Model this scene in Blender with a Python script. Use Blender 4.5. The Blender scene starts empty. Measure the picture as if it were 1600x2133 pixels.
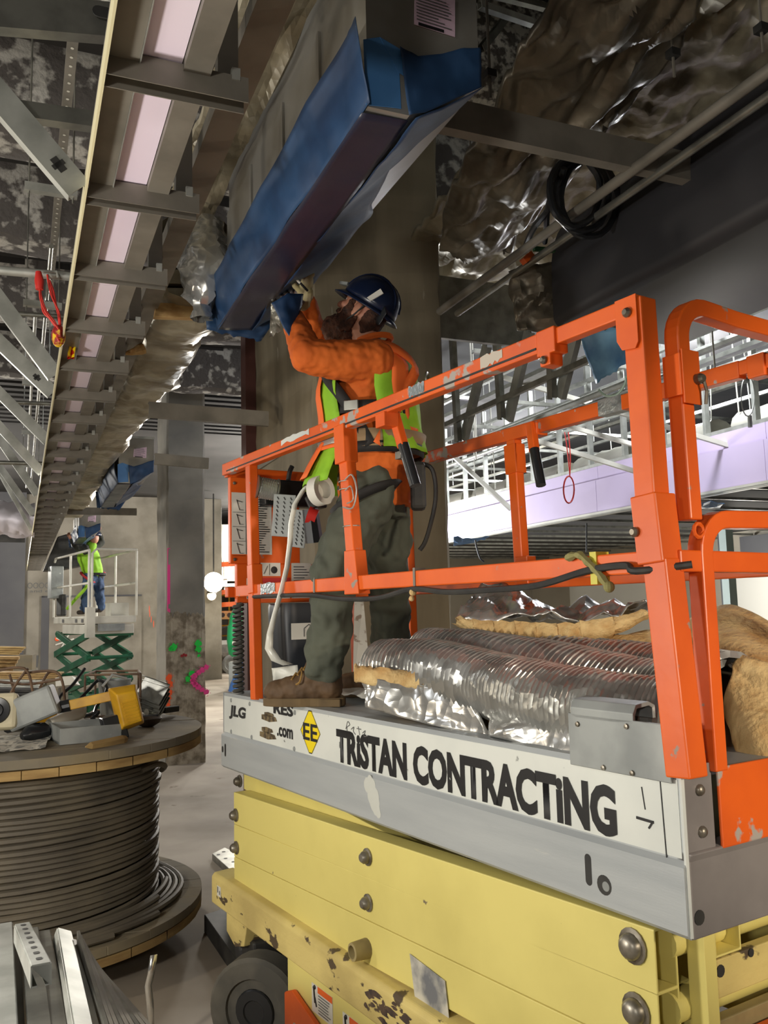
import bpy, bmesh, math, random
from math import sin, cos, pi, atan, tan, sqrt, atan2, radians
from mathutils import Vector as V, Matrix, noise
random.seed(7)
SC = bpy.context.scene; COL = SC.collection
# ------------------------------------------------------------------ camera
CZ = 1.88
PITCH = atan((1271-1066.5)/1800); ROLL = atan(.025)
FW = V((0, cos(PITCH), sin(PITCH))); U0 = V((0, -sin(PITCH), cos(PITCH))); R0 = V((1, 0, 0))
CX = R0*cos(ROLL)-U0*sin(ROLL); CY = R0*sin(ROLL)+U0*cos(ROLL); CAM = V((0, 0, CZ))
cd = bpy.data.cameras.new('camera'); cam = bpy.data.objects.new('camera', cd); COL.objects.link(cam)
cd.sensor_fit = 'VERTICAL'; cd.sensor_height = 24; cd.sensor_width = 18; cd.lens = 1800/2133*24
cd.clip_start = .05; cd.clip_end = 200
cam.matrix_world = Matrix(((CX.x, CY.x, -FW.x, 0), (CX.y, CY.y, -FW.y, 0), (CX.z, CY.z, -FW.z, CZ), (0, 0, 0, 1)))
SC.camera = cam
# ------------------------------------------------------------------ world, exposure, lamps
w = bpy.data.worlds.new('world'); SC.world = w; w.use_nodes = True
w.node_tree.nodes['Background'].inputs[0].default_value = (.95, .95, 1, 1)
w.node_tree.nodes['Background'].inputs[1].default_value = .05
SC.view_settings.view_transform = 'Standard'; SC.view_settings.look = 'None'
SC.view_settings.gamma = 1; SC.view_settings.use_curve_mapping = False
SC.view_settings.exposure = .1
def ray(px, py): return FW+CX*((px-800)/1800)-CY*((py-1066.5)/1800)
def atz(px, py, z): r = ray(px, py); return CAM+r*((z-CZ)/r.z)
def atd(px, py, d): r = ray(px, py); return CAM+r*(d/r.y)
def atpl(px, py, p, n): r = ray(px, py); return CAM+r*((p-CAM).dot(n)/r.dot(n))
_u = ray(40, 1290); UA = V((_u.x, _u.y, 0)).normalized(); VB = V((UA.y, -UA.x, 0)); ZZ = V((0, 0, 1))
def G(a, b, z): return UA*a+VB*b+ZZ*z                    # building axes
LA = V((.642, 1.961, 0)); LS = V((-.533, .846, 0)).normalized(); LT = V((LS.y, -LS.x, 0))
def L(s, t, z): return LA+LS*s+LT*t+ZZ*z                 # scissor lift axes
def lamp(kind, loc, power, col=(1, .93, .82), size=.2, aim=None, spot=None, size_y=None):
    l = bpy.data.lights.new('work_light', kind); l.energy = power; l.color = col
    o = bpy.data.objects.new('work_light', l); COL.objects.link(o); o.location = loc
    if kind == 'AREA':
        l.size = size
        if size_y: l.shape = 'RECTANGLE'; l.size_y = size_y
    else: l.shadow_soft_size = size
    if spot: l.spot_size = radians(spot); l.spot_blend = .6
    if aim is not None: o.rotation_euler = (V(aim)-V(loc)).to_track_quat('-Z', 'Y').to_euler()
    return o
WARM = (1, .86, .68); NEUT = (1, .95, .86); COOL = (.93, .96, 1)
lamp('POINT', (-2.7, -.2, 3.6), 60, NEUT, .12)                 # ceiling work lamp behind the camera, left
lamp('POINT', (-.75, -1.3, 2.25), 105, NEUT, .12)               # work lamp on a stand behind the photographer
lamp('SPOT', G(-1.5, 2.4, 2.2), 340, WARM, .12, aim=G(4.95, 1.9, 1.25), spot=42)   # hooded flood lamp behind the camera, right
lamp('POINT', G(2.2, -1.3, 1.75), 140, NEUT, .12)                # lamp added left of the soffit to brighten its board strip
lamp('POINT', G(4.6, -3.2, 2.3), 120, WARM, .12)                # lamp on a stand beyond the cable reel
lamp('SPOT', G(12.6, 4.2, 2.1), 1100, COOL, .25, aim=G(9.8, 6.05, 3.25), spot=125)                # flood lamp in front of the purple bulkhead
lamp('POINT', G(8.5, 7.8, 4.6), 700, COOL, .3)                  # lamps above the bulkhead
lamp('POINT', G(13.5, 8.5, 4.3), 500, COOL, .3)
lamp('POINT', G(9.5, 9.5, 1.9), 130, NEUT, .3)                  # lamps in the corridor below it
lamp('POINT', G(13, -2.6, 3.0), 420, NEUT, .25)                 # far left bay
lamp('POINT', G(5.5, -3.5, 4.3), 60, COOL, .2)
lamp('POINT', G(17, 5.0, 3.6), 900, NEUT, .3)                   # far centre bay
lamp('SPOT', G(8.2, .1, 3.2), 190, NEUT, .15, aim=G(8.2, .1, 0), spot=125)   # downward spot added over the aisle to brighten the floor
lamp('POINT', G(5.9, 5.4, 4.9), 260, COOL, .2)  # lamp added to whiten the ceiling on the right
lamp('POINT', G(20.5, -1.0, 3.4), 420, NEUT, .25)               # lamp added to brighten the far left wall
lamp('POINT', G(26, 7.5, 4.2), 1200, NEUT, .3)
# ------------------------------------------------------------------ mesh helpers
class MB:
    def __init__(s): s.v = []; s.f = []
    def add(s, vs, fs):
        n = len(s.v); s.v += [V(p) for p in vs]; s.f += [[i+n for i in f] for f in fs]; return s
    def box(s, c, ex, ey, ez):
        c = V(c); ex = V(ex); ey = V(ey); ez = V(ez)
        vs = [c+ex*i+ey*j+ez*k for k in (-1, 1) for j in (-1, 1) for i in (-1, 1)]
        fs = [[0, 2, 3, 1], [4, 5, 7, 6], [0, 1, 5, 4], [1, 3, 7, 5], [3, 2, 6, 7], [2, 0, 4, 6]]
        if ex.cross(ey).dot(ez) < 0: fs = [f[::-1] for f in fs]
        return s.add(vs, fs)
    def bb(s, F, a0, a1, b0, b1, z0, z1):                # box in frame F
        o = F(0, 0, 0); ex = F(1, 0, 0)-o; ey = F(0, 1, 0)-o
        return s.box(F((a0+a1)/2, (b0+b1)/2, (z0+z1)/2), ex*((a1-a0)/2), ey*((b1-b0)/2), ZZ*((z1-z0)/2))
    def frame(s, p0, p1, up):
        d = (V(p1)-V(p0)).normalized(); up = V(up)
        if abs(d.dot(up.normalized())) > .98: up = V((1, 0, 0)) if abs(d.x) < .9 else V((0, 1, 0))
        x = d.cross(up).normalized(); return d, x, x.cross(d).normalized()
    def beam(s, p0, p1, wd, h, up=(0, 0, 1)):
        d, x, y = s.frame(p0, p1, up); p0 = V(p0); p1 = V(p1)
        return s.box((p0+p1)/2, x*(wd/2), y*(h/2), (p1-p0)/2)
    def chan(s, p0, p1, wd, h, t=.003, up=(0, 0, 1), lip=0):   # C-channel: web wd wide at the bottom, flanges h tall along up
        d, x, y = s.frame(p0, p1, up); a = wd/2
        q = [(-a, 0), (a, 0), (a, h)] + ([(a-lip, h), (a-lip, h-t)] if lip else []) + [(a-t, h-(t if lip else 0)), (a-t, t), (-a+t, t), (-a+t, h-(t if lip else 0))] + ([(-a+lip, h-t), (-a+lip, h)] if lip else []) + [(-a, h)]
        return s.prism([V(p0)+x*i+y*j for i, j in q], V(p1)-V(p0))
    def prism(s, poly, vec):
        n = len(poly); vec = V(vec); poly = [V(p) for p in poly]
        nn = V((0, 0, 0))
        for i in range(n): nn += poly[i].cross(poly[(i+1) % n])
        if nn.dot(vec) > 0: poly = poly[::-1]
        vs = poly+[p+vec for p in poly]
        fs = [list(range(n)), list(range(2*n-1, n-1, -1))]+[[(i+1) % n, i, i+n, (i+1) % n+n] for i in range(n)]
        return s.add(vs, fs)
    def tube(s, pts, r, n=8, closed=False, flat=None):
        pts = [V(p) for p in pts]; m = len(pts); rs = r if isinstance(r, (list, tuple)) else [r]*m
        vs = []; ref = None
        for i in range(m):
            if closed: d = pts[(i+1) % m]-pts[i-1]
            else: d = pts[min(i+1, m-1)]-pts[max(i-1, 0)]
            d = d.normalized() if d.length > 1e-9 else V((0, 0, 1))
            if ref is None:
                ref = V((0, 0, 1)) if abs(d.z) < .9 else V((1, 0, 0))
                if flat is not None: ref = V(flat)
            x = ref-d*ref.dot(d)
            if x.length < 1e-6: x = d.orthogonal()
            x.normalize(); y = d.cross(x)
            if flat is None: ref = x
            k0 = pi/n if n == 4 else 0
            vs += [pts[i]+(x*cos(k0+2*pi*k/n)+y*sin(k0+2*pi*k/n))*rs[i] for k in range(n)]
        fs = []
        for i in range(m if closed else m-1):
            j = (i+1) % m
            fs += [[i*n+k, i*n+(k+1) % n, j*n+(k+1) % n, j*n+k] for k in range(n)]
        if not closed: fs += [list(range(n))[::-1], [(m-1)*n+k for k in range(n)]]
        return s.add(vs, fs)
    def lathe(s, prof, o, ax=(0, 0, 1), n=20, rx=1):
        ax = V(ax).normalized(); x = ax.orthogonal().normalized()
        if abs(ax.z) > .99: x = V((1, 0, 0))
        y = ax.cross(x); o = V(o); vs = []
        for r, h in prof: vs += [o+ax*h+(x*cos(2*pi*k/n)+y*sin(2*pi*k/n)*rx)*r for k in range(n)]
        m = len(prof); fs = []
        for i in range(m-1): fs += [[i*n+k, i*n+(k+1) % n, (i+1)*n+(k+1) % n, (i+1)*n+k] for k in range(n)]
        fs += [list(range(n))[::-1], [(m-1)*n+k for k in range(n)]]
        return s.add(vs, fs)
    def grid(s, rows, closed=False):
        m = len(rows); n = len(rows[0]); vs = [p for r in rows for p in r]; fs = []
        for i in range(m-1):
            for k in range(n if closed else n-1): fs.append([i*n+k, i*n+(k+1) % n, (i+1)*n+(k+1) % n, (i+1)*n+k])
        return s.add(vs, fs)
    def ball(s, c, rx, ry=None, rz=None, n=12, m=8):
        ry = ry or rx; rz = rz or rx; c = V(c)
        rows = [[c+V((rx*sin(pi*i/m)*cos(2*pi*k/n), ry*sin(pi*i/m)*sin(2*pi*k/n), -rz*cos(pi*i/m))) for k in range(n)] for i in range(m+1)]
        return s.grid(rows, True)
    def center(s):
        xs = [p.x for p in s.v]; ys = [p.y for p in s.v]; zs = [p.z for p in s.v]
        return V(((min(xs)+max(xs))/2, (min(ys)+max(ys))/2, min(zs)))
    def build(s, name, mt, parent=None, smooth=False, bev=0, thick=0, stuff=False):
        o0 = wloc(parent) if parent else s.center()
        me = bpy.data.meshes.new(name); me.from_pydata([tuple(p-o0) for p in s.v], [], s.f); me.update()
        bm = bmesh.new(); bm.from_mesh(me); bmesh.ops.remove_doubles(bm, verts=bm.verts, dist=1e-6)
        bm.to_mesh(me); bm.free()
        if smooth:
            me.polygons.foreach_set('use_smooth', [True]*len(me.polygons)); me.set_sharp_from_angle(angle=radians(40 if smooth is True else smooth))
        if mt: me.materials.append(mt)
        o = bpy.data.objects.new(name, me); COL.objects.link(o)
        if parent: o.parent = parent
        else: o.location = o0
        if thick: md = o.modifiers.new('t', 'SOLIDIFY'); md.thickness = thick; md.offset = 0
        if bev: md = o.modifiers.new('b', 'BEVEL'); md.width = bev; md.segments = 2; md.limit_method = 'ANGLE'
        if stuff: o['kind'] = 'stuff'
        return o
def wloc(o):
    l = V((0, 0, 0))
    while o: l += o.location; o = o.parent
    return l
def tag(o, label=None, cat=None, group=None, kind=None):
    if label: o['label'] = label
    if cat: o['category'] = cat
    if group: o['group'] = group
    if kind: o['kind'] = kind
    return o
def thing(name, label, cat, loc, group=None):
    o = bpy.data.objects.new(name, None); COL.objects.link(o); o.location = V(loc); o.empty_display_size = .1
    return tag(o, label, cat, group)
def struct(o): o['kind'] = 'structure'; return o
def kids(o): return [c for c in o.children]
def copy_tree(o, parent=None):
    c = o.copy(); COL.objects.link(c); c.parent = parent
    for ch in list(o.children): copy_tree(ch, c)
    return c
def nz(p, sc=1, oct=3, seed=0): return noise.fractal(V(p)*sc+V((seed*7.3, seed*3.1, seed)), 1, 2, oct)
def arc(c, ex, ey, r, a0, a1, n=8): return [V(c)+(V(ex)*cos(a0+(a1-a0)*i/n)+V(ey)*sin(a0+(a1-a0)*i/n))*r for i in range(n+1)]
def spline(pts, n=6):
    pts = [V(p) for p in pts]; out = []
    for i in range(len(pts)-1):
        p0 = pts[max(i-1, 0)]; p1 = pts[i]; p2 = pts[i+1]; p3 = pts[min(i+2, len(pts)-1)]
        for k in range(n):
            t = k/n; out.append(.5*((2*p1)+(p2-p0)*t+(2*p0-5*p1+4*p2-p3)*t*t+(3*p1-p0-3*p2+p3)*t**3))
    return out+[pts[-1]]
# ------------------------------------------------------------------ materials
def mat(name, col, rough=.6, metal=0, col2=None, sc=3, lo=.4, hi=.65, bump=0, bsc=40, wear=None, wsc=8, wlo=.62, wr=None, alpha=1, emit=0, stretch=None, spec=.5, trans=0, kind='noise', det=6):
    m = bpy.data.materials.new(name); m.use_nodes = True; nt = m.node_tree; N = nt.nodes; K = nt.links
    b = N['Principled BSDF']; b.inputs['Roughness'].default_value = rough; b.inputs['Metallic'].default_value = metal
    b.inputs['Base Color'].default_value = (*col, 1); b.inputs['Specular IOR Level'].default_value = spec
    b.inputs['Alpha'].default_value = alpha; b.inputs['Transmission Weight'].default_value = trans
    if emit: b.inputs['Emission Color'].default_value = (*col, 1); b.inputs['Emission Strength'].default_value = emit
    tc = N.new('ShaderNodeTexCoord'); co = tc.outputs['Object']
    if stretch:
        mp = N.new('ShaderNodeMapping'); mp.inputs['Scale'].default_value = stretch[:3]
        if len(stretch) > 3: mp.inputs['Rotation'].default_value = (0, 0, stretch[3])
        K.new(co, mp.inputs[0]); co = mp.outputs[0]
    def nzn(s, d=det):
        if kind == 'voronoi' and s == bsc:
            n = N.new('ShaderNodeTexVoronoi'); n.inputs['Scale'].default_value = s; K.new(co, n.inputs['Vector']); return n.outputs['Distance']
        n = N.new('ShaderNodeTexNoise'); n.inputs['Scale'].default_value = s; n.inputs['Detail'].default_value = d; K.new(co, n.inputs['Vector']); return n.outputs['Fac']
    def ramp(src, l, h):
        r = N.new('ShaderNodeMapRange'); r.inputs['From Min'].default_value = l; r.inputs['From Max'].default_value = h; K.new(src, r.inputs['Value']); return r.outputs[0]
    out = None
    def mix(f, a, c):
        x = N.new('ShaderNodeMix'); x.data_type = 'RGBA'; K.new(f, x.inputs[0])
        if a is None: x.inputs[6].default_value = (*col, 1)
        else: K.new(a, x.inputs[6])
        x.inputs[7].default_value = (*c, 1); return x.outputs[2]
    if col2: out = mix(ramp(nzn(sc), lo, hi), out, col2)
    if wear:
        f = ramp(nzn(wsc, 8), wlo, wlo+.03); out = mix(f, out, wear)
        if wr is not None:
            rr = N.new('ShaderNodeMapRange'); rr.inputs['To Min'].default_value = rough; rr.inputs['To Max'].default_value = wr; K.new(f, rr.inputs['Value']); K.new(rr.outputs[0], b.inputs['Roughness'])
    if out: K.new(out, b.inputs['Base Color'])
    if bump:
        bp = N.new('ShaderNodeBump'); bp.inputs['Strength'].default_value = bump; bp.inputs['Distance'].default_value = .01
        K.new(nzn(bsc), bp.inputs['Height']); K.new(bp.outputs[0], b.inputs['Normal'])
    return m
def srgb(r, g, b): return tuple((c/255/12.92 if c/255 <= .04045 else ((c/255+.055)/1.055)**2.4) for c in (r, g, b))
M = {}
M['orange'] = mat('orange_paint', srgb(232, 100, 26), .4, 0, srgb(214, 86, 24), 4, .4, .7, wear=srgb(150, 138, 125), wsc=16, wlo=.69, bump=.05, bsc=30)
M['orange_worn'] = mat('orange_paint_worn', srgb(232, 100, 26), .4, 0, srgb(210, 86, 28), 4, .4, .7, wear=srgb(172, 164, 155), wsc=11, wlo=.6, bump=.06, bsc=30)
M['cream'] = mat('cream_yellow_paint', srgb(224, 210, 124), .5, 0, srgb(208, 194, 112), 2.2, .45, .75, wear=srgb(120, 108, 84), wsc=22, wlo=.735, bump=.03, bsc=20)
M['cream_worn'] = mat('cream_paint_scuffed', srgb(218, 198, 124), .6, 0, srgb(188, 168, 104), 3, .4, .65, wear=srgb(84, 70, 52), wsc=9, wlo=.61, bump=.2, bsc=25, stretch=(1, 1, 1.8))
M['cream_dark'] = mat('cream_arm_edge', srgb(170, 154, 106), .6, 0, srgb(120, 106, 72), 5, .4, .7)
M['alu'] = mat('aluminium_extrusion', srgb(188, 193, 194), .45, .3, srgb(158, 164, 168), 1.6, .4, .7, wear=srgb(205, 205, 198), wsc=5, wlo=.68, stretch=(.5, .5, 5), bump=.03, bsc=60)
M['alu_light'] = mat('aluminium_band_pale', srgb(222, 225, 218), .5, .1, srgb(196, 200, 196), 1.8, .4, .7, wear=srgb(120, 122, 118), wsc=14, wlo=.7)
M['alu_end'] = mat('aluminium_end_dull', srgb(158, 152, 150), .42, .4, srgb(130, 125, 124), 3, .4, .7, bump=.05, bsc=50)
M['zinc'] = mat('zinc_bracket', srgb(156, 160, 158), .48, .25, srgb(132, 136, 135), 6, .4, .65, wear=srgb(196, 198, 194), wsc=9, wlo=.7)
M['bolt'] = mat('bolt_steel', srgb(150, 145, 134), .4, .7, srgb(108, 100, 86), 20)
M['galv'] = mat('galvanised_steel', srgb(160, 160, 152), .38, .8, srgb(128, 128, 122), 9, .4, .65)
M['galv_light'] = mat('galvanised_steel_pale', srgb(188, 190, 184), .45, .55, srgb(160, 162, 156), 8, .4, .65)
M['galv_dark'] = mat('galvanised_steel_dull', srgb(134, 129, 119), .5, .25, srgb(114, 110, 101), 6, .4, .65)
M['black'] = mat('black_rubber', srgb(38, 38, 38), .6, 0, srgb(54, 53, 50), 12)
M['blackgloss'] = mat('black_plastic', srgb(30, 32, 35), .32)
M['white'] = mat('white_decal', srgb(216, 214, 204), .5)
M['ink'] = mat('black_lettering', srgb(20, 20, 22), .5, wear=srgb(150, 152, 148), wsc=26, wlo=.72)
M['inkclean'] = mat('black_print', srgb(28, 28, 30), .5)
M['ink_grey'] = mat('grey_print', srgb(96, 96, 96), .6)
M['red'] = mat('red_plastic', srgb(200, 44, 38), .45)
M['yellow'] = mat('yellow_decal', srgb(238, 212, 20), .45)
M['tape'] = mat('silver_tape', srgb(178, 186, 188), .3, .6, srgb(140, 150, 152), 30, bump=.3, bsc=60)
M['concrete'] = mat('column_concrete', srgb(146, 136, 114), .85, 0, srgb(116, 107, 88), 2.2, .35, .7, bump=.12, bsc=12, stretch=(2.2, 2.2, .35), wear=srgb(168, 160, 142), wsc=9, wlo=.7)
M['concrete_light'] = mat('raw_concrete', srgb(156, 150, 138), .88, 0, srgb(126, 121, 110), 1.5, .38, .65, bump=.2, bsc=14)
M['concrete_rough'] = mat('chipped_concrete', srgb(166, 156, 138), .92, 0, srgb(116, 106, 90), 9, .42, .62, bump=.7, bsc=30)
M['floor'] = mat('floor_concrete', srgb(168, 158, 144), .8, 0, srgb(132, 122, 108), .9, .4, .68, wear=srgb(110, 98, 82), wsc=2.2, wlo=.66, bump=.05, bsc=6)
M['wood'] = mat('reel_wood', srgb(176, 148, 96), .8, 0, srgb(136, 108, 66), 3, .4, .65, bump=.15, bsc=30, stretch=(1, 1, 6))
M['wood_dirty'] = mat('reel_wood_dirty', srgb(120, 113, 98), .85, 0, srgb(142, 128, 98), 2, .45, .7, bump=.1, bsc=20)
M['lumber'] = mat('lumber', srgb(196, 164, 112), .75, 0, srgb(160, 124, 76), 6, .4, .65, stretch=(1, 6, 6))
M['cable'] = mat('cable_jacket', srgb(92, 86, 76), .62, 0, srgb(116, 108, 92), 2.5, .4, .65, bump=.08, bsc=60)
M['foil'] = mat('foil_facing', srgb(214, 214, 210), .24, .72, srgb(182, 182, 178), 6, .4, .6, bump=.45, bsc=22, kind='voronoi')
M['foil_dark'] = mat('foil_black_facing', srgb(134, 126, 110), .42, .45, srgb(96, 90, 78), 4, .4, .6, bump=.35, bsc=22, kind='voronoi')
M['foil_tan'] = mat('foil_tan_facing', srgb(178, 170, 148), .42, .35, srgb(140, 130, 108), 5, .4, .6, bump=.5, bsc=18, kind='voronoi')
M['fibre'] = mat('glass_fibre', srgb(214, 186, 132), .95, 0, srgb(184, 146, 92), 14, .4, .65, bump=.8, bsc=60)
M['bluefilm'] = mat('blue_plastic_film', srgb(38, 70, 108), .5, 0, srgb(26, 52, 86), 5, .4, .65, bump=.15, bsc=14)
M['bluefilm_light'] = mat('blue_plastic_flat', srgb(74, 124, 178), .4, 0, srgb(64, 112, 166), 6)
M['duct'] = mat('duct_sheet', srgb(166, 165, 160), .34, .5, srgb(138, 133, 122), 2.5, .4, .65)
M['duct_black'] = mat('black_film_duct', srgb(50, 50, 54), .5, .0, srgb(40, 40, 44), 2, .4, .65, bump=.05, bsc=5)
M['purple'] = mat('purple_gypsum_board', srgb(210, 194, 226), .7, 0, srgb(202, 186, 220), 1.2)
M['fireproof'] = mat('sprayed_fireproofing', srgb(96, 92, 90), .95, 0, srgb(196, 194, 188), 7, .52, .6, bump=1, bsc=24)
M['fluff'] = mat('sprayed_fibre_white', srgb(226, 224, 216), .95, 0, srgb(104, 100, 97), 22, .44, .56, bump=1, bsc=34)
M['darkceil'] = mat('dark_ceiling', srgb(52, 50, 49), .9, 0, srgb(40, 39, 38), 1.2)
M['whitepaint'] = mat('white_paint', srgb(214, 212, 200), .5, 0, srgb(190, 188, 176), 3)
M['greenpaint'] = mat('green_paint', srgb(24, 98, 66), .45, 0, srgb(18, 78, 54), 4)
M['cmu'] = mat('cmu_block', srgb(186, 180, 184), .9, 0, srgb(164, 158, 162), 6, bump=.2, bsc=40)
M['tanwall'] = mat('tan_board_wall', srgb(172, 164, 148), .85, 0, srgb(160, 152, 136), .8)
M['greywall'] = mat('grey_wall', srgb(98, 98, 100), .85, 0, srgb(88, 88, 92), 1)
# ------------------------------------------------------------------ flat lettering helper
def textmesh(parent, name, s, P, ex, ey, wd, ht, mt, bold=.02, depth=.0012):
    cu = bpy.data.curves.new('txt', 'FONT'); cu.body = s; cu.offset = bold; cu.resolution_u = 3
    ob = bpy.data.objects.new('txt', cu); COL.objects.link(ob); bpy.context.view_layer.update()
    me = bpy.data.meshes.new_from_object(ob.evaluated_get(bpy.context.evaluated_depsgraph_get()))
    bpy.data.objects.remove(ob); bpy.data.curves.remove(cu); me.name = name
    xs = [v.co.x for v in me.vertices]; ys = [v.co.y for v in me.vertices]
    x0, x1, y0, y1 = min(xs), max(xs), min(ys), max(ys); o0 = wloc(parent); P = V(P); ex = V(ex); ey = V(ey)
    up = ex.cross(ey).normalized()*depth
    for v in me.vertices:
        v.co = P+ex*((v.co.x-x0)/(x1-x0)*wd)+ey*((v.co.y-y0)/(y1-y0)*ht)+up-o0
    me.materials.clear(); me.materials.append(mt); me.update()
    o = bpy.data.objects.new(name, me); COL.objects.link(o); o.parent = parent; return o
def printlines(rnd, o, ex, ey, wd, ht, n, th=.35, ind=.0):
    m = MB(); ex = V(ex); ey = V(ey); up = ex.cross(ey).normalized()*.0012
    for i in range(n):
        y = ht*(1-(i+.5)/n); ln = wd*rnd.uniform(.6, 1)
        c = V(o)+ey*y+up; h = ht/n*th
        m.add([c+ex*ind, c+ex*ln, c+ex*ln+ey*h, c+ex*ind+ey*h], [[0, 1, 2, 3]])
    return m
# ------------------------------------------------------------------ room shell
m = MB(); N1 = 40
m.add([(-40, -8, 0), (40, -8, 0), (40, 50, 0), (-40, 50, 0)], [[0, 1, 2, 3]])
struct(m.build('floor', M['floor']))
m = MB(); m.bb(G, -6, 43, -16, 30, 5.3, 5.4); struct(m.build('ceiling', M['darkceil']))
m = MB(); m.bb(G, 42, 42.2, -16, 30, 0, 5.3); struct(m.build('wall_back', M['tanwall']))
# ------------------------------------------------------------------ columns
def chips(fn, z0, z1, n, rnd): return [fn(z0+(z1-z0)*i/n, rnd.uniform(-.008, .008)) for i in range(n+1)]
def column(name, a, b0, b1, da, z1, label, mt, seed):
    rnd = random.Random(seed); rows = []
    n = 40
    for i in range(n+1):
        z = z1*i/n; j = lambda: rnd.uniform(-.006, .006)
        c = .025
        rows.append([G(a+j(), b0+c+j(), z), G(a+j(), b1-c+j(), z), G(a+c, b1+j(), z), G(a+da-c, b1+j(), z), G(a+da, b1-c, z), G(a+da, b0+c, z), G(a+da-c, b0+j(), z), G(a+c, b0+j(), z)])
    m = MB(); m.grid(rows, True)
    root = thing(name, label, 'column', G(a+da/2, (b0+b1)/2, 0))
    m.build('shaft', mt, root); return root
colN = column('concrete_column', 4.95, 1.64, 2.55, 1.55, 5.3, 'huge dark raw concrete column right behind the orange scissor lift and its worker', M['concrete'], 3)
m = MB(); m.bb(G, 6.35, 6.5, 1.56, 1.64, 0, 5.3); m.build('edge_angle', mat('red_primer', srgb(82, 46, 40), .6), colN)
m = MB(); m.bb(G, 5.35, 6.3, 1.628, 1.642, 2.95, 3.0); m.build('form_joint', M['concrete_light'], colN)
colF = column('concrete_column', 11.4, 1.74, 2.24, .85, 5.3, 'farther square concrete column marked with neon spray paint beyond the cable reel', mat('column_grey', srgb(150, 146, 136), .88, 0, srgb(116, 114, 108), 1.1, .4, .62, bump=.15, bsc=16), 5)
rnd = random.Random(9)
# chipped lower half, proud of the face
rows = []
for i in range(19):
    t = i/18; z = 1.9*t
    rows.append([G(11.4-.004-.022*max(0, min(1, (1.75+.18*nz((k*.3, 0, 2), .9)-z)*4))*(.6+.4*nz((k*.17, z*4, 0), 1.5)), 1.74+.5*k/24+(.01*nz((k*.3, z*5, 3)) if k in (0, 24) else 0), z+t*(.16*nz((k*.2, 1, 5), 1)+.05*nz((k*.9, 4, 2), 1))) for k in range(25)])
m = MB(); m.grid(rows); m.build('chipped_concrete_face', M['concrete_rough'], colF)
def paintblob(parent, name, pts, r, mt, da=-.034):
    m = MB()
    for px, py, rr in pts:
        c = atpl(px, py, G(11.4+da, 2, 0), UA); n = 11
        vs = [c]+[c+(VB*cos(2*pi*k/n)+ZZ*sin(2*pi*k/n))*rr*rnd.uniform(.75, 1.2) for k in range(n)]
        m.add(vs, [[0, 1+k, 1+(k+1) % n] for k in range(n)])
        for q in range(14):
            a_ = rnd.uniform(0, 2*pi); d_ = rr*rnd.uniform(.9, 1.55); s_ = rr*rnd.uniform(.06, .16); c2 = c+(VB*cos(a_)+ZZ*sin(a_))*d_
            m.add([c2+(VB*cos(2*pi*k/5)+ZZ*sin(2*pi*k/5))*s_ for k in range(5)], [list(range(5))])
    o = m.build(name, mt, parent); o['label'] = r; return o
NEON = {k: mat('spray_'+k, c, .7) for k, c in dict(pink=srgb(240, 70, 150), orange=srgb(250, 92, 34), green=srgb(30, 205, 70), red=srgb(150, 30, 36)).items()}
paintblob(colF, 'spray_mark', [(362, 1348, .05), (356, 1352, .03)], 'green spray dot', NEON['green'])
paintblob(colF, 'spray_mark', [(413, 1340, .045), (414, 1352, .04), (414, 1366, .02)], 'green spray dot dripping', NEON['green'], -.036)
paintblob(colF, 'spray_mark', [(400, 1405, .05), (392, 1415, .04)], 'green spray smear beside the pink arc', NEON['green'], -.030)
paintblob(colF, 'spray_mark', [(352, 1412, .04), (354, 1425, .045), (345, 1432, .04), (350, 1442, .05), (350, 1455, .04), (350, 1468, .03), (351, 1475, .02)], 'orange spray stripe', NEON['orange'], -.038)
paintblob(colF, 'spray_mark', [(430-28*sin(pi*k/10), 1390+ (k/10)*52, .035) for k in range(11)], 'pink spray arc', NEON['pink'], -.040)
paintblob(colF, 'spray_mark', [(379, 1366, .018), (383, 1364, .018), (387, 1365, .018)], 'small red spray mark', NEON['red'], -.037)
m = MB(); m.bb(G, 11.397, 11.41, 1.755, 1.79, 1.3, 2.75); m.build('pink_edge_stripe', NEON['pink'], colF)
def sideblob(pts, mt, lab):
    m = MB()
    for px, py, rr in pts:
        c = atpl(px, py, G(11.6, 1.737, 0), VB); n = 10
        vs = [c]+[c+(UA*cos(2*pi*k/n)+ZZ*sin(2*pi*k/n))*rr*rnd.uniform(.8, 1.2) for k in range(n)]
        m.add(vs, [[0, 1+(k+1) % n, 1+k] for k in range(n)])
    o = m.build('spray_mark', mt, colF); o['label'] = lab
sideblob([(311, 1268, .05), (312, 1278, .05), (315, 1290, .05), (320, 1300, .05)], NEON['orange'], 'orange spray hook on the side face')
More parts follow.
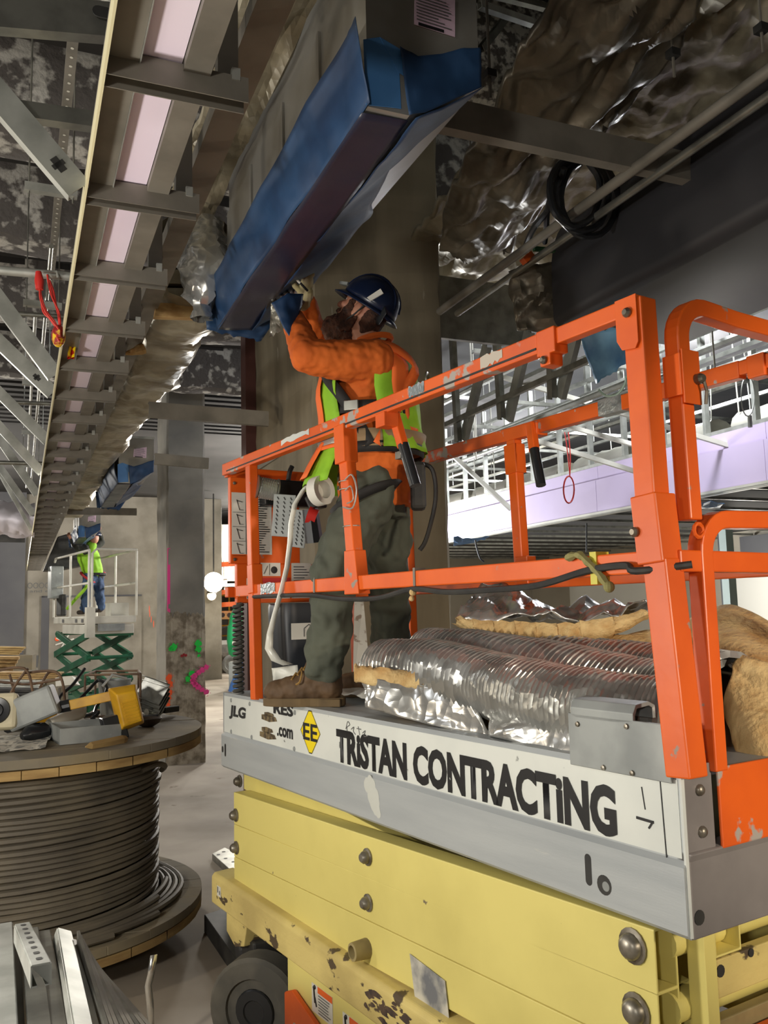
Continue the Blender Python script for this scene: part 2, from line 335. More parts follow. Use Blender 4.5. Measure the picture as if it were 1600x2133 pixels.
# ------------------------------------------------------------------ the orange scissor lift
SL = thing('scissor_lift', 'orange railed scissor lift with cream folded arms and TRISTAN CONTRACTING lettering', 'scissor lift', L(1.35, .36, 0))
NT = -LT
def islands(m):
    par = list(range(len(m.v)))
    def find(x):
        while par[x] != x: par[x] = par[par[x]]; x = par[x]
        return x
    for f in m.f:
        a = find(f[0])
        for i in f[1:]: par[find(i)] = a
    g = {}
    for f in m.f: g.setdefault(find(f[0]), []).append(f)
    out = []
    for fs in g.values():
        n = MB(); ix = {}
        for f in fs:
            for i in f:
                if i not in ix: ix[i] = len(n.v); n.v.append(m.v[i])
            n.f.append([ix[i] for i in f])
        out.append(n)
    return out
SPLIT = {'seam', 'bolt', 'round_hole', 'rivet', 'screw', 'cable_strap', 'header', 'cooling_fin', 'band'}
def P(name, m, mt, parent=None, **k):
    if name in SPLIT:
        for n in islands(m)[1:]: n.build(name, M[mt] if isinstance(mt, str) else mt, parent or SL, **k)
        m = islands(m)[0]
    return m.build(name, M[mt] if isinstance(mt, str) else mt, parent or SL, **k)
# platform
prof = [(0, 1.505), (0, 1.318), (-.012, 1.306), (-.012, 1.165), (-.002, 1.155), (.05, 1.155), (.05, 1.165), (.012, 1.165), (.012, 1.495), (.07, 1.495), (.07, 1.505)]
m = MB(); m.prism([L(0, t, z) for t, z in prof], LS*2.7); sideb = P('side_beam', m, 'alu')
m = MB(); m.bb(L, .012, 2.69, -.0014, 0, 1.322, 1.49); P('painted_band', m, 'alu_light', sideb)
m = MB(); m.prism([L(0, .73-t, z) for t, z in prof], LS*2.7); P('side_beam', m, 'alu')
m = MB(); m.bb(L, .01, 2.69, .05, .68, 1.488, 1.503); P('deck_plate', m, 'alu')
m = MB(); m.prism([L(-.006, 0, 1.155), L(-.006, 0, 1.318), L(-.012, 0, 1.335), L(.03, 0, 1.345), L(.03, 0, 1.155)], LT*.73); P('end_beam', m, 'alu_end', bev=.004)
m = MB(); m.bb(L, -.004, .01, .0, .095, 1.335, 1.52); gp = P('corner_plate', m, 'alu_end', bev=.002)
m = MB()
for z in (1.375, 1.465): m.lathe([(.013, 0), (.013, .004), (.009, .009), (0, .011)], L(-.004, .05, z), -LS, 12)
P('rivet', m, 'bolt', gp, smooth=True)
m = MB(); m.bb(L, 2.69, 2.705, 0, .73, 1.155, 1.505); P('end_beam', m, 'alu')
m = MB(); m.tube([L(.0, -.001, 1.16+.34*i/12)+V((nz((i, 0, 0), 3)*.004, 0, 0)) for i in range(13)], [.006+.004*abs(nz((i, 5, 0), 3)) for i in range(13)], 6); P('weld_seam', m, 'alu_light')
def slot(s0, s1, z0, z1, t=-.0122, n=8):
    m = MB(); r = min(s1-s0, z1-z0)/2; cs = (s0+s1)/2; 
    pts = arc(L(cs, t, z1-r), -LS, ZZ, r, 0, pi, n)+arc(L(cs, t, z0+r), -LS, ZZ, r, pi, 2*pi, n)
    m.add(pts, [list(range(len(pts)))]); return m
P('slot_hole', slot(.278, .30, 1.2, 1.275), 'black'); m = slot(.215, .262, 1.19, 1.237); P('round_hole', m, 'black')
m = slot(.222, .245, 1.2, 1.223, -.0126); P('hole_plug', m, 'zinc')
P('slot_hole', slot(2.64, 2.66, 1.21, 1.27), 'black'); P('round_hole', slot(2.672, 2.695, 1.225, 1.255), 'black')
m = MB(); m.lathe([(.016, 0), (.016, .002)], L(-.0065, .02, 1.2), -LS, 14); P('round_hole', m, 'black')
# the lettering of the side
ex = -LS
textmesh(SL, 'lettering', 'TRiSTAN CONTRACTiNG', L(1.572, -.002, 1.326), ex, ZZ, 1.375, .122, M['ink'], .045)['label'] = 'black contractor lettering on the pale band'
textmesh(SL, 'lettering', 'JLG', L(2.625, -.002, 1.388), ex, ZZ-LS*.22, .19, .066, M['inkclean'], .045)
textmesh(SL, 'lettering', 'RES', L(2.125, -.002, 1.455), ex, ZZ, .19, .05, M['ink'], .04)
textmesh(SL, 'lettering', '.com', L(2.09, -.002, 1.365), ex, ZZ, .15, .04, M['ink'], .03)
m = MB(); rr = random.Random(4)
for s0, z0, w_, h_ in ((2.27, 1.345, .17, .02), (2.25, 1.37, .12, .016), (2.25, 1.42, .16, .02), (2.22, 1.44, .1, .012)):
    pts = [(s0, z0), (s0-w_*.5, z0-.006), (s0-w_, z0+.004), (s0-w_*.9, z0+h_), (s0-w_*.4, z0+h_*1.3), (s0, z0+h_)]
    m.add([L(s, -.0022, z) for s, z in pts], [list(range(6))])
P('glue_residue', m, mat('glue_residue', srgb(120, 104, 72), .8, 0, srgb(66, 54, 38), 40, .4, .6))
dm = lambda e, t: [L(1.785+a*e, t, 1.412+b*e) for a, b in ((-.085, 0), (-.012, -.083), (.012, -.083), (.085, 0), (.012, .083), (-.012, .083))]
m = MB(); m.prism(dm(1, -.0018), -LT*.0006); dd = P('decal_diamond', m, 'yellow'); dd['label'] = 'yellow diamond decal with EE'
m = MB(); q = dm(1, -.0026); q2 = dm(.95, -.0026); m.add(q+q2, [[i, (i+1) % 6, 6+(i+1) % 6, 6+i] for i in range(6)]); P('decal_rim', m, 'inkclean', dd)
textmesh(dd, 'lettering', 'EE', L(1.845, -.0024, 1.378), ex, ZZ, .12, .066, M['inkclean'], .02)
m = MB()
def scr(pts, r=.002): m.tube(spline([L(s, -.0018, z) for s, z in pts], 4), r, 4)
scr([(1.50, 1.452), (1.485, 1.48), (1.47, 1.47), (1.49, 1.46), (1.49, 1.445)]); scr([(1.46, 1.455), (1.44, 1.465), (1.445, 1.45), (1.43, 1.44)]); scr([(1.41, 1.47), (1.40, 1.44)]); scr([(1.42, 1.462), (1.39, 1.462)]); scr([(1.38, 1.45), (1.36, 1.46), (1.37, 1.44), (1.34, 1.445)])
P('marker_scribble', m, 'ink_grey')
m = MB(); m.beam(L(.135, -.0018, 1.388), L(.085, -.0018, 1.386), .004, .006, ZZ); m.beam(L(.088, -.0018, 1.386), L(.1, -.0018, 1.37), .004, .004, ZZ)
m.beam(L(.115, -.0018, 1.46), L(.108, -.0018, 1.41), .003, .0012, LT); m.beam(L(.06, -.0018, 1.49), L(.05, -.0018, 1.2), .003, .0012, LT); P('marker_scribble', m, 'inkclean')
m = MB()
for s, z in ((2.6, 1.475), (2.38, 1.475), (2.6, 1.33), (2.36, 1.33), (1.92, 1.475), (1.93, 1.33)): m.lathe([(.011, 0), (.009, .004), (0, .006)], L(s, 0, z), -LT, 10)
P('rivet', m, 'zinc', smooth=True)
m = MB()
for k in range(16):
    s = 1.33-.004*k+rr.uniform(-.02, .02); z = 1.3-.007*k
    m.lathe([(.03*rr.uniform(.5, 1), 0), (.0, .0006)], L(s, -.0125, z), -LT, 9)
P('paint_smear', m, mat('pale_smear', srgb(196, 198, 190), .6))
# corner bracket with the rolled top
m = MB(); m.bb(L, .02, .335, -.012, -.004, 1.482, 1.61); cb = P('corner_bracket', m, 'zinc', bev=.002)
q = [(-.012, 1.60), (-.012, 1.625), (.0, 1.645), (.045, 1.65), (.066, 1.64), (.066, 1.61), (.056, 1.61), (.056, 1.634), (.045, 1.64), (.004, 1.636), (-.004, 1.62), (-.004, 1.60)]
m = MB(); m.prism([L(.325, t, z) for t, z in q], -LS*.205); P('rolled_channel', m, 'zinc', cb, bev=.0015)
m = MB()
for s, z in ((.3, 1.585), (.14, 1.595), (.22, 1.49), (.13, 1.49)): m.lathe([(.007, 0), (.006, .005), (0, .006)], L(s, -.012, z), -LT, 8)
P('screw', m, 'bolt', cb)
# rails
def rail(name, p0, p1, wd=.038, h=.05, up=(0, 0, 1), mt='orange', par=None, bev=.004): m = MB(); m.beam(p0, p1, wd, h, up); return P(name, m, mt, par, bev=bev)
tr = rail('top_rail', L(2.66, 0, 2.585), L(.33, 0, 2.585), .04, .056, mt='orange_worn')
rail('rail_groove', L(2.6, -.0205, 2.571), L(.38, -.0205, 2.571), .003, .006, mt='black', par=tr, bev=0)
rail('top_rail', L(.36, 0, 2.588), L(.03, 0, 2.588), .034, .044)
m = MB(); m.beam(L(.375, 0, 2.58), L(.305, 0, 2.58), .05, .07); m.bb(L, .325, .365, -.024, .024, 2.515, 2.56); P('rail_sleeve', m, 'orange', bev=.004)
m = MB(); m.lathe([(.011, 0), (.011, .006), (.006, .012), (0, .012)], L(.345, -.026, 2.53), -LT, 10); P('bolt', m, 'bolt')
def patch(s0, s1, z0, z1, mt, t=-.0212):
    m = MB(); rnd_ = random.Random(int(s0*1000)); n = 9
    top = [L(s0+(s1-s0)*i/n, t, z1+rnd_.uniform(-.006, .004)) for i in range(n+1)]; bot = [L(s0+(s1-s0)*i/n, t, z0+rnd_.uniform(-.004, .008)) for i in range(n+1)]
    m.grid([top, bot]); return m
P('silver_tape', patch(1.0, .91, 2.575, 2.612, 0), 'tape', tr); P('worn_patch', patch(.62, .52, 2.578, 2.613, 0), mat('bare_primer', srgb(196, 186, 172), .7), tr)
P('worn_patch', patch(1.98, 1.72, 2.588, 2.613, 0), M['alu_light'], tr)
def post(name, p0, p1, wd=.05, sock=True):
    o = rail(name, p0, p1, wd, .042, LT)
    return o
post('post', L(2.345, 0, 2.56), L(2.304, 0, 1.5)); m = MB(); m.beam(L(2.318, 0, 2.1), L(2.31, 0, 1.97), .058, .052, LT); P('post_socket', m, 'orange', bev=.003)
post('post', L(1.468, 0, 2.56), L(1.40, 0, 1.97), .058); m = MB(); m.prism([L(s, -.024, z) for s, z in ((1.45, 2.1), (1.375, 2.1), (1.35, 1.94), (1.455, 1.94))], LT*.05); P('post_socket', m, 'orange', bev=.003)
m = MB(); m.beam(L(1.465, -.0, 2.575), L(1.46, -.0, 2.43), .075, .06, LT); P('post_bracket', m, 'orange', bev=.003)
rail('mid_rail', L(2.5, 0, 1.985), L(.03, 0, 1.975), .036, .052)
rail('post', L(1.53, .73, 2.58), L(1.53, .73, 2.58-.01))if 0 else None
# wires and tape round the posts
def ring(c, ax, rx, ry, r, n=14):
    m = MB(); ax = V(ax).normalized(); x = LS; y = LT
    m.tube([V(c)+x*cos(2*pi*k/n)*rx+y*sin(2*pi*k/n)*ry for k in range(n)], r, 5, True); return m
for s, z in ((1.455, 2.36), (1.452, 2.33), (1.43, 2.19)): P('tie_wire', ring(L(s, 0, z), ZZ, .037, .03, .0022), 'galv_light')
m = MB(); m.tube(spline([L(1.42, -.03, 2.36), L(1.36, -.035, 2.37), L(1.33, -.035, 2.31), L(1.36, -.035, 2.25), L(1.43, -.035, 2.26)], 5), .003, 5); m.tube(spline([L(1.42, -.03, 2.32), L(1.37, -.035, 2.33), L(1.355, -.035, 2.28), L(1.40, -.035, 2.27)], 5), .0025, 5); P('tie_wire', m, 'galv_light')
P('silver_tape', patch(2.21, 2.06, 1.963, 2.01, 0, -.0195), 'tape')
m = MB()
for s in (1.70, 1.0): m.bb(L, s-.006, s+.006, -.021, .021, 1.955, 2.014)
P('cable_strap', m, 'galv_dark')
m = MB(); m.bb(L, .20, .222, -.022, .022, 1.93, 2.01); P('cable_strap', m, mat('yellow_strap', srgb(206, 196, 70), .4))
m = MB(); m.tube(spline([L(2.36, -.01, 1.955), L(1.9, -.028, 1.95), L(1.7, -.03, 1.945), L(1.45, -.034, 1.925), L(1.2, -.034, 1.922), L(1.0, -.03, 1.945), L(.8, -.034, 1.93), L(.6, -.036, 1.93), L(.4, -.034, 1.935), L(.22, -.03, 1.965), L(.1, -.03, 1.97), L(.06, -.04, 1.955), L(-.04, .03, 1.965)], 6), .009, 8); P('control_cable', m, 'black', smooth=True)
m = MB(); m.tube(spline([L(.30, -.025, 2.0), L(.25, -.03, 2.005), L(.22, -.03, 1.985), L(.19, -.03, 1.96), L(.16, -.03, 1.925)], 4), [.006+.006*abs(sin(k)) for k in range(17)], 6); m.ball(L(.155, -.03, 1.922), .014); P('foam_residue', m, mat('dirty_foam', srgb(140, 134, 84), .8))
m = MB(); m.ball(L(.995, -.03, 1.935), .012); m.ball(L(1.0, -.032, 1.915), .009); P('foam_blob', m, M['fibre'])
# near end corner
m = MB(); m.beam(L(.042, .002, 2.60), L(.036, .002, 2.0), .058, .055, LT); cp = P('corner_post', m, 'orange', bev=.004)
m = MB(); m.beam(L(.036, .002, 2.13), L(.025, .002, 1.97), .074, .072, LT); P('post_socket', m, 'orange', bev=.004)
m = MB(); m.beam(L(.02, .004, 1.98), L(-.012, .002, 1.50), .066, .062, LT); P('post', m, 'orange', bev=.004)
q = [(.085, 2.605), (.085, 2.505), (.07, 2.48), (.03, 2.475), (.02, 2.49), (.02, 2.605)]
m = MB(); m.prism([L(s, -.034, z) for s, z in q], LT*.004); P('gusset_plate', m, 'orange', cp, bev=.001)
m = MB()
for s, z in ((.045, 2.565), (.06, 2.045)): m.lathe([(.012, 0), (.012, .005), (.007, .012), (0, .012)], L(s, -.036, z), -LT, 10)
P('bolt', m, 'bolt', cp)
# loops of the end rails (square tube)
def loop(name, pts, r=.026, n=4): m = MB(); m.tube(pts, r*1.25, n, flat=-LS); return P(name, m, 'orange', bev=.004)
t0 = .075
loop('end_rail', [L(.0, .082, 2.07), L(.0, .078, 2.46)]+arc(L(0, .078+.085, 2.505), LT, ZZ, .085, pi, pi/2, 7)+[L(0, .3, 2.582), L(0, .73, 2.575)], .024)
m = MB(); m.bb(L, -.03, .02, .045, .115, 2.36, 2.46); m.bb(L, -.034, -.03, .05, .112, 2.34, 2.47); P('hinge_plate', m, 'orange', bev=.003)
m = MB(); m.lathe([(.013, 0), (.013, .012), (.008, .02), (0, .02)], L(-.034, .098, 2.40), -LS, 10); m.tube([L(-.05, .1, 2.40), L(-.05, .11, 2.37), L(-.045, .11, 2.34)], .004, 5); P('latch_pin', m, 'bolt')
m = MB(); m.tube(arc(L(-.02, .085, 2.045), LT, ZZ, .016, 0, 2*pi, 10)[:-1], .005, 6, True); P('lifting_eye', m, 'orange')
loop('gate_loop', [L(.0, .112, 1.50), L(.0, .112, 1.98)]+arc(L(0, .112+.085, 1.99), LT, ZZ, .085, pi, pi/2, 7)+[L(0, .73, 2.09)], .024)
loop('gate_loop', [L(-.055, .135, 1.50), L(-.055, .135, 1.95)]+arc(L(-.055, .135+.07, 1.965), LT, ZZ, .07, pi, pi/2, 7)+[L(-.055, .3, 2.038)], .001) if 0 else None
rail('end_rail', L(.0, .02, 1.975), L(0, .73, 1.97), .036, .05)
m = MB(); m.bb(L, -.012, -.004, .108, .70, 1.33, 1.508); kp = P('kick_plate', m, 'orange_worn', bev=.004)
# far side rails
rail('top_rail', L(2.67, .73, 2.585), L(.28, .73, 2.585), .04, .054, mt='orange_worn')
rail('top_rail', L(.34, .73, 2.588), L(0, .73, 2.588), .034, .044)
m = MB(); m.beam(L(.25, .73, 2.58), L(.19, .73, 2.58), .05, .07); P('rail_sleeve', m, 'orange', bev=.004)
rail('mid_rail', L(2.67, .73, 1.975), L(0, .73, 1.975), .036, .05)
for s, z0 in ((2.14, 1.5), (1.33, 1.97), (2.665, 1.5), (.03, 1.5)): rail('post', L(s+.02, .73, 2.56), L(s, .73, z0), .05, .042, LT)
m = MB(); m.beam(L(1.35, .73, 2.54), L(1.345, .73, 2.42), .07, .055, LT); P('post_bracket', m, 'orange', bev=.003); m = MB(); m.beam(L(1.31, .73, 2.08), L(1.31, .73, 1.97), .07, .05, LT); P('post_bracket', m, 'orange', bev=.003)
P('tape_wrap', (lambda m: m.beam(L(.86, .73, 2.585), L(.75, .73, 2.585), .043, .057) and m)(MB()), 'tape')
# left end rails and far corner
rail('end_rail', L(2.66, 0, 2.575), L(2.66, .73, 2.575), .04, .05); rail('end_rail', L(2.66, 0, 1.985), L(2.66, .73, 1.985), .04, .05)
m = MB(); m.beam(L(2.6, .70, 1.53), L(2.66, .55, 1.53), .05, .05); P('foot_bracket', m, 'orange')
m = MB(); m.bb(L, 2.56, 2.6, .09, .16, 1.97, 2.02); P('end_cap', m, 'white')
# rail latch levers
def latch(t, s, z, sg):
    m = MB(); m.beam(L(s, t-.03*sg, z), L(s-.03, t-.045*sg, z-.12), .035, .03, LT); o = P('latch_lever', m, 'orange', bev=.004)
    m = MB(); m.tube([L(s-.03, t-.045*sg, z-.11), L(s-.075, t-.06*sg, z-.26)], .02, 10); P('lever_grip', m, 'blackgloss', o, smooth=True)
    m = MB(); m.bb(L, s-.03, s+.03, t-.03, t+.03, z-.05, z+.0); P('lever_bracket', m, 'orange', o, bev=.003)
latch(.0, 1.17, 2.56, -1.); latch(.73, 1.21, 2.60, 1)
m = MB(); m.bb(L, 1.135, 1.17, .03, .075, 2.40, 2.425); P('latch_buckle', m, 'bolt')
# control box and its placards on the left end
pl_s = 2.575
m = MB(); m.bb(L, pl_s, pl_s+.03, -.012, .36, 2.12, 2.54); cpn = P('control_panel', m, 'orange', bev=.004)
m = MB(); m.bb(L, pl_s, pl_s+.03, .02, .44, 1.93, 2.12); P('control_panel', m, 'orange', bev=.004)
eT = LT; face = lambda t, z, d=.0015: L(pl_s-d, t, z)
def placard(t0, t1, z0, z1, d=.0015, mt='white', name='placard'): m = MB(); m.bb(L, pl_s-d, pl_s-d+.001, t0, t1, z0, z1); return P(name, m, mt, cpn)
pa = placard(-.005, .205, 2.165, 2.465)
rl = random.Random(2)
P('printed_text', printlines(rl, face(.075, 2.17, .003), eT, ZZ, .12, .29, 26), 'inkclean', pa)
m = MB()
for k in range(4):
    z = 2.43-.07*k
    m.beam(face(.02, z, .003), face(.035, z-.05, .003), .0015, .004, LS); m.beam(face(.035, z-.05, .003), face(.055, z-.05, .003), .0015, .004, LS); m.beam(face(.02, z-.005, .003), face(.05, z-.012, .003), .0015, .006, LS)
    m.beam(face(.0, z-.062, .003), face(.065, z-.062, .003), .0015, .0015, LS)
m.beam(face(.068, 2.465, .003), face(.068, 2.165, .003), .0015, .002, LS); P('printed_pictogram', m, 'inkclean', pa)
pb = placard(.075, .14, 2.06, 2.125, mt='inkclean'); m = MB(); m.add([face(.095, 2.08, .003), face(.12, 2.08, .003), face(.1075, 2.105, .003)], [[0, 1, 2]]); P('warning_triangle', m, 'orange', pb)
pc = placard(.145, .25, 2.06, 2.125); m = MB(); m.lathe([(.018, 0), (0, .001)], face(.215, 2.09, .003), -LS, 12); m.beam(face(.16, 2.07, .003), face(.18, 2.11, .003), .0015, .004, LS); m.beam(face(.19, 2.065, .003), face(.19, 2.12, .003), .0015, .0015, LS); P('printed_pictogram', m, 'inkclean', pc)
pd = placard(.145, .30, 1.95, 2.052); m = MB(); m.bb(L, pl_s-.003, pl_s-.0026, .145, .30, 2.025, 2.052); P('warning_header', m, 'red', pd); P('printed_text', printlines(rl, face(.155, 1.955, .003), eT, ZZ, .13, .065, 5), 'ink_grey', pd)
pe = placard(.31, .42, 1.95, 2.125); P('printed_text', printlines(rl, face(.32, 1.96, .003), eT, ZZ, .09, .15, 11), 'ink_grey', pe)
pf = placard(.07, .135, 1.95, 2.05); P('printed_text', printlines(rl, face(.08, 1.97, .003), eT, ZZ, .05, .06, 4), 'ink_grey', pf)
m = MB()
for t, z in ((.01, 2.51), (.01, 2.14), (.06, 1.99)): m.lathe([(.009, 0), (.006, .005), (0, .006)], face(t, z), -LS, 8)
P('screw', m, 'bolt', cpn)
m = MB(); m.bb(L, 2.5, 2.58, .14, .48, 2.40, 2.53); cbx = P('control_box', m, 'blackgloss', bev=.008)
m = MB(); m.tube(spline([L(2.54, .28, 2.52), L(2.52, .28, 2.57), L(2.5, .285, 2.60)], 4), .012, 8); P('joystick', m, 'black', cbx)
m = MB(); m.lathe([(.012, 0), (.012, .006), (0, .008)], L(2.498, .38, 2.5), -LS, 10); P('stop_button', m, 'red', cbx)
m = MB()   # coiled hose down the corner post
m.tube([L(2.56, .02, 1.93-.42*k/220)+(LS*cos(k*.55)+LT*sin(k*.55))*.022 for k in range(221)], .008, 5); P('coiled_hose', m, mat('grey_hose', srgb(74, 73, 68), .6), smooth=True)
# scissor arms
AR = thing
def arm(name, s0, z0, s1, z1, t0, t1, h=.143, par=None):
    o = L(0, 0, 0); d = (L(s1, 0, z1)-L(s0, 0, z0)); c = h/2; w = .006
    m = MB()
    def shell(a, b, tt0, tt1):
        q = [L(s0, tt0, z0-a), L(s0, tt0, z0+b), L(s0, tt1, z0+b), L(s0, tt1, z0-a)]
        return q, [p+d for p in q]
    A0, A1 = shell(c, c, t0, t1); B0, B1 = shell(c-w, c-w, t0+w, t1-w)
    m.add(A0+A1+B0+B1, [[(i+1) % 4, i, 4+i, 4+(i+1) % 4] for i in range(4)]+[[8+i, 8+(i+1) % 4, 12+(i+1) % 4, 12+i] for i in range(4)]+[[4+i, 12+i, 12+(i+1) % 4, 4+(i+1) % 4] for i in range(4)]+[[i, (i+1) % 4, 8+(i+1) % 4, 8+i] for i in range(4)])
    return P(name, m, 'cream', par, bev=.003)
a1 = arm('scissor_arm', .105, 1.075, 2.578, .985, .0, .075); a2 = arm('scissor_arm', .105, .94, 2.578, .84, .0, .075); a3 = arm('scissor_arm', .105, .795, 2.578, .695, .0, .075)
arm('scissor_arm', .13, .93, 2.66, 1.118, .085, .14); arm('scissor_arm', .13, .80, 2.55, .985, .085, .14); 
for z in (1.07, .94, .80): arm('scissor_arm', .105, z, 2.578, z-.095, .62, .695)
def bolt(s, z, r=.024, t=0):
    m = MB(); m.lathe([(r*1.35, 0), (r*1.35, .005), (r, .007), (r*.95, .02), (r*.6, .03), (0, .032)], L(s, t, z), -LT, 16); m2 = m
    return P('pivot_bolt', m, 'bolt', smooth=True)
q = atpl(500, 1627, L(0, .085, 0), LT); qd = q-LA; bolt(qd.dot(LS), q.z, .022, .085)
for s, z in ((2.55, .958), (2.545, .814), (1.365, 1.031), (1.367, .878), (.168, 1.094), (.168, .952), (.168, .81)): bolt(s, z, .03 if s < .2 else .022)
m = MB(); m.lathe([(.034, 0), (.03, .06), (.022, .062), (.02, .03), (0, .03)], L(1.384, 0, .723), -LT, 14); P('pivot_stub', m, 'cream_dark', smooth=True)
for z in (1.10, .955, .81): m = MB(); m.tube([L(.13, .06, z), L(.13, .64, z)], .036, 14); P('cross_tube', m, 'cream', smooth=True)
def htube(t0, t1, z0, z1, s0, s1, w=.005):
    m = MB(); q = lambda s, e: [L(s, t0+e, z0+e), L(s, t1-e, z0+e), L(s, t1-e, z1-e), L(s, t0+e, z1-e)]
    A0, A1, B0, B1 = q(s0, 0), q(s1, 0), q(s0, w), q(s1, w)
    m.add(A0+A1+B0+B1, [[i, (i+1) % 4, 4+(i+1) % 4, 4+i] for i in range(4)]+[[8+(i+1) % 4, 8+i, 12+i, 12+(i+1) % 4] for i in range(4)]+[[i, 8+i, 8+(i+1) % 4, (i+1) % 4] for i in range(4)]+[[4+i, 4+(i+1) % 4, 12+(i+1) % 4, 12+i] for i in range(4)])
    return m
P('roller_tube', htube(.15, .245, 1.065, 1.135, .06, .5), 'cream', bev=.002)
m = MB(); m.bb(L, .07, .10, .14, .73, .97, 1.055); P('cross_member', m, 'cream_worn', bev=.003)
m = MB(); m.bb(L, .05, .10, .10, .14, .70, 1.15); P('roller_guide', m, 'cream', bev=.002)
m = MB(); m.bb(L, .06, .09, .15, .73, .87, .93); P('cross_member', m, 'cream_dark', bev=.003)
m = MB(); m.lathe([(.014, 0), (.014, .002)], L(.0695, .175, 1.03), -LS, 12); m.lathe([(.01, 0), (.01, .002)], L(.0695, .29, 1.045), -LS, 12); P('round_hole', m, 'black')
m = MB(); m.bb(L, .0, .05, .19, .73, .3, .90); P('ladder_rail', m, 'orange', bev=.004)
m = MB(); m.prism([L(1.11, -.003, .79), L(.92, -.003, .77), L(.90, -.005, .655), L(1.08, -.006, .66)], -LT*.002); P('torn_paper', m, mat('weathered_paper', srgb(198, 194, 180), .7, 0, srgb(110, 112, 116), 7, .45, .6))
# chassis
m = MB(); m.prism([L(s, t, z) for s, t, z in ((2.735, -.05, .535), (2.735, -.05, .655), (2.735, -.035, .67), (2.735, .06, .675), (2.735, .06, .535))], -LS*2.8); ch = P('chassis_rail', m, 'cream_worn', bev=.006)
m = MB(); m.bb(L, -.05, 1.95, -.035, .6, .12, .54); P('chassis_panel', m, 'cream', bev=.006)
m = MB(); m.prism([L(2.6, -.03, .54), L(2.6, -.03, .44), L(2.5, -.03, .40), L(2.4, -.03, .43), L(2.36, -.03, .54)], LT*.5); P('chassis_end', m, 'cream_worn', bev=.004)
m = MB(); m.bb(L, 2.1, 2.55, .15, .58, .2, .5); P('drive_axle', m, 'black', bev=.02)
m = MB(); m.lathe([(.05, 0), (.05, .08), (.03, .1), (0, .1)], L(2.55, .1, .36), -LT, 12); m.bb(L, 2.36, 2.5, .0, .14, .3, .45); P('steering_knuckle', m, 'black', bev=.01)
def wheel(par, c, ax, R, wd, name='wheel', mt='black'):
    m = MB(); h = wd/2
    m.lathe([(R*.62, -h), (R*.93, -h), (R, -h*.75), (R, h*.75), (R*.93, h), (R*.62, h), (R*.6, h*.8), (R*.42, h*.8), (R*.4, h*.5), (R*.2, h*.45), (R*.2, h*.8), (R*.12, h*.9), (0, h*.9)], c, ax, 32)
    o = m.build(name, M[mt] if isinstance(mt, str) else mt, par, smooth=True, stuff=False); return o
tyre = mat('dusty_tyre', srgb(74, 72, 66), .8, 0, srgb(100, 96, 86), 5, .4, .65)
for s, t in ((2.29, .02), (2.29, .71), (.35, .02), (.35, .71)):
    wax = V((-.32, -.95, 0)).normalized() if s > 1 else -LT
    if s > 1 and t < .3: t = -.0
    wh = wheel(SL, L(s, t, .215), wax, .215, .13, mt=tyre)
    m = MB(); m.lathe([(.09, .056), (.085, .062), (.05, .066), (.045, .06), (0, .06)], L(s, t, .215), wax, 20); P('hub', m, 'blackgloss', wh, smooth=True)
m = MB(); m.prism([L(1.93, -.06, z) for z in (.15,)]+[L(1.93, -.06, .41), L(1.86, -.06, .44), L(1.2, -.06, .26), L(1.2, -.06, .12)], LT*.02); P('pothole_guard', m, 'orange_worn', bev=.006)
def warn(s0, z0, wd, ht):
    m = MB(); m.bb(L, s0-wd, s0, -.0375, -.0355, z0, z0+ht); o = P('warning_label', m, 'white')
    m = MB(); m.bb(L, s0-wd, s0-wd*.3, -.0382, -.0376, z0+ht*.78, z0+ht); P('warning_header', m, 'orange', o)
    m = printlines(rl, L(s0-wd*.34, -.0382, z0+.004), -LS, ZZ, wd*.6, ht*.7, 7); P('printed_text', m, 'ink_grey', o)
    m = MB(); c = L(s0-wd*.16, -.038, z0+ht*.55)
    m.beam(c+ZZ*.03+LS*.008, c-ZZ*.02, .012, .001, LT); m.beam(c-ZZ*.0, c-ZZ*.03-LS*.012, .01, .001, LT); m.ball(c+ZZ*.036, .008, .008, .008, 8, 5); P('printed_pictogram', m, 'inkclean', o)
warn(1.735, .405, .16, .10); warn(1.5, .385, .16, .10)
m = MB(); rr = random.Random(12)
for k in range(26):
    s = 1.32-.3*rr.random(); z = .56+.08*rr.random()
    ln = .035*rr.uniform(.3, 1.2); hh = .011*rr.uniform(.4, 1.1); n_ = 9
    m.add([L(s+ln*cos(2*pi*j/n_)*rr.uniform(.5, 1.2), -.0506-.00003*k, z+hh*sin(2*pi*j/n_)*rr.uniform(.4, 1.3)) for j in range(n_)], [list(range(n_))])
P('rust_scuff', m, mat('dark_scuff', srgb(92, 74, 58), .8, 0, srgb(60, 48, 44), 30))
m = MB(); m.bb(L, 2.615, 2.66, -.0515, -.0505, .585, .63); o = P('serial_label', m, 'white'); m = MB(); m.bb(L, 2.645, 2.655, -.0522, -.0516, .60, .625); m.bb(L, 2.622, 2.632, -.0522, -.0516, .595, .612); P('label_print', m, 'ink_grey', o)
m = MB(); m.bb(L, .8, 2.3, .1, .62, .54, .66); P('lift_base_tray', m, 'black')
m = MB(); m.beam(L(2.05, .2, .66), L(.8, .3, 1.1), .1, .1); P('lift_cylinder', m, 'black', bev=.01)
ORD = 'first second third fourth fifth sixth seventh eighth ninth tenth eleventh twelfth thirteenth fourteenth fifteenth sixteenth seventeenth eighteenth nineteenth twentieth'.split()
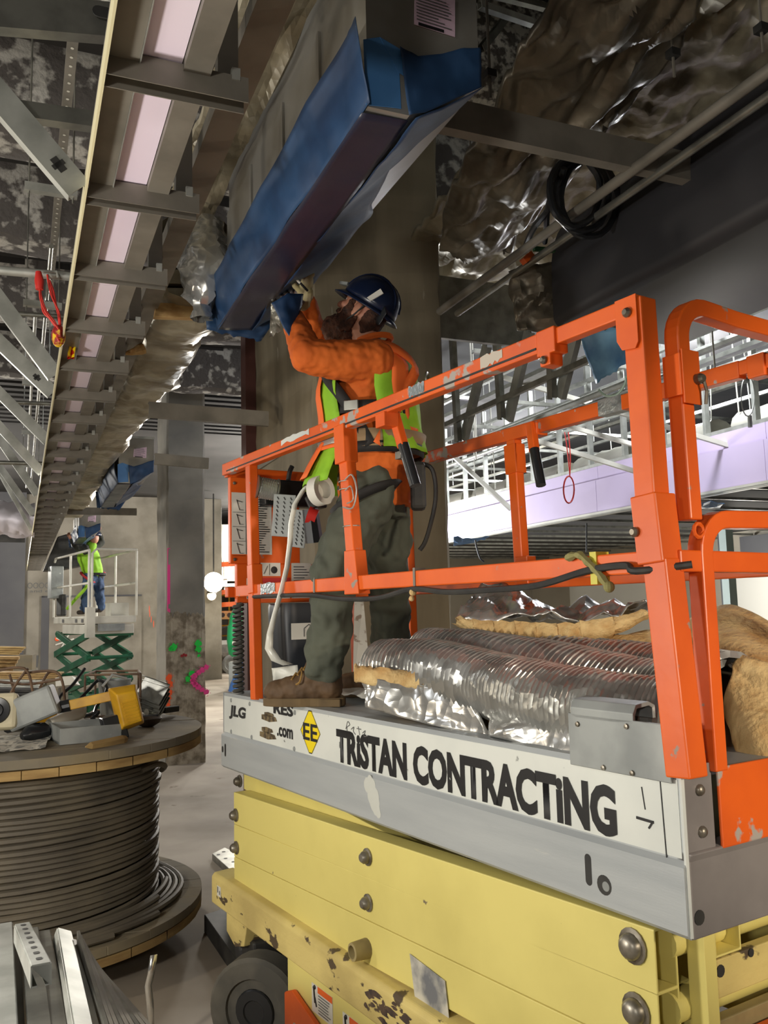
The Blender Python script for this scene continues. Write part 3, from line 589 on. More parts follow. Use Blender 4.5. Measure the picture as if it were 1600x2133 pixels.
# ------------------------------------------------------------------ crumpled sheets
def crumple(p, amp, sc, seed=0):
    q = V(p)*sc+V((seed*5.1, seed*2.3, seed*1.7))
    w_ = V((noise.noise(q*.7+V((9, 1, 4))), noise.noise(q*.7+V((2, 8, 5))), noise.noise(q*.7)))*.5
    q2 = V((q.dot(UA)*.3, q.dot(VB)*1.3, q.z))+w_
    return (noise.noise(q)*.5+(.3-abs(noise.noise(q2)))*.7+(.3-abs(noise.noise(q2*2.3)))*.3)*amp
def sheet(name, mt, parent, fn, nu, nv, nrm, amp, sc=6, seed=0, thick=.012, smooth=False, rag=0):
    rows = []
    for i in range(nu+1):
        r = []
        for k in range(nv+1):
            u, v = i/nu, k/nv
            if rag:
                e = rag*noise.noise(V((v*9, seed, 0)))*(1 if i in (0, nu) else 0); u = min(max(u+e, -.1), 1.1)
            p = fn(u, v); n = nrm(u, v) if callable(nrm) else nrm
            r.append(p+V(n)*crumple(p, amp, sc, seed))
        rows.append(r)
    m = MB(); m.grid(rows); return m.build(name, M[mt] if isinstance(mt, str) else mt, parent, smooth=smooth, thick=thick)
def bil(a, b, c, d):                                   # corners: (0,0) (0,1) (1,1) (1,0)
    return lambda u, v: (V(a)*(1-v)+V(b)*v)*(1-u)+(V(d)*(1-v)+V(c)*v)*u
# ------------------------------------------------------------------ soffit ladder on the left
sf = thing('soffit_frame', 'long steel stud soffit ladder with a pink lit strip receding along the ceiling', 'ceiling frame', G(12, .3, 3.08))
m = MB(); m.chan(G(.8, .187, 3.125), G(23.7, .187, 3.125), .074, .05, .003); P('track', m, 'galv_dark', sf)
m = MB(); m.bb(G, .8, 23.7, .146, .152, 3.075, 3.13); o = P('edge_strip', m, mat('pale_edge', srgb(214, 206, 168), .5), sf); o['label'] = 'thin pale metal edge'
m = MB(); m.chan(G(.8, .353, 3.125), G(23.7, .353, 3.125), .062, .05, .003); P('track', m, 'galv_dark', sf)
m = MB(); m.chan(G(.8, .53, 3.32), G(23.7, .53, 3.32), .085, .05, .003); P('track', m, 'galv_dark', sf)
m = MB(); m.bb(G, .8, 23.7, .2245, .227, 3.12, 3.18); P('inner_track', m, 'galv_light', sf)
litboard = mat('lit_purple_board', srgb(242, 228, 242), .7, 0, srgb(234, 218, 236), 1.2)  # purple board painted paler, the strong light on it put into the colour
for k in range(9): m = MB(); m.bb(G, .8+2.55*k, .8+2.55*k+2.545, 0.228, .320, 3.146+.0006*(k % 2), 3.16); P('gypsum_board', m, litboard, sf)
mj = MB(); mj.chan(G(.025, .15, 3.142), G(.025, .475, 3.142), .052, .062, .003, up=-ZZ)
mv = MB(); mv.chan(G(.06, .44, 3.12), G(.06, .44, 3.62), .05, .035, .003, up=UA)
md = MB(); md.chan(G(.06, .42, 3.1), G(.36, .50, 3.34), .03, .03, .003, up=ZZ)
mc = MB(); mc.bb(G, -.004, .012, .435, .455, 3.13, 3.16)
protoj = None
for k in range(-1, 36):
    a = 1.885+.6115*k
    if protoj is None:
        protoj = []
        for mm, nm, mt in ((mj, 'joist', 'galv_dark'), (mv, 'hanger_stud', 'galv_dark'), (md, 'diagonal_stud', 'galv_dark'), (mc, 'clip', 'galv_light')):
            o = mm.build(nm, M[mt], sf); protoj.append(o)
            for v_ in o.data.vertices: v_.co += sf.location
            o.location = UA*a-sf.location
    else:
        for o in protoj: c = o.copy(); COL.objects.link(c); c.location = UA*a-sf.location
# kicker braces to the left edge
brc = [((165, 393), (0, 252), 2.45, .075), ((115, 782), (0, 655), 4.8, .085), ((110, 818), (0, 738), 5.3, .08), ((100, 918), (0, 838), 7.0, .08), ((88, 985), (0, 905), 8.4, .08), ((78, 1030), (0, 930), 9.6, .08), ((70, 1072), (0, 985), 11.5, .08), ((66, 1105), (8, 1010), 13, .05), ((66, 1110), (20, 1035), 13.4, .05)]
for i, (p1, p0, a, wd) in enumerate(brc):
    A_ = atpl(*p1, G(a, 0, 0), UA); B_ = atpl(*p0, G(a, 0, 0), UA); B_ = A_+(B_-A_)*1.7+ZZ*.12
    root = thing('kicker_brace', ['pale steel kicker brace with a keyhole slot, nearest of those meeting the soffit edge', 'second kicker brace from the camera, crossing above the red cable bundle', 'third kicker brace, close below the second one', 'fourth kicker brace, halfway down the left edge', 'fifth kicker brace down the left edge', 'sixth kicker brace, over the trapeze with two conduits', 'seventh kicker brace, just above the silver wrapped duct', 'slim brace in front of the silver wrapped duct, upper of two', 'slim brace in front of the silver wrapped duct, lower of two'][i], 'brace', A_, 'kicker braces along the soffit edge')
    m = MB(); m.chan(A_, B_, wd, .035, .003, up=UA, lip=.01); P('stud', m, 'galv_light', root)
    if i in (0, 2): 
        d_ = (B_-A_).normalized(); c_ = A_+d_*(.06 if i == 0 else .1)-UA*.001
        m = MB(); m.beam(c_, c_+d_*.045, .022, .001, UA); m.beam(c_+d_*.015, c_+d_*.03, .038, .001, UA); P('slot_hole', m, 'black', root)
# ------------------------------------------------------------------ fireproofed beams and deck above, left
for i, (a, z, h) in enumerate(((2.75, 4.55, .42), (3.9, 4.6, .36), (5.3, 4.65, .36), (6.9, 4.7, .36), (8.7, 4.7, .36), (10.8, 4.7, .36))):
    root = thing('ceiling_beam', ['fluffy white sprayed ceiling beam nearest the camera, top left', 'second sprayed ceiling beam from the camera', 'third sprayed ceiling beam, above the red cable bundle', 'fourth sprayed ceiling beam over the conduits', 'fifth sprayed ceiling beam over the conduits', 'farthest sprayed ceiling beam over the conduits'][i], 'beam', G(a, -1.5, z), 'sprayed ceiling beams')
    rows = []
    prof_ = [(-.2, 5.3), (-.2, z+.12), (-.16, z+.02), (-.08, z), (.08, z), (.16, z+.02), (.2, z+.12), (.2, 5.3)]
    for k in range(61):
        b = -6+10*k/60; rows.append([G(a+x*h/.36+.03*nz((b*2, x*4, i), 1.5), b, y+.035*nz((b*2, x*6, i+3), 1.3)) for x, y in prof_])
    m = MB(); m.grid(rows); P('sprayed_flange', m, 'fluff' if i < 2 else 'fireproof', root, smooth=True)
m = MB()
for k in range(60): m.bb(G, -2+.3*k, -1.85+.3*k, -7, 4, 5.2, 5.29)
struct(m.build('ceiling', M['darkceil']))
def cstud(name, label, p0, p1, wd, up, mt='galv', grp=None, h=.04, cat='stud'):
    root = thing(name, label, cat, (V(p0)+V(p1))/2, grp); m = MB(); m.chan(p0, p1, wd, h, .003, up=up, lip=.01); P('channel', m, mt, root); return root
A_ = lambda px, py, a: atpl(px, py, G(a, 0, 0), UA)
o = cstud('steel_stud', 'wide grey stud with an oval slot crossing the ceiling, top left corner', A_(-300, -10, 2.3), A_(260, 42, 2.3), .1, UA, 'galv')
c = A_(205, 24, 2.28); m = MB(); pts = arc(c, VB, ZZ, .016, pi/2, 1.5*pi, 6)+arc(c+VB*.05, VB, ZZ, .016, -pi/2, pi/2, 6); m.prism([p-UA*.003 for p in pts], UA*.004); P('slot_hole', m, 'black', o)
cstud('steel_stud', 'narrow dark stud crossing the ceiling left of the soffit, under the sprayed beams', A_(-150, 196, 2.6), A_(230, 252, 2.6), .05, UA, 'galv')
cstud('steel_stud', 'dull steel stud running right from behind the blue wrapped duct', G(2.6, 1.12, 3.66), G(2.6, 2.75, 3.66), .12, UA, 'galv_dark', h=.05)
for i, (p0, p1, a) in enumerate((((310, 852), (560, 872), 5.6), ((322, 955), (435, 965), 7.9), ((140, 1064), (285, 1066), 12.5))):
    cstud('steel_stud', ['dull stud spanning behind the foil duct to the big column', 'dull stud spanning above the farther concrete column', 'far dull stud above the white scissor lift'][i], A_(*p0, a), A_(*p1, a), .1, UA, 'galv_dark', 'cross studs beyond the foil duct')
# perforated strut and conduits
st = thing('perforated_strut', 'perforated steel strut running overhead towards the far bay, top left', 'strut', G(4, .15, 4.2))
m = MB(); m.chan(G(.8, .152, 4.2), G(6.4, .152, 4.2), .042, .04, .003); P('channel', m, 'galv_dark', st)
hm = MB(); hm.lathe([(.007, 0), (.007, .001)], (0, 0, 0), -ZZ, 8); pr_ = None
for k in range(84):
    if pr_ is None:
        pr_ = hm.build('strut_hole', M['whitepaint'], st)
        for v_ in pr_.data.vertices: v_.co += st.location
        c = pr_
    else: c = pr_.copy(); COL.objects.link(c)
    c.location = G(1.0+.063*k, .152, 4.1995)-st.location
cnd = []
for i, (b, z, a0) in enumerate(((.06, 4.0, 6.3), (.125, 4.0, 5.1))):
    root = thing('conduit', ['left of two bright conduits running away overhead', 'right of two conduits running away overhead'][i], 'conduit', G(9, b, z))
    m = MB(); m.tube([G(a0, b, z), G(15, b, z)], .014, 10); P('pipe', m, 'galv_light' if i == 0 else 'galv', root, smooth=True)
    m = MB(); m.tube([G(a0+.9, b, z), G(a0+1.0, b, z)], .019, 10); P('coupling', m, 'galv_light', root, smooth=True)
for i, (a, zz) in enumerate(((4.3, 3.96), (6.0, 3.97), (8.1, 3.97), (10.3, 3.97), (12.6, 3.97))):
    root = thing('trapeze_hanger', ['nearest trapeze bar, below the red bundle plug', 'second trapeze bar under the two conduits', 'third trapeze bar under the two conduits', 'fourth trapeze bar under the two conduits', 'farthest trapeze bar under the two conduits'][i], 'hanger', G(a, .1, zz), 'trapeze hangers')
    m = MB(); m.chan(G(a, -.02, zz-.03), G(a, .22, zz-.03), .042, .04, .003); P('strut_bar', m, 'galv_light', root)
    for b in (0, .2): m = MB(); m.tube([G(a, b, zz-.06), G(a, b, 5.3)], .005, 6); P('threaded_rod', m, 'galv', root)
for i, (p0, p1, a, r) in enumerate((((-80, 556), (170, 578), 3.9, .02), ((-80, 645), (160, 662), 5.2, .014), ((-80, 834), (130, 842), 7.5, .016), ((-60, 962), (100, 966), 9, .02))):
    root = thing('conduit', ['thick pipe crossing under the ceiling where the red bundle hangs', 'thin pipe crossing under the ceiling behind the two conduits', 'far thin pipe crossing behind the third brace', 'farthest pipe crossing behind the braces'][i], 'conduit', A_(*p0, a)); m = MB(); m.tube([A_(*p0, a), A_(*p1, a)], r, 10); P('pipe', m, 'galv_light' if i == 0 else 'galv', root, smooth=True)
    if i == 0: m = MB(); m.tube([A_(86, 566, 3.85), A_(118, 566, 3.85), A_(121, 578, 3.85)], .006, 6); P('spring_clip', m, 'galv_light', root)
# red cable bundle
rb = thing('cable_bundle', 'red wires hung over a pipe and dropping behind the soffit edge', 'wire', A_(95, 590, 3.8))
m = MB(); m.tube([A_(80, 566, 3.8), A_(82, 585, 3.8), A_(82, 603, 3.8)], [.012, .02, .016], 10); P('plug', m, 'red', rb, smooth=True)
rnd = random.Random(3)
for k in range(7):
    j = lambda s=4: rnd.uniform(-s, s)
    pts = [(84+j(2), 600), (84+j(), 625+j()), (95+j(), 650+j()), (112+j(), 672+j()), (122+j(3), 690), (120+j(3), 700), (124, 712)] if k < 4 else [(97+j(2), 572), (106+j(), 600), (113+j(), 625+j()), (119+j(), 650), (126+j(3), 680), (122+j(3), 700), (124, 712)]
    m = MB(); m.tube(spline([A_(x, y, 3.8+.02*k) for x, y in pts], 5), .004, 5); P('wire', m, mat('red_wire%d' % k, srgb(196+k*4, 52, 44), .45), rb, smooth=True)
m = MB(); m.ball(A_(122, 700, 3.85), .03, .03, .05); m.beam(A_(124, 690, 3.82), A_(126, 705, 3.82), .05, .02); o = P('label_roll', m, mat('red_pack', srgb(150, 30, 30), .5, 0, srgb(230, 190, 30), 18, .5, .55), rb)
pk = thing('snack_bag', 'red and yellow crumpled bag wedged inside the soffit frame', 'bag', G(4.5, .28, 3.2))
m = MB(); rows = [[A_(150+8*cos(t)+x*.12, y+x*.1, 4.14)+UA*.02*sin(2*t) for t in [2*pi*k/10 for k in range(10)]] for y, x in ((705, 30), (712, 20), (725, 5), (738, -12), (748, -20))]; m.grid(rows, True); P('bag_film', m, mat('red_foil_bag', srgb(176, 26, 24), .35, 0, srgb(246, 214, 30), 16, .52, .56), pk, smooth=True)
# ------------------------------------------------------------------ duct boxes wrapped in blue film
def ductbox(first, da):
    if first:
        root = thing('duct_box', 'large sheet metal duct box wrapped in blue plastic film above the worker', 'duct', G(2.8, .95, 3.2))
        q = [(.82, 3.2), (.94, 3.2), (1.16, 3.335), (1.16, 3.66), (.82, 3.66)]
        m = MB(); m.prism([G(1.98, b, z) for b, z in q], UA*1.68); P('box', m, 'duct', root)
        m = MB(); m.bb(G, 1.985, 3.64, .825, 1.155, 3.66, 4.35); P('riser', m, 'duct', root)  # duct wall carried higher, also to block lamp light from the column top
        m = MB()
        for a in (2.35, 2.75, 3.2): m.bb(G, a, a+.02, .812, .822, 3.35, 3.66)
        P('seam', m, 'duct', root)
        e = lambda px, py, d=.004: atpl(px, py, G(1.98-d, 0, 0), UA)
        m = MB(); m.prism([e(864, -6), e(948, 0), e(948, 77), e(863, 50)], UA*.0015); o = P('shipping_label', m, mat('label_paper', srgb(214, 186, 204), .6), root)
        n = printlines(random.Random(5), e(868, 44, .0055), (e(944, 68)-e(868, 44)).normalized(), ZZ, .11, .085, 9); P('printed_text', n, 'ink_grey', o)
        n = MB(); n.prism([e(872, 46, .006), e(925, 62, .006), e(925, 68, .006), e(872, 52, .006)], UA*.0008); P('barcode', n, 'inkclean', o)
        # film: flat pale end piece, end drape, left flap, bottom, right flap
        m = MB(); m.prism([e(757, 82), e(792, 77), e(832, 150), e(836, 226), e(822, 224), e(763, 218)], UA*.002); m.prism([e(792, 77, .006), e(850, 112, .006), e(846, 160, .006), e(830, 150, .006)], UA*.002); P('film_flat', m, 'bluefilm_light', root)
        fa = [e(x, y, .012) for x, y in ((832, 98), (870, 118), (920, 112), (965, 102), (1001, 100))]; fb = [e(x, y, .012) for x, y in ((850, 242), (885, 236), (930, 216), (968, 198), (1003, 182))]
        def pc(pts, v): x = v*(len(pts)-1); i = min(int(x), len(pts)-2); return pts[i]+(pts[i+1]-pts[i])*(x-i)
        sheet('film_end', 'bluefilm', root, lambda u, v: pc(fa, v)*(1-u)+pc(fb, v)*u, 16, 24, -UA, .02, 6, 2, .001, 60)
        lt = [G(1.9, .765, 3.385), G(2.0, .775, 3.40), G(2.3, .755, 3.385), G(2.8, .75, 3.36), G(3.3, .755, 3.36), G(3.72, .765, 3.37)]; lb = [G(1.96, .812, 3.2), G(2.1, .812, 3.195), G(2.4, .812, 3.195), G(2.8, .812, 3.195), G(3.3, .812, 3.19), G(3.8, .80, 3.16)]
        sheet('film_side', 'bluefilm', root, lambda u, v: pc(lt, v)*(1-u)+pc(lb, v)*u, 10, 60, -VB, .018, 4, 4, .001, 60, .03)
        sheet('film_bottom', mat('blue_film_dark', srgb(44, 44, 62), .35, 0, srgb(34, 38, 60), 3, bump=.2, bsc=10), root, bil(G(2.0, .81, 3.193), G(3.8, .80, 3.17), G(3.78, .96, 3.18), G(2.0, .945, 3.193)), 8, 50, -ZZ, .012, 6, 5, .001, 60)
        rt = [G(1.97, .95, 3.195), G(2.3, .95, 3.19), G(2.8, .95, 3.19), G(3.3, .95, 3.185), G(3.78, .95, 3.17)]; rbm = [G(1.96, 1.162, 3.325), G(2.15, 1.11, 3.29), G(2.35, 1.04, 3.25), G(2.6, 1.09, 3.27), G(2.8, 1.15, 3.31), G(3.3, 1.16, 3.31), G(3.75, 1.15, 3.30)]
        sheet('film_side', 'bluefilm', root, lambda u, v: pc(rt, v)*(1-u)+pc(rbm, v)*u, 10, 60, (VB-ZZ).normalized(), .02, 5, 6, .001, 60, .04)
        sheet('film_end', 'bluefilm', root, bil(G(3.8, .74, 3.36), G(3.8, 1.1, 3.28), G(3.84, 1.02, 3.15), G(3.83, .76, 3.17)), 8, 14, UA, .04, 8, 8, .001, 60, .1)
        m = MB(); m.bb(G, 1.974, 1.98, .82, 1.165, 3.655, 3.68); P('flange', m, 'galv_light', root)
        return root
    o = copy_tree(db); o.location = db.location+UA*da+VB*.06
    for ch in list(o.children):
        if ch.name.startswith('riser'): bpy.data.objects.remove(ch)
    return o
db = ductbox(True, 0)
o = ductbox(False, 6.85); o['label'] = 'second duct box with blue film, beyond the foil duct near the farther column'; 
o = ductbox(False, 13.1); o['label'] = 'far duct box with blue film over the white scissor lift'
# torn strips of clear film beside the worker's hands
ts = thing('film_scrap', 'torn strip of clear crumpled film hanging left of the worker\'s wrist', 'plastic film', atd(572, 700, 3.55))
sheet('film', mat('clear_film', srgb(150, 148, 136), .15, .3, srgb(90, 86, 76), 12, .4, .6, bump=.6, bsc=30), ts, bil(atd(566, 625, 3.55), atd(580, 625, 3.55), atd(584, 690, 3.55), atd(560, 703, 3.55)), 12, 5, (0, 1, 0), .03, 14, 3, .002, False, .1)
# foil wrapped duct that runs beside it
fd = thing('foil_duct', 'insulated foil duct sagging beside the soffit, dull tan facing', 'duct', G(7, .75, 3.4))
def fdring(a):
    s = .02*sin(a*9)+.015*nz((a*3, 0, 0), 1); sh_ = .09*min(1, max(0, (a-6.0)/2)); b0, b1 = .56+s*.6-sh_, .935+s-sh_; z0 = 3.36+.03*sin(a*5.5)*.6-.03*abs(nz((a*2.2, 4, 0), 1))
    P_ = []
    for k in range(20):
        t = 2*pi*k/20; x = cos(t); y = sin(t); f = 1/max(abs(x), abs(y))**.82
        p = G(a, (b0+b1)/2+(b1-b0)/2*x*f, z0+.2+.2*y*f); P_.append(p+V((0, 0, 1))*crumple(p, .05, 7, 2)+VB*crumple(p, .04, 8, 5))
    return P_
m = MB(); m.grid([fdring(3.95+.05*k) for k in range(190)], True); P('facing', m, 'foil_tan', fd, smooth=50)
m = MB()
for k in range(14): a = 4.25+.5*k; m.bb(G, a, a+.012, .55, .95, 3.345-.0*k, 3.36)
m2 = MB(); m2.tube(spline([G(3.95, .9, 3.38), G(3.9, .95, 3.35), G(3.88, 1.0, 3.33), G(3.87, 1.02, 3.2)], 5), [.02, .025, .02, .02, .018, .018, .016, .014, .014, .012, .012, .011, .01, .009, .008, .004], 6); P('fibre_tuft', m2, 'fibre', fd); m2 = MB(); m2.tube(spline([A_(300, 725, 4.6), A_(280, 732, 4.6), A_(255, 738, 4.6)], 4), [.03, .03, .03, .025, .02, .018, .012, .008, .003], 6); P('fibre_tuft', m2, 'fibre', fd)
fe = thing('foil_collar', 'bright crinkled foil sleeve bulging left of the blue wrapped duct end', 'insulation', G(3.5, .72, 3.5))
rows = []
for k in range(26):
    t = k/25; c = A_(440-14*t, 440+210*t, 3.75-.12*t)+UA*.1; r = .05+.10*sin(pi*min(1, t*1.1+.05))**.8
    rows.append([c+VB*cos(2*pi*j/18)*r*.75+UA*sin(2*pi*j/18)*r+VB*crumple(V((t*3, cos(j/18*6.28), sin(j/18*6.28))), .05, 3, 4) for j in range(18)])
m = MB(); m.grid(rows, True); P('foil', m, 'foil', fe, smooth=35)
bt = thing('duct_blanket', 'dark tan duct wrap between the soffit tracks and the sheet metal duct', 'insulation', G(2.6, .7, 3.72))
sheet('facing', 'foil_tan', bt, bil(G(1.2, .58, 3.74), G(1.2, .80, 3.74), G(3.9, .80, 3.74), G(3.9, .58, 3.74)), 60, 10, ZZ, .07, 6, 7, .02)
for i, (y0, y1) in enumerate(((515, 545), (560, 590), (598, 620), (630, 660))):
    root = thing('timber_batten', ['topmost pale batten above the foil duct', 'second pale batten above the foil duct', 'third pale batten above the foil duct', 'lowest tan batten right above the foil duct facing'][i], 'lumber', A_(400, y0, 4.0), 'battens over the foil duct')
    m = MB(); a = 3.98+.02*i; m.prism([A_(345-8*i, y1, a), A_(465-6*i, y1+4, a), A_(468-6*i, y0+4, a), A_(350-8*i, y0, a)], UA*.04); P('board', m, 'foil_tan' if i < 3 else 'lumber', root, bev=.003)
# ------------------------------------------------------------------ right: black film duct, pipes, foil
bd = thing('black_duct', 'big rounded black wrapped duct running across the upper right', 'duct', G(2.4, 2.9, 3.3))
prof_ = [(2.5, 3.36)]+[(2.56-.06*cos(t), 3.31+.02-.06*sin(t)+.03) for t in [pi/2*k/6 for k in range(7)]]+[(3.3, 3.28), (3.38, 3.34), (3.38, 3.9), (2.5+.16, 3.9)]+[(2.5+.16-.16*sin(t), 3.9-.3+.3*cos(t)) for t in [pi/2*k/8 for k in range(1, 9)]]
rows = []
for k in range(41):
    a = .2+3.42*k/40
    rows.append([G(a, b+.006*sin(a*4.3+z*3), z+.008*nz((a, b*2, z), 1.2)) for b, z in prof_])
m = MB(); m.grid(rows, True); P('duct_shell', m, 'duct_black', bd, smooth=True)
m = MB(); m.add(rows[-1], [list(range(len(prof_)))]); P('end_cover', m, 'duct_black', bd)
sheet('film', mat('backlit_blue_film', srgb(120, 170, 206), .35, 0, srgb(74, 120, 166), 5, bump=.2, bsc=14), bd, bil(A_(1205, 690, 3.62), A_(1320, 680, 3.3), A_(1320, 745, 3.3), A_(1240, 800, 3.62)), 12, 14, -UA, .05, 6, 3, .001, 60, .1)  # lighter blue paints the light shining through the film from behind
m = MB(); m.tube(spline([A_(1248, 812, 3.6), A_(1262, 824, 3.55), A_(1285, 822, 3.5), A_(1302, 800, 3.45), A_(1304, 785, 3.4)], 5), .007, 6); P('pale_strap', m, mat('pale_green_strap', srgb(186, 214, 200), .5), bd, smooth=True)
sheet('film', 'foil_dark', bd, bil(A_(1060, 565, 3.75), A_(1160, 545, 3.65), A_(1165, 690, 3.65), A_(1075, 690, 3.75)), 18, 14, -UA, .12, 7, 9, .004, 40)
for i, b in enumerate((2.22, 2.335)):
    root = thing('round_pipe', ['left of two long steel pipes crossing the upper right', 'right of two long steel pipes crossing the upper right'][i], 'pipe', G(3, b, 3.6)); m = MB(); m.tube([G(.5, b, 3.6), G(4.35, b, 3.6)], .022 if i == 0 else .018, 12); P('pipe', m, 'galv_dark' if i == 0 else 'galv', root, smooth=True)
cl = thing('cable_coil', 'black cable coiled and tied over the two pipes, upper right', 'cable', A_(1215, 400, 3.0))
rnd = random.Random(8)
for k in range(3):
    pts = []
    for j in range(22):
        t = 2*pi*j/22; pts.append(A_(1208+14*k-10+(52+4*k)*cos(t)+rnd.uniform(-2, 2), 398+8*k+(72+4*k)*sin(t)+rnd.uniform(-2, 2), 3.0+.03*k+.02*sin(t*2)))
    m = MB(); m.tube(pts, .016, 8, True); P('cable_loop', m, 'blackgloss', cl, smooth=True)
m = MB(); m.tube(spline([A_(1175, 350, 3.0), A_(1160, 400, 3.1), A_(1140, 440, 3.2), A_(1115, 470, 3.35), A_(1100, 500, 3.5), A_(1092, 525, 3.6)], 6), .016, 8); m2 = MB(); m2.tube(spline([A_(1150, 400, 3.1), A_(1140, 440, 3.2), A_(1138, 480, 3.4), A_(1135, 505, 3.5)], 6), .014, 8)
P('cable_tail', m, 'blackgloss', cl, smooth=True); P('cable_tail', m2, 'blackgloss', cl, smooth=True)
m = MB(); m.beam(A_(1090, 545, 3.55), A_(1106, 530, 3.55), .04, .03); P('orange_clip', m, 'orange', cl); m = MB(); m.beam(A_(1112, 518, 3.5), A_(1155, 522, 3.5), .02, .02); P('green_tape', m, mat('green_tape', srgb(60, 120, 80), .5), cl)
fb_ = thing('foil_blanket', 'huge dark crinkled foil blanket hanging under the ceiling, upper right', 'insulation', G(3.2, 2.1, 4.0))
ctl = [[(1165, -40), (1280, -40), (1460, -40)], [(1090, 90), (1230, 110), (1420, 100)], [(1020, 230), (1150, 240), (1310, 205)], [(960, 330), (1090, 370), (1215, 330)], [(930, 420), (1040, 450), (1120, 440)], [(915, 520), (985, 540), (1065, 505)]]
za = [4.05, 3.98, 4.08]
def fbf(u, v):
    x = u*5; i = min(int(x), 4); f_ = x-i; y = v*2; k = min(int(y), 1); g = y-k
    px = lambda i, k: V((ctl[i][k][0], ctl[i][k][1], za[k]))
    q = (px(i, k)*(1-g)+px(i, k+1)*g)*(1-f_)+(px(i+1, k)*(1-g)+px(i+1, k+1)*g)*f_
    return atz(q.x, q.y, q.z)
sheet('facing', 'foil_dark', fb_, fbf, 110, 70, -ZZ, .15, 4.5, 1, .03, 70)
fl = thing('foil_ceiling_wrap', 'pale crinkled foil wrap over the ceiling behind the two pipes', 'insulation', G(4, 3, 4.3))
sheet('facing', 'foil_tan', fl, bil(G(1.6, 1.9, 4.32), G(1.6, 4.2, 4.32), G(6.2, 4.4, 4.32), G(6.2, 2.5, 4.32)), 120, 70, -ZZ, .12, 5.5, 3, .03, 60)
for i, (px, py, py2, zt) in enumerate(((1022, 60, 205, 3.8), (1405, 40, 160, 3.9), (1590, 10, 110, 3.9), (1050, 400, 530, 4.0), (985, 320, 440, 4.0))):
    root = thing('threaded_rod', ['threaded rod right of the duct label', 'rod with a black clip hanging into the foil, upper right', 'rod at the right edge of the ceiling', 'rod poking from the dark blanket left of the cable coil', 'rod beside the big column top'][i], 'rod', atz(px, py2, zt), 'ceiling rods')
    b_ = atz(px, py2, zt); m = MB(); m.tube([b_, b_+ZZ*1.2], .006, 6); P('rod', m, 'galv_dark', root); m = MB(); m.bb(lambda a, b, z: b_+UA*a+VB*b+ZZ*z, -.02, .02, -.02, .02, .08, .11); P('rod_nut', m, 'black', root)
# clutter of hangers at the top centre
for i, (p0, p1, d) in enumerate((((1000, 18), (1110, 55), 3.4), ((1005, 110), (1060, 40), 3.5), ((1030, -5), (1150, 25), 3.7))):
    root = thing('hanger_strut', ['upper strut among the rods right of the label', 'slanting strut among the rods right of the label', 'highest strut at the frame top right of the label'][i], 'strut', atd(*p0, d)); m = MB(); m.chan(atd(*p0, d), atd(*p1, d+.2), .03, .03, .003); P('channel', m, 'galv', root)
# ------------------------------------------------------------------ right soffit frame with leaning studs
rs = thing('stud_ladder', 'hanging frame of upright and slanted studs right of the big column', 'ceiling frame', G(5.2, 3.25, 3.4))
m = MB(); m.chan(G(4.1, 3.25, 3.385), G(7.5, 3.25, 3.385), .03, .04, .003); P('runner', m, 'galv', rs)
B_ = lambda px, py, b=3.25: atpl(px, py, G(0, b, 0), VB)
for p0, p1 in (((950, 920), (938, 700)), ((1040, 872), (1026, 650)), ((1145, 830), (1140, 650))):
    q0, q1 = B_(*p0), B_(*p1); m = MB(); m.chan(q0, q1, .06, .04, .003, up=VB); P('upright_stud', m, 'galv', rs)
for p0, p1 in (((962, 915), (1010, 720)), ((1054, 875), (1098, 690)), ((1162, 828), (1202, 670))):
    q0, q1 = B_(*p0, 3.3), B_(*p1, 3.3); m = MB(); m.chan(q0, q1, .09, .04, .003, up=VB, lip=.012); o = P('slanted_stud', m, 'galv_light', rs)
m = MB(); m.bb(G, 5.2, 5.24, 2.6, 3.4, 3.75, 4.2); o = tag(m.build('sheet_plate', M['galv']), 'dull sheet metal plate at the column, over the leaning studs', 'metal sheet')
# ------------------------------------------------------------------ purple bulkhead
bk = thing('bulkhead', 'long purple gypsum bulkhead under busy ceiling framing on the right', 'bulkhead', G(10, 6.1, 2.9))
for k in range(6): m = MB(); m.bb(G, 3.2+2.44*k, 3.2+2.44*k+2.435, 6.05+.001*(k % 2), 6.065, 2.9, 3.30); P('gypsum_board', m, 'purple', bk)
for k in range(6): m = MB(); m.bb(G, 3.2+2.44*k, 3.2+2.44*k+2.435, 6.085+.001*(k % 2), 6.10, 3.30, 3.46); P('gypsum_board', m, 'purple', bk)
m = MB(); m.bb(G, 3.2, 17.8, 6.03, 6.09, 2.885, 2.905); m.bb(G, 3.2, 17.8, 6.03, 6.036, 2.885, 2.93); P('corner_bead', m, 'whitepaint', bk)
m = MB(); m.chan(G(3.2, 6.12, 3.46), G(17.8, 6.12, 3.46), .05, .04, .003); P('track', m, 'galv_light', bk)
mk = MB(); mk.chan(G(0, 6.14, 3.46), G(0, 6.14, 4.7), .06, .04, .003, up=UA); pk_ = None
for k in range(22):
    if pk_ is None:
        pk_ = mk.build('stud', M['galv_light'], bk); c = pk_
        for v_ in pk_.data.vertices: v_.co += bk.location
    else: c = pk_.copy(); COL.objects.link(c)
    c.location = UA*(3.9+.62*k)-bk.location
rnd = random.Random(21)
for i in range(9):
    a = 4.6+1.35*i; root = thing('duct_run', ORD[i]+' white duct section from the camera behind the bulkhead studs', 'duct', G(a, 6.6, 3.5), 'white duct sections behind the bulkhead')
    rows = [[G(a-.5+1.0*k/8, 6.7+.2*cos(t), 3.62+.16*sin(t))+ZZ*.02*nz((a+k, t, 0), 1) for t in [2*pi*j/12 for j in range(12)]] for k in range(9)]
    m = MB(); m.grid(rows, True); P('wrap', m, 'whitepaint', root, smooth=True)
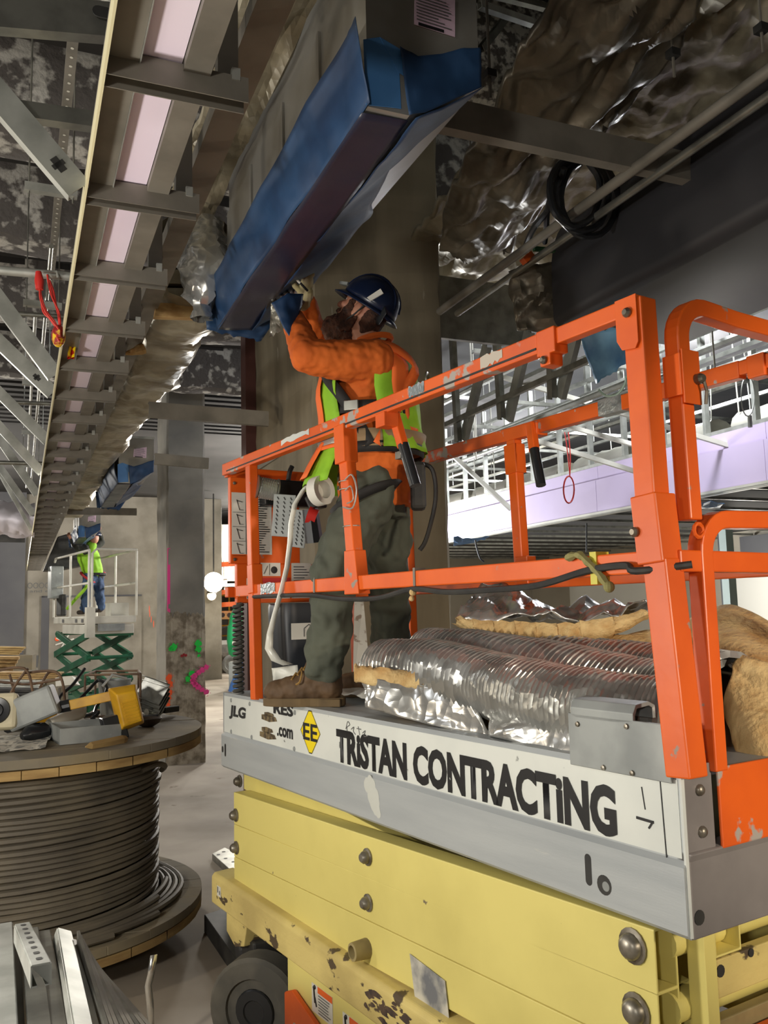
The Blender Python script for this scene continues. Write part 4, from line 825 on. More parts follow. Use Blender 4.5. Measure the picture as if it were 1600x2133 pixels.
for i, (b, z, r) in enumerate(((4.6, 3.7, .03), (4.9, 3.75, .022), (5.3, 4.0, .04), (5.6, 3.9, .025), (6.5, 4.2, .03), (7.0, 4.3, .04), (4.2, 4.1, .03), (7.6, 4.4, .05))):
    root = thing('ceiling_pipe', 'pipe run in the bright ceiling over the bulkhead, ' + ['lowest and nearest', 'second lowest', 'thick one', 'thin one beside the thick one', 'one behind the studs', 'thicker one behind the studs', 'one nearest the black duct', 'highest and farthest'][i], 'pipe', G(9, b, z)); m = MB(); m.tube([G(2.5 if b > 5 else 5.5, b, z), G(17, b, z)], r, 8); P('pipe', m, 'galv_light' if i % 2 == 0 else 'galv', root, smooth=True)
for i in range(9):
    a = 4.0+1.4*i; root = thing('cross_strut', ORD[i]+' cross strut from the camera carrying pipes above the bulkhead', 'strut', G(a, 5.5, 4.2), 'cross struts above the bulkhead'); m = MB(); m.chan(G(a, 3.8, 4.15+.03*(i % 3)), G(a, 8.5, 4.15+.03*(i % 3)), .05, .04, .003); P('channel', m, 'galv', root)
    for b in (4.3, 5.5, 7.2): m = MB(); m.tube([G(a, b, 4.1), G(a, b, 5.3)], .006, 5); P('rod', m, 'galv_light', root)
for i, (p0, p1, a0, a1) in enumerate((((985, 765), (1565, 941), 7.1, 6.0), ((1070, 902), (1337, 985), 7.3, 6.83), ((930, 935), (1066, 1060), 8.1, 7.77), ((1160, 880), (1345, 932), 7.5, 7.0), ((1180, 700), (1345, 748), 6.5, 6.0))):
    root = thing('kicker_brace', ['long bright brace slanting down to the bulkhead behind the orange corner post', 'bright brace slanting to the bulkhead left of the red wire loop', 'short brace slanting to the bulkhead beside the big column', 'brace ending behind the orange corner post', 'high brace under the black duct end'][i], 'brace', A_(*p1, a1), 'braces to the bulkhead'); m = MB(); m.chan(A_(*p0, a0), A_(*p1, a1), .045, .03, .003, up=UA); P('stud', m, 'whitepaint', root)
rnd = random.Random(77)
for i in range(16):
    b = rnd.uniform(4.3, 8.5); a = rnd.uniform(4.5, 13); root = thing('hanger_wire', 'thin bright hanger wire in the ceiling over the bulkhead', 'wire', G(a, b, 3.6), 'hanger wires over the bulkhead'); m = MB(); m.tube([G(a, b, 3.5+rnd.random()*.5), G(a+rnd.uniform(-.1, .1), b, 5.3)], .008, 5); P('wire', m, 'whitepaint', root)
for i in range(8):
    b = 4.4+.55*i; z = rnd.uniform(3.9, 4.7); root = thing('cable_tray', ['lowest', 'second', 'third', 'fourth', 'fifth', 'sixth', 'seventh', 'last'][i]+' flat channel from the black duct, running over the bulkhead', 'tray', G(9, b, z), 'flat channels over the bulkhead'); m = MB(); m.chan(G(3.5 if b > 5 else 6, b, z), G(16, b, z), rnd.uniform(.05, .16), .04, .003); P('channel', m, 'galv_light', root)
rw = thing('wire_loop', 'red wire looped and hanging in front of the bulkhead', 'wire', A_(1185, 1050, 7.0))
m = MB(); m.tube([A_(1185+11*cos(t), 1020+28*sin(t), 7.0) for t in [2*pi*k/20 for k in range(20)]], .008, 6, True); m.tube(spline([A_(1187, 992, 7.0), A_(1184, 960, 7.0), A_(1180, 925, 7.0), A_(1176, 900, 7.0)], 4), .006, 5); m.tube(spline([A_(1187, 992, 7.0), A_(1188, 950, 7.0), A_(1184, 900, 7.0)], 4), .006, 5); P('wire', m, 'red', rw, smooth=True, stuff=False)
ww = thing('wire_loop', 'pale wire loop hanging right of the orange corner post', 'wire', A_(1556, 870, 5.5)); m = MB(); m.tube([A_(1558+14*cos(t), 825+42*sin(t), 5.5) for t in [2*pi*k/20 for k in range(20)]], .006, 6, True); m.tube([A_(1562, 866, 5.5), A_(1563, 890, 5.5)], .02, 6); P('wire', m, 'galv_light', ww, smooth=True)
sb = thing('junction_box', 'pale square box standing on the bulkhead edge', 'box', G(5.3, 6.2, 3.46)); m = MB(); m.bb(G, 5.15, 5.45, 6.1, 6.35, 3.46, 3.72); P('box', m, 'whitepaint', sb, bev=.01); m = MB(); m.bb(G, 5.14, 5.15, 6.12, 6.33, 3.48, 3.70); P('cover', m, 'galv_light', sb)
# low ceiling grid and walls under the bulkhead
m = MB(); m.bb(G, 3, 18, 6.1, 14, 3.05, 3.1); struct(m.build('ceiling', M['darkceil']))
for i in range(18):
    root = thing('furring_channel', ORD[i]+' thin furring channel from the camera under the dark low ceiling', 'channel', G(4+.75*i, 8, 2.95), 'furring channels under the low ceiling'); m = MB(); m.bb(G, 4+.75*i, 4.03+.75*i, 6.12, 11.15, 2.96, 2.99); P('channel', m, 'galv', root)
m = MB(); m.bb(G, 3, 18, 11.2, 11.4, 0, 3.1); struct(m.build('wall_right', M['tanwall']))
m = MB(); m.bb(G, 17.6, 17.8, 6.1, 11.4, 0, 3.1); struct(m.build('wall_right', M['tanwall']))
# ------------------------------------------------------------------ the cable reel
RC = V((-2.22, 5.29, 0)); RR = 1.07
rl_ = thing('cable_reel', 'big wooden cable reel wound with grey black cable, tools piled on top', 'cable reel', RC)
def flange(z, th, seed, dirty):
    r_ = random.Random(seed); hw = .165
    for lay, (z0, ang) in enumerate(((z, 0.25), (z-th/2, 1.75))):
        ex = V((cos(ang), sin(ang), 0)); ey = V((-sin(ang), cos(ang), 0)); n = int(RR*2/hw)+1
        for k in range(n):
            y0 = -RR+k*hw+.002; y1 = min(-RR+(k+1)*hw-.002, RR-.001); y0 = max(y0, -RR+.001)
            if y1 <= y0+.01: continue
            pts = []
            for j in range(7): y = y0+(y1-y0)*j/6; pts.append((sqrt(max(0, RR*RR-y*y)), y))
            pts += [(-x, y) for x, y in pts[::-1]]
            dz = r_.uniform(0, .004)
            m = MB(); m.prism([RC+ex*x+ey*y+ZZ*(z0-dz) for x, y in pts], ZZ*(-th/2+.003+dz))
            P('plank', m, 'wood_dirty' if lay == 0 and dirty else 'wood', rl_)
flange(1.2, .10, 1, True); flange(.24, .10, 2, True)
m = MB(); m.lathe([(.7, .2), (.7, 1.12)], RC, ZZ, 40); P('drum', m, 'wood_dirty', rl_)
rnd = random.Random(6); pts = []
for k in range(27*44):
    t = 2*pi*k/44; tr_ = k/44
    z = .262+.0315*tr_+.004*sin(t*2+tr_); r = .80+.006*sin(tr_*2.1)+.006*nz((tr_*.7, t, 0), 1)+(.02 if 20 < tr_ < 20.3 else 0)
    pts.append(RC+V((cos(t)*r, sin(t)*r, z)))
m = MB(); m.tube(pts, .0165, 6); o = P('wound_cable', m, 'cable', rl_, smooth=50)
for k, (r, z, a0, a1) in enumerate(((.845, .262, -2.9, .5), (.88, .26, -2.9, .7), (.915, .26, -2.8, .62), (.95, .262, -2.6, .75), (.985, .26, -2.5, -.35), (1.02, .26, -2.4, -.7), (.86, .292, -2.9, .2), (.9, .295, -2.9, -.2))):
    pts = [RC+V((cos(t)*(r-.04*max(0, t-.2)**1.0), sin(t)*(r-.04*max(0, t-.2)), z+.006*sin(3*t+k))) for t in [a0+(a1-a0)*j/36 for j in range(37)]]
    m = MB(); m.tube(pts, .017, 7); P('loose_cable', m, 'cable', rl_, smooth=50)
m = MB(); m.tube(spline([RC+V((.79, -.2, 1.0)), RC+V((.86, -.12, 1.02)), RC+V((.875, .0, .99)), RC+V((.83, .1, .95))], 6), .0165, 8); P('cable_bight', m, 'cable', rl_, smooth=True)
for k, (dx, dy) in enumerate(((.55, -.6), (-.5, -.55), (.45, .6), (-.5, .6))):
    o = thing('timber_block', ['wooden block under the reel, nearest the lift', 'wooden block under the near left of the reel', 'wooden block under the far right of the reel', 'wooden block under the far left of the reel'][k], 'block', RC+V((dx, dy, 0)), 'blocks under the cable reel'); m = MB(); m.box(RC+V((dx, dy, .0695)), (.12, .03, 0), (-.03, .1, 0), (0, 0, .0695)); P('block', m, 'wood', o, bev=.004)
# ------------------------------------------------------------------ things on the reel
ZT = 1.2
def on(px, py, dz=0): return atz(px, py, ZT)+ZZ*dz
S_ = lambda p, q: (V(q)-V(p))
tr = thing('metal_tray', 'grey sheet metal box lid lying at the front of the reel top', 'metal box', on(180, 1540))
p0, p1 = on(126, 1552), on(252, 1540); ex = (p1-p0); ey = V((-ex.y, ex.x, 0)).normalized()*.34
def tray(root, p0, ex, ey, h, mt, w=.008):
    a, b, c, d = p0, p0+ex, p0+ex+ey, p0+ey
    for q0, q1 in ((a, b), (b, c), (c, d), (d, a)): m = MB(); m.beam(q0+ZZ*h/2, q1+ZZ*h/2, w, h); P('side', m, mt, root)
    m = MB(); m.add([a+ZZ*.004, b+ZZ*.004, c+ZZ*.004, d+ZZ*.004], [[0, 1, 2, 3]]); P('bottom', m, mt, root)
tray(tr, p0, ex, ey, .085, 'zinc')
sk = thing('wood_stake', 'pointed wooden stake lying along the reel edge', 'stake', on(215, 1560)); m = MB(); q0, q1 = on(178, 1562, .015), on(262, 1545, .015); m.tube([q0, q0+(q1-q0)*.12, q0+(q1-q0)*.9, q1], [.004, .02, .024, .018], 5); P('stake', m, 'wood', sk)
wl = thing('work_light', 'yellow halogen work light lying on the reel with a long yellow bar', 'work light', on(255, 1515))
c = atd(262, 1474, 5.0); ax_ = V((.35, -.3, .2)).normalized(); ex = V((.85, .45, .2)).normalized(); ey = V((-.25, -.1, .95)).normalized()
m = MB(); fr = [(-.072, -.125), (.072, -.11), (.085, .115), (-.062, .13)]; bk_ = [(-.055, -.09), (.052, -.085), (.062, .085), (-.046, .095)]; nrm = ex.cross(ey).normalized()
A0 = [c+ex*x+ey*y+nrm*(-.03) for x, y in fr]; A1 = [c+ex*x+ey*y+nrm*.02 for x, y in fr]; A2 = [c+ex*x+ey*y+nrm*.09 for x, y in bk_]
ym = mat('yellow_enamel', srgb(222, 172, 34), .45, 0, srgb(190, 140, 30), 6); m.grid([A0, A1, A2], True); m.add(A2, [[0, 1, 2, 3]]); m.add(A0, [[3, 2, 1, 0]]); P('housing', m, ym, wl, bev=.008)
for k in range(7): m = MB(); y = -.07+.018*k; m.beam(c+ex*-.03+ey*y+nrm*.092, c+ex*.045+ey*y+nrm*.092, .008, .008); P('cooling_fin', m, ym, wl)
m = MB(); q = c+ex*-.09+ey*-.09; m.box(q, ex*.06, ey*.07, nrm*.05); o = P('switch_box', m, 'blackgloss', wl, bev=.008); m = MB(); m.lathe([(.012, 0), (0, .008)], q-nrm*.05, -nrm, 10); P('switch', m, 'red', o)
m = MB(); q0, q1 = atd(103, 1478, 5.05), atd(238, 1448, 5.1); m.beam(q0, q1, .04, .055); P('bar', m, ym, wl, bev=.004)
m = MB(); m.lathe([(.035, -.03), (.035, .03)], q0+(q1-q0)*.24, (q1-q0), 12); P('clamp', m, 'blackgloss', wl)
m = MB(); q = c+ey*.15; m.tube([c+ey*.16+ex*.05, c+ey*.2+ex*-.02, c+ey*.15-ex*.09], .008, 6); P('bracket', m, 'zinc', wl)
gl = thing('work_light', 'grey rectangular work light head tipped over at the left of the reel top', 'work light', on(75, 1500))
c = atd(68, 1474, 5.0); ex = V((.9, .1, .35)).normalized(); ey = V((-.35, -.05, .93)).normalized(); nrm = ex.cross(ey)
m = MB(); m.box(c, ex*.14, ey*.085, nrm*.06); P('housing', m, 'zinc', gl, bev=.015); m = MB(); m.box(c-nrm*.062, ex*.12, ey*.068, nrm*.004); P('lens', m, 'galv_light', gl)
m = MB(); m.tube(arc(c, ex, nrm, .1, pi, 2*pi, 10), .008, 6); P('guard_hoop', m, 'blackgloss', gl)
oy = thing('work_light', 'orange yellow lamp housing half hidden under the grey work light', 'work light', on(95, 1508)); m = MB(); m.box(on(92, 1504, .05), (.07, .02, .03), (-.02, .06, 0), (-.02, 0, .05)); P('housing', m, ym, oy, bev=.01)
sp = thing('portable_fan', 'cream cased round black device at the far left of the reel top', 'fan', on(8, 1512))
c = atd(-4, 1480, 4.9); nrm = V((.25, -.93, .25)).normalized(); ex = V((.95, .25, 0)).normalized(); ey = nrm.cross(ex)
if ey.z < 0: ey = -ey
m = MB(); m.box(c-nrm*.05, ex*.10, ey*.10, nrm*.05); P('case', m, mat('cream_case', srgb(206, 198, 168), .6), sp, bev=.025); m = MB(); m.lathe([(.075, 0), (.07, .012), (.04, .006), (.035, .014), (0, .016)], c-ex*.01, nrm, 24); P('grille', m, 'blackgloss', sp, smooth=True)
dr = thing('power_tool', 'black and red power tool lying among cables on the reel', 'tool', on(60, 1530)); m = MB(); m.tube([on(15, 1535, .05), on(45, 1528, .06), on(72, 1515, .07)], [.03, .045, .035], 8); P('body', m, 'blackgloss', dr, smooth=True); m = MB(); m.beam(on(38, 1518, .1), on(72, 1512, .1), .07, .06); P('battery', m, mat('dark_red_plastic', srgb(140, 40, 46), .5), dr, bev=.008)
db_ = thing('tool_case', 'long black tool with a scuffed grey top in front of the power tool', 'tool', on(75, 1540)); m = MB(); m.tube([on(45, 1548, .035), on(58, 1546, .045), on(92, 1541, .05), on(103, 1538, .03)], [.02, .045, .045, .02], 8); P('body', m, 'blackgloss', db_, smooth=True); m = MB(); m.tube([on(103, 1538, .035), on(112, 1534, .02)], .012, 6); P('cord', m, 'black', db_)
pr = thing('paper_roll', 'white drawing sheet half rolled up behind the metal lid', 'paper', on(135, 1525))
rows = []
for k in range(13):
    t = k/12; base = on(100, 1535)+(on(165, 1520)-on(100, 1535))*t; r = []
    for j in range(19):
        s = j/18; 
        if s < .5: r.append(base+V((-.18*(1-s*2), .08, .012+.1*s*t)))
        else: th_ = (s-.5)*2*1.6*pi; rr_ = .05*(1-.35*(s-.5)*2); r.append(base+V((sin(th_)*rr_*.6, .05*t, .062+.1*t*.5-cos(th_)*rr_)))
    rows.append(r)
m = MB(); m.grid(rows); P('sheet', m, 'white', pr, smooth=60, thick=.002)
pp = thing('paper_sheet', 'crumpled newspaper at the front left of the reel top', 'paper', on(40, 1570)); sheet('sheet', mat('newsprint', srgb(190, 186, 174), .8, 0, srgb(120, 120, 116), 22, .5, .6), pp, bil(on(-60, 1575, .01), on(95, 1560, .01), on(110, 1535, .02), on(-40, 1540, .02)), 10, 14, ZZ, .03, 9, 2, .002, False, .06)
bw = thing('bowl', 'small dark bowl on the right of the reel top', 'bowl', on(308, 1512)); m = MB(); m.lathe([(.035, 0), (.07, .02), (.085, .05), (.08, .052), (.06, .022), (0, .012)], on(308, 1513), ZZ, 20); P('bowl', m, mat('dark_clay', srgb(70, 60, 52), .6), bw, smooth=True)
gr = thing('hand_grinder', 'small metal tool with a dark handle beside the bowl', 'tool', on(335, 1498)); m = MB(); m.tube([on(305, 1500, .05), on(325, 1497, .05), on(335, 1494, .05)], [.025, .04, .03], 8); P('body', m, 'galv', gr, smooth=True); m = MB(); m.beam(on(338, 1494, .045), on(368, 1488, .04), .05, .04); P('handle', m, 'blackgloss', gr, bev=.006)
# wire cages, bucket, cables
rust = mat('rusty_wire', srgb(122, 98, 76), .7, 0, srgb(92, 70, 54), 9)
cg = thing('wire_cage', 'rusty square wire frame standing behind the yellow work light', 'wire frame', on(235, 1480, 0))
c0, c1, c2, c3 = on(178, 1478), on(290, 1476), on(286, 1482), on(182, 1500)
H = .29
cc = [on(176, 1496), on(292, 1494), on(288, 1482), on(198, 1482)]
for k in range(4):
    for z in (.01, H): m = MB(); m.tube([cc[k]+ZZ*z, cc[(k+1) % 4]+ZZ*z], .008, 6); P('wire', m, rust, cg)
    m = MB(); m.tube([cc[k], cc[k]+ZZ*H], .008, 6); P('wire', m, rust, cg)
hoop = thing('wire_cage', 'rusty bent hoops of wire guard at the left rear of the reel top', 'wire frame', on(60, 1480))
for k, pts in enumerate((((-20, 1400), (50, 1392), (68, 1440), (72, 1470)), ((10, 1470), (30, 1430), (58, 1392)), ((50, 1402), (110, 1398), (130, 1420), (136, 1478)), ((0, 1420), (60, 1425), (128, 1414)), ((20, 1405), (28, 1440), (20, 1470)), ((80, 1440), (100, 1402), (118, 1400)))):
    m = MB(); m.tube(spline([atd(x, y, 5.7+.03*k) for x, y in pts], 5), .009, 6); P('wire', m, rust, hoop, smooth=True)
bk2 = thing('bucket', 'grey ribbed bucket inside the rusty wire frame', 'bucket', on(235, 1495)); m = MB(); m.lathe([(.09, 0), (.1, .1), (.105, .12), (.1, .13), (.11, .24), (.115, .25), (.105, .25), (.08, .02), (0, .02)], on(238, 1492), ZZ, 24); P('body', m, 'zinc', bk2, smooth=True)
rnd = random.Random(31)
for i in range(5):
    root = thing('extension_cord', ['black cord looping over the yellow bar', 'black cord trailing left under the paper', 'black cord tangled behind the metal lid', 'black cord rising at the middle of the reel top', 'black cord at the foot of the wire frame'][i], 'cord', on(160, 1510))
    src = [[(150, 1505), (160, 1470), (185, 1440), (205, 1420), (222, 1440), (200, 1480), (195, 1505)], [(0, 1550), (40, 1556), (90, 1545), (120, 1538), (112, 1530)], [(120, 1500), (150, 1490), (175, 1498), (205, 1490), (190, 1505)], [(118, 1485), (125, 1455), (150, 1430), (170, 1400), (175, 1392)], [(210, 1505), (240, 1496), (280, 1494), (300, 1500), (330, 1498)]][i]
    m = MB(); m.tube(spline([on(x, 1510+(y-1510)*.15, .02+max(0, (1510-y))*.0026) for x, y in src], 6), .011, 6); P('cord', m, 'blackgloss', root, smooth=True)
# ------------------------------------------------------------------ stack of steel studs, bottom left
stk = []
def studp(label, near, far, dn, df, wd, h, mt, up=ZZ, dz=0, name='steel_stud', grp='studs in the pile at the bottom left', lip=.008):
    a = atd(*near, dn)+ZZ*dz; b = atd(*far, df)+ZZ*dz; root = thing(name, label, 'stud', (a+b)/2, grp)
    m = MB(); m.chan(b, a+(a-b)*.5, wd, h, .003, up=up, lip=lip); P('channel', m, mt, root); return root, a, b
studp('pale stud at the far left of the steel pile', (8, 2133), (6, 1925), 1.95, 2.72, .055, -.05, 'galv_light')
studp('dull stud in the gap left of the perforated strut', (48, 2150), (42, 1935), 1.98, 2.72, .035, -.05, 'galv_dark', dz=-.04)
studp('wide stud under the perforated strut', (82, 2133), (62, 1935), 1.97, 2.72, .05, -.05, 'galv')
studp('narrow stud right of the one under the perforated strut', (122, 2133), (92, 1940), 1.97, 2.72, .036, -.05, 'galv')
studp('pale slanted stud at the middle of the steel pile', (172, 2133), (134, 1938), 1.93, 2.7, .045, -.05, 'galv_light', up=(.45, 0, 1))
studp('dull narrow stud right of the pale slanted one', (196, 2133), (150, 1950), 1.95, 2.7, .03, -.05, 'galv_dark', up=(.45, 0, 1), dz=-.01)
for i in range(9):
    x1 = 212+9.5*i; x0 = 160+4.5*i
    studp(['first', 'second', 'third', 'fourth', 'fifth', 'sixth', 'seventh', 'eighth', 'last'][i]+' thin steel track from the left, standing on edge at the right of the pile', (x1, 2133), (x0, 1953+9*i), 1.97, 2.65-.035*i, .06, .008, 'galv_dark' if i % 3 else 'galv', up=(1, .4, 0), lip=0, dz=-.012)
ps = thing('perforated_strut', 'short perforated strut with slotted holes lying on the stud pile', 'strut', atd(85, 2035, 1.95))
a = atd(86, 2010, 1.93); b = atd(46, 1925, 2.5); d_ = (a-b).normalized(); sx = d_.cross(ZZ).normalized(); up = sx.cross(d_).normalized()
m = MB(); m.chan(b, a, .042, -.042, .003, up=ZZ, lip=0); P('channel', m, 'galv_light', ps); m = MB(); m.beam(b-up*.04-sx*.014, a-up*.04-sx*.014, .012, .003); m.beam(b-up*.04+sx*.014, a-up*.04+sx*.014, .012, .003); P('lip', m, 'galv_light', ps)
for k in range(8):
    c = b+(a-b)*(.07+.12*k)+up*.0036; q = arc(c+d_*.008, d_, sx, .0065, -pi/2, pi/2, 5)+arc(c-d_*.008, d_, sx, .0065, pi/2, 1.5*pi, 5)
    m = MB(); m.prism(q, up*.0006); P('slot_hole', m, 'black', ps)
sh = thing('sawhorse', 'timber trestle carrying the steel stud pile', 'trestle', V((-.95, 2.1, 0)))
for d, y in ((2.45, 2133),):
    a = atd(-60, y, d); a.z = 0; m = MB(); m.box(V((-1.05, 2.35, .78)), (.26, .05, 0), (-.01, .05, 0), (0, 0, .05)); P('beam', m, 'lumber', sh)
    for sx_ in (-.2, .2):
        for sy in (-.18, .18): m = MB(); m.beam(V((-1.05+sx_, 2.35+sx_*.2+sy, 0)), V((-1.05+sx_, 2.35+sx_*.2, .75)), .06, .04); P('leg', m, 'lumber', sh)
bs = thing('steel_band', 'shiny steel strapping band hanging down by the reel', 'strap', atd(318, 2133, 3.6)); m = MB(); rows = []
for x, y in ((320, 1990), (314, 2030), (308, 2055), (312, 2090), (314, 2160)): c = atd(x, y, 3.9); rows.append([c-V((.014, 0, 0)), c+V((.014, .01, 0))])
m.grid(rows); P('band', m, mat('bright_steel', srgb(220, 220, 216), .2, .9), bs, thick=.001, smooth=60)
ls = thing('steel_plate', 'perforated steel plate on the floor between the reel and the lift', 'metal plate', atz(480, 1790, .03)); m = MB(); q = [atz(442, 1778, .05), atz(468, 1765, .05), atz(540, 1800, .05), atz(500, 1830, .05)]; m.prism(q, -ZZ*.05); P('plate', m, 'galv', ls, bev=.003)
for x, y in ((455, 1780), (470, 1788), (466, 1774), (486, 1795)): m = MB(); m.lathe([(.014, 0), (.014, .001)], atz(x, y, .0505), ZZ, 10); P('round_hole', m, 'black', ls)
dbm = thing('steel_tray', 'dark open steel tray on the floor behind the lift wheel', 'tray', atz(440, 1950, 0)); m = MB(); m.prism([atz(425, 1905, .1), atz(470, 1890, .1), atz(600, 2010, .1), atz(520, 2040, .1)], -ZZ*.1); P('tray', m, 'black', dbm, bev=.006)
# ------------------------------------------------------------------ left bay walls
m = MB(); m.bb(G, 25.5, 25.7, .1, 5.5, 0, 5.3); wl_ = m.build('wall_left', M['concrete_light']); struct(wl_)
m = MB(); m.bb(G, 25.2, 25.4, -14, .12, 0, 5.3); struct(m.build('wall_left', M['greywall']))
dn = thing('door_panel', 'pale recessed panel in the concrete wall behind the white lift', 'panel', G(25.45, 1.6, 0)); m = MB(); m.bb(G, 25.42, 25.5, .62, 3.2, 0, 2.45); P('panel', m, 'concrete_light', dn); m = MB(); m.bb(G, 25.40, 25.43, .55, .75, 0, 2.5); m.bb(G, 25.4, 25.43, .55, 3.2, 2.45, 2.5); P('reveal', m, 'greywall', dn)
wpl = lambda px, py, a=25.39: atpl(px, py, G(a, 0, 0), UA)
textmesh(wl_, 'lettering', 'OOOC', wpl(57, 1226, 25.49), VB, ZZ, .55, .16, M['ink_grey'], 0); textmesh(wl_, 'lettering', 'and edge', wpl(62, 1236, 25.49), VB, ZZ, .8, .1, M['ink_grey'], 0)
m = MB()
for k in range(4): c = wpl(135, 1337); d_ = VB*cos(k*pi/4+.3)+ZZ*sin(k*pi/4+.3); m.beam(c-d_*.25, c+d_*.25, .04, .004, UA)
o = P('spray_star', m, 'white', dn); o['label'] = 'white sprayed star'
m = MB(); m.lathe([(.06, 0), (0, .002)], wpl(119, 1331), -UA, 8); o = P('spray_mark', m, NEON['orange'], dn)
m = MB(); m.beam(wpl(70, 1390, 25.48), wpl(72, 1365, 25.48), .2, .01, UA); P('scribble', m, 'ink_grey', dn)
sd = thing('round_duct', 'silver wrapped round duct crossing at the far left', 'duct', G(13.5, -.6, 3.4)); rows = []
c0, c1 = A_(-120, 1072, 13.5), A_(72, 1084, 13.5)
for k in range(41):
    c = c0+(c1-c0)*k/40; rows.append([c+ZZ*.24*sin(t)+UA*.24*cos(t)+ZZ*crumple(c+V((cos(t), sin(t), 0)), .12, 3, 2) for t in [2*pi*j/20 for j in range(20)]])
m = MB(); m.grid(rows, True); m.add(rows[-1], [list(range(20))]); P('foil', m, mat('white_foil', srgb(214, 210, 222), .35, .4, bump=.3, bsc=8), sd, smooth=40)
o = thing('hanging_drape', 'black drape hanging under the silver wrapped duct', 'drape', G(14, -1, 2.9)); m = MB(); m.add([A_(-100, 1112, 14), A_(52, 1112, 14), A_(52, 1130, 14), A_(-100, 1128, 14)], [[0, 1, 2, 3]]); P('cloth', m, 'black', o, thick=.03)
o = thing('dark_duct', 'dark tapered duct end hanging above the white lift platform', 'duct', A_(120, 1180, 18)); m = MB(); m.prism([A_(90, 1188, 17.5), A_(120, 1118, 17.5), A_(140, 1112, 17.5), A_(160, 1130, 17.5), A_(210, 1170, 17.5), A_(120, 1188, 17.5)], UA*.6); P('shell', m, 'black', o, bev=.02)
# stored material behind the reel
for i, (x0, x1, y0, y1, d, mt, nm, lb) in enumerate(((-60, 52, 1345, 1362, 13, 'wood', 'lumber_stack', 'stack of pale lumber at the far left wall foot'), (-60, 40, 1365, 1395, 12, 'lumber', 'lumber_stack', 'orange tan lumber stack at the left edge'), (-60, 130, 1398, 1412, 9.5, 'lumber', 'lumber_stack', 'long planks behind the wire hoops'), (-60, 100, 1414, 1430, 9.3, 'galv_light', 'pipe_bundle', 'bright steel bundle behind the wire hoops'), (-60, 90, 1432, 1460, 9.0, 'black', 'pipe_bundle', 'dark bundle behind the grey work light'))):
    root = thing(nm, lb, 'lumber' if 'lumber' in nm else 'pipe', atd((x0+x1)/2, y1, d))
    n = 4
    for k in range(n): q0, q1 = atd(x0, y0+(y1-y0)*(k+.5)/n, d), atd(x1-4*k, y0+(y1-y0)*(k+.5)/n+2, d+.2); m = MB(); m.beam(q0, q1, .25, (y1-y0)/n/1800*d*.85); P('board' if 'lumber' in nm else 'bar', m, mt, root, bev=.003)
    lw = atd(x0+40, y1, d).z
    if lw > .2: m = MB(); q = atd((x0+x1)/2, y1, d); m.box(V((q.x, q.y, lw/2-.01)), (.5, .1, 0), (-.03, .15, 0), (0, 0, lw/2-.02)); P('pallet', m, 'wood_dirty', root)
o = thing('white_board', 'small white panel leaning behind the wire hoops', 'board', atd(135, 1430, 9)); m = MB(); m.prism([atd(115, 1412, 9), atd(150, 1408, 9), atd(160, 1425, 9), atd(116, 1430, 9)], V((0, .1, -.02))); P('panel', m, 'white', o)
sg = thing('stud_bundle', 'bundle of grey steel studs lying at the right rear of the reel top', 'stud', on(318, 1484))
for k in range(4): q0, q1 = atd(292, 1430+9*k, 6.1), atd(343, 1448+9*k, 5.75); m = MB(); m.chan(q0, q1, .15, .03, .003, up=(0, -1, .3)); P('stud', m, 'galv', sg)
# ------------------------------------------------------------------ second lift (white and green)
L2o = atd(184, 1310, 14.4); L2o.z = 0
L2U = V((-.56, .83, 0)).normalized(); L2V = V((L2U.y, -L2U.x, 0))
def L2(a, b, z): return L2o+L2U*a+L2V*b+ZZ*z
w2 = thing('scissor_lift', 'smaller white railed scissor lift with green arms far behind the cable reel', 'scissor lift', L2(1.2, .4, 0))
zd = 1.9
m = MB(); m.bb(L2, .0, 2.4, 0, .8, zd-.12, zd); P('platform', m, 'whitepaint', w2, bev=.01)
m = MB(); m.bb(L2, .05, 1.8, .02, .78, zd-.3, zd-.14); P('platform_frame', m, 'whitepaint', w2, bev=.01)
m = MB(); m.bb(L2, -.04, .08, -.04, .1, zd-.35, zd+.15); P('corner_bracket', m, 'whitepaint', w2)
m = MB(); m.bb(L2, -.012, .0, .15, .6, zd-.25, zd-.13); P('number_plate', m, 'zinc', w2)
for a, b in ((.3, -.005), (.7, -.005), (1.6, -.005)): m = MB(); m.bb(L2, a, a+.12, b-.004, b, zd-.1, zd-.04); P('side_decal', m, 'ink_grey', w2)
r2 = .022
for (pts) in ([(0, 0, 1.1), (2.3, 0, 1.1), (2.4, 0, 1.0), (2.4, 0, 0)], [(0, 0, .55), (2.4, 0, .55)], [(0, .05, 0), (0, .05, 1.05), (0, .12, 1.12), (0, .8, 1.12)], [(0, 0, 0), (0, 0, 1.1)], [(0, .8, 1.12), (2.4, .8, 1.1)], [(2.4, 0, 1.1), (2.4, .8, 1.1)], [(0, .8, .55), (2.4, .8, .55)], [(1.2, 0, 0), (1.2, 0, 1.1)], [(1.2, .8, 0), (1.2, .8, 1.1)], [(2.4, .8, 0), (2.4, .8, 1.1)], [(0, .8, 0), (0, .8, 1.1)]): m = MB(); m.tube([L2(a, b, zd+z) for a, b, z in pts], r2, 6); P('rail', m, 'whitepaint', w2, smooth=True)
m = MB(); m.bb(L2, 2.1, 2.38, -.12, .1, zd+.35, zd+.95); P('control_box', m, 'zinc', w2, bev=.01)
m = MB(); m.bb(L2, .25, .6, .45, .75, zd, zd+.22); o = P('tool_bin', m, 'whitepaint', w2)
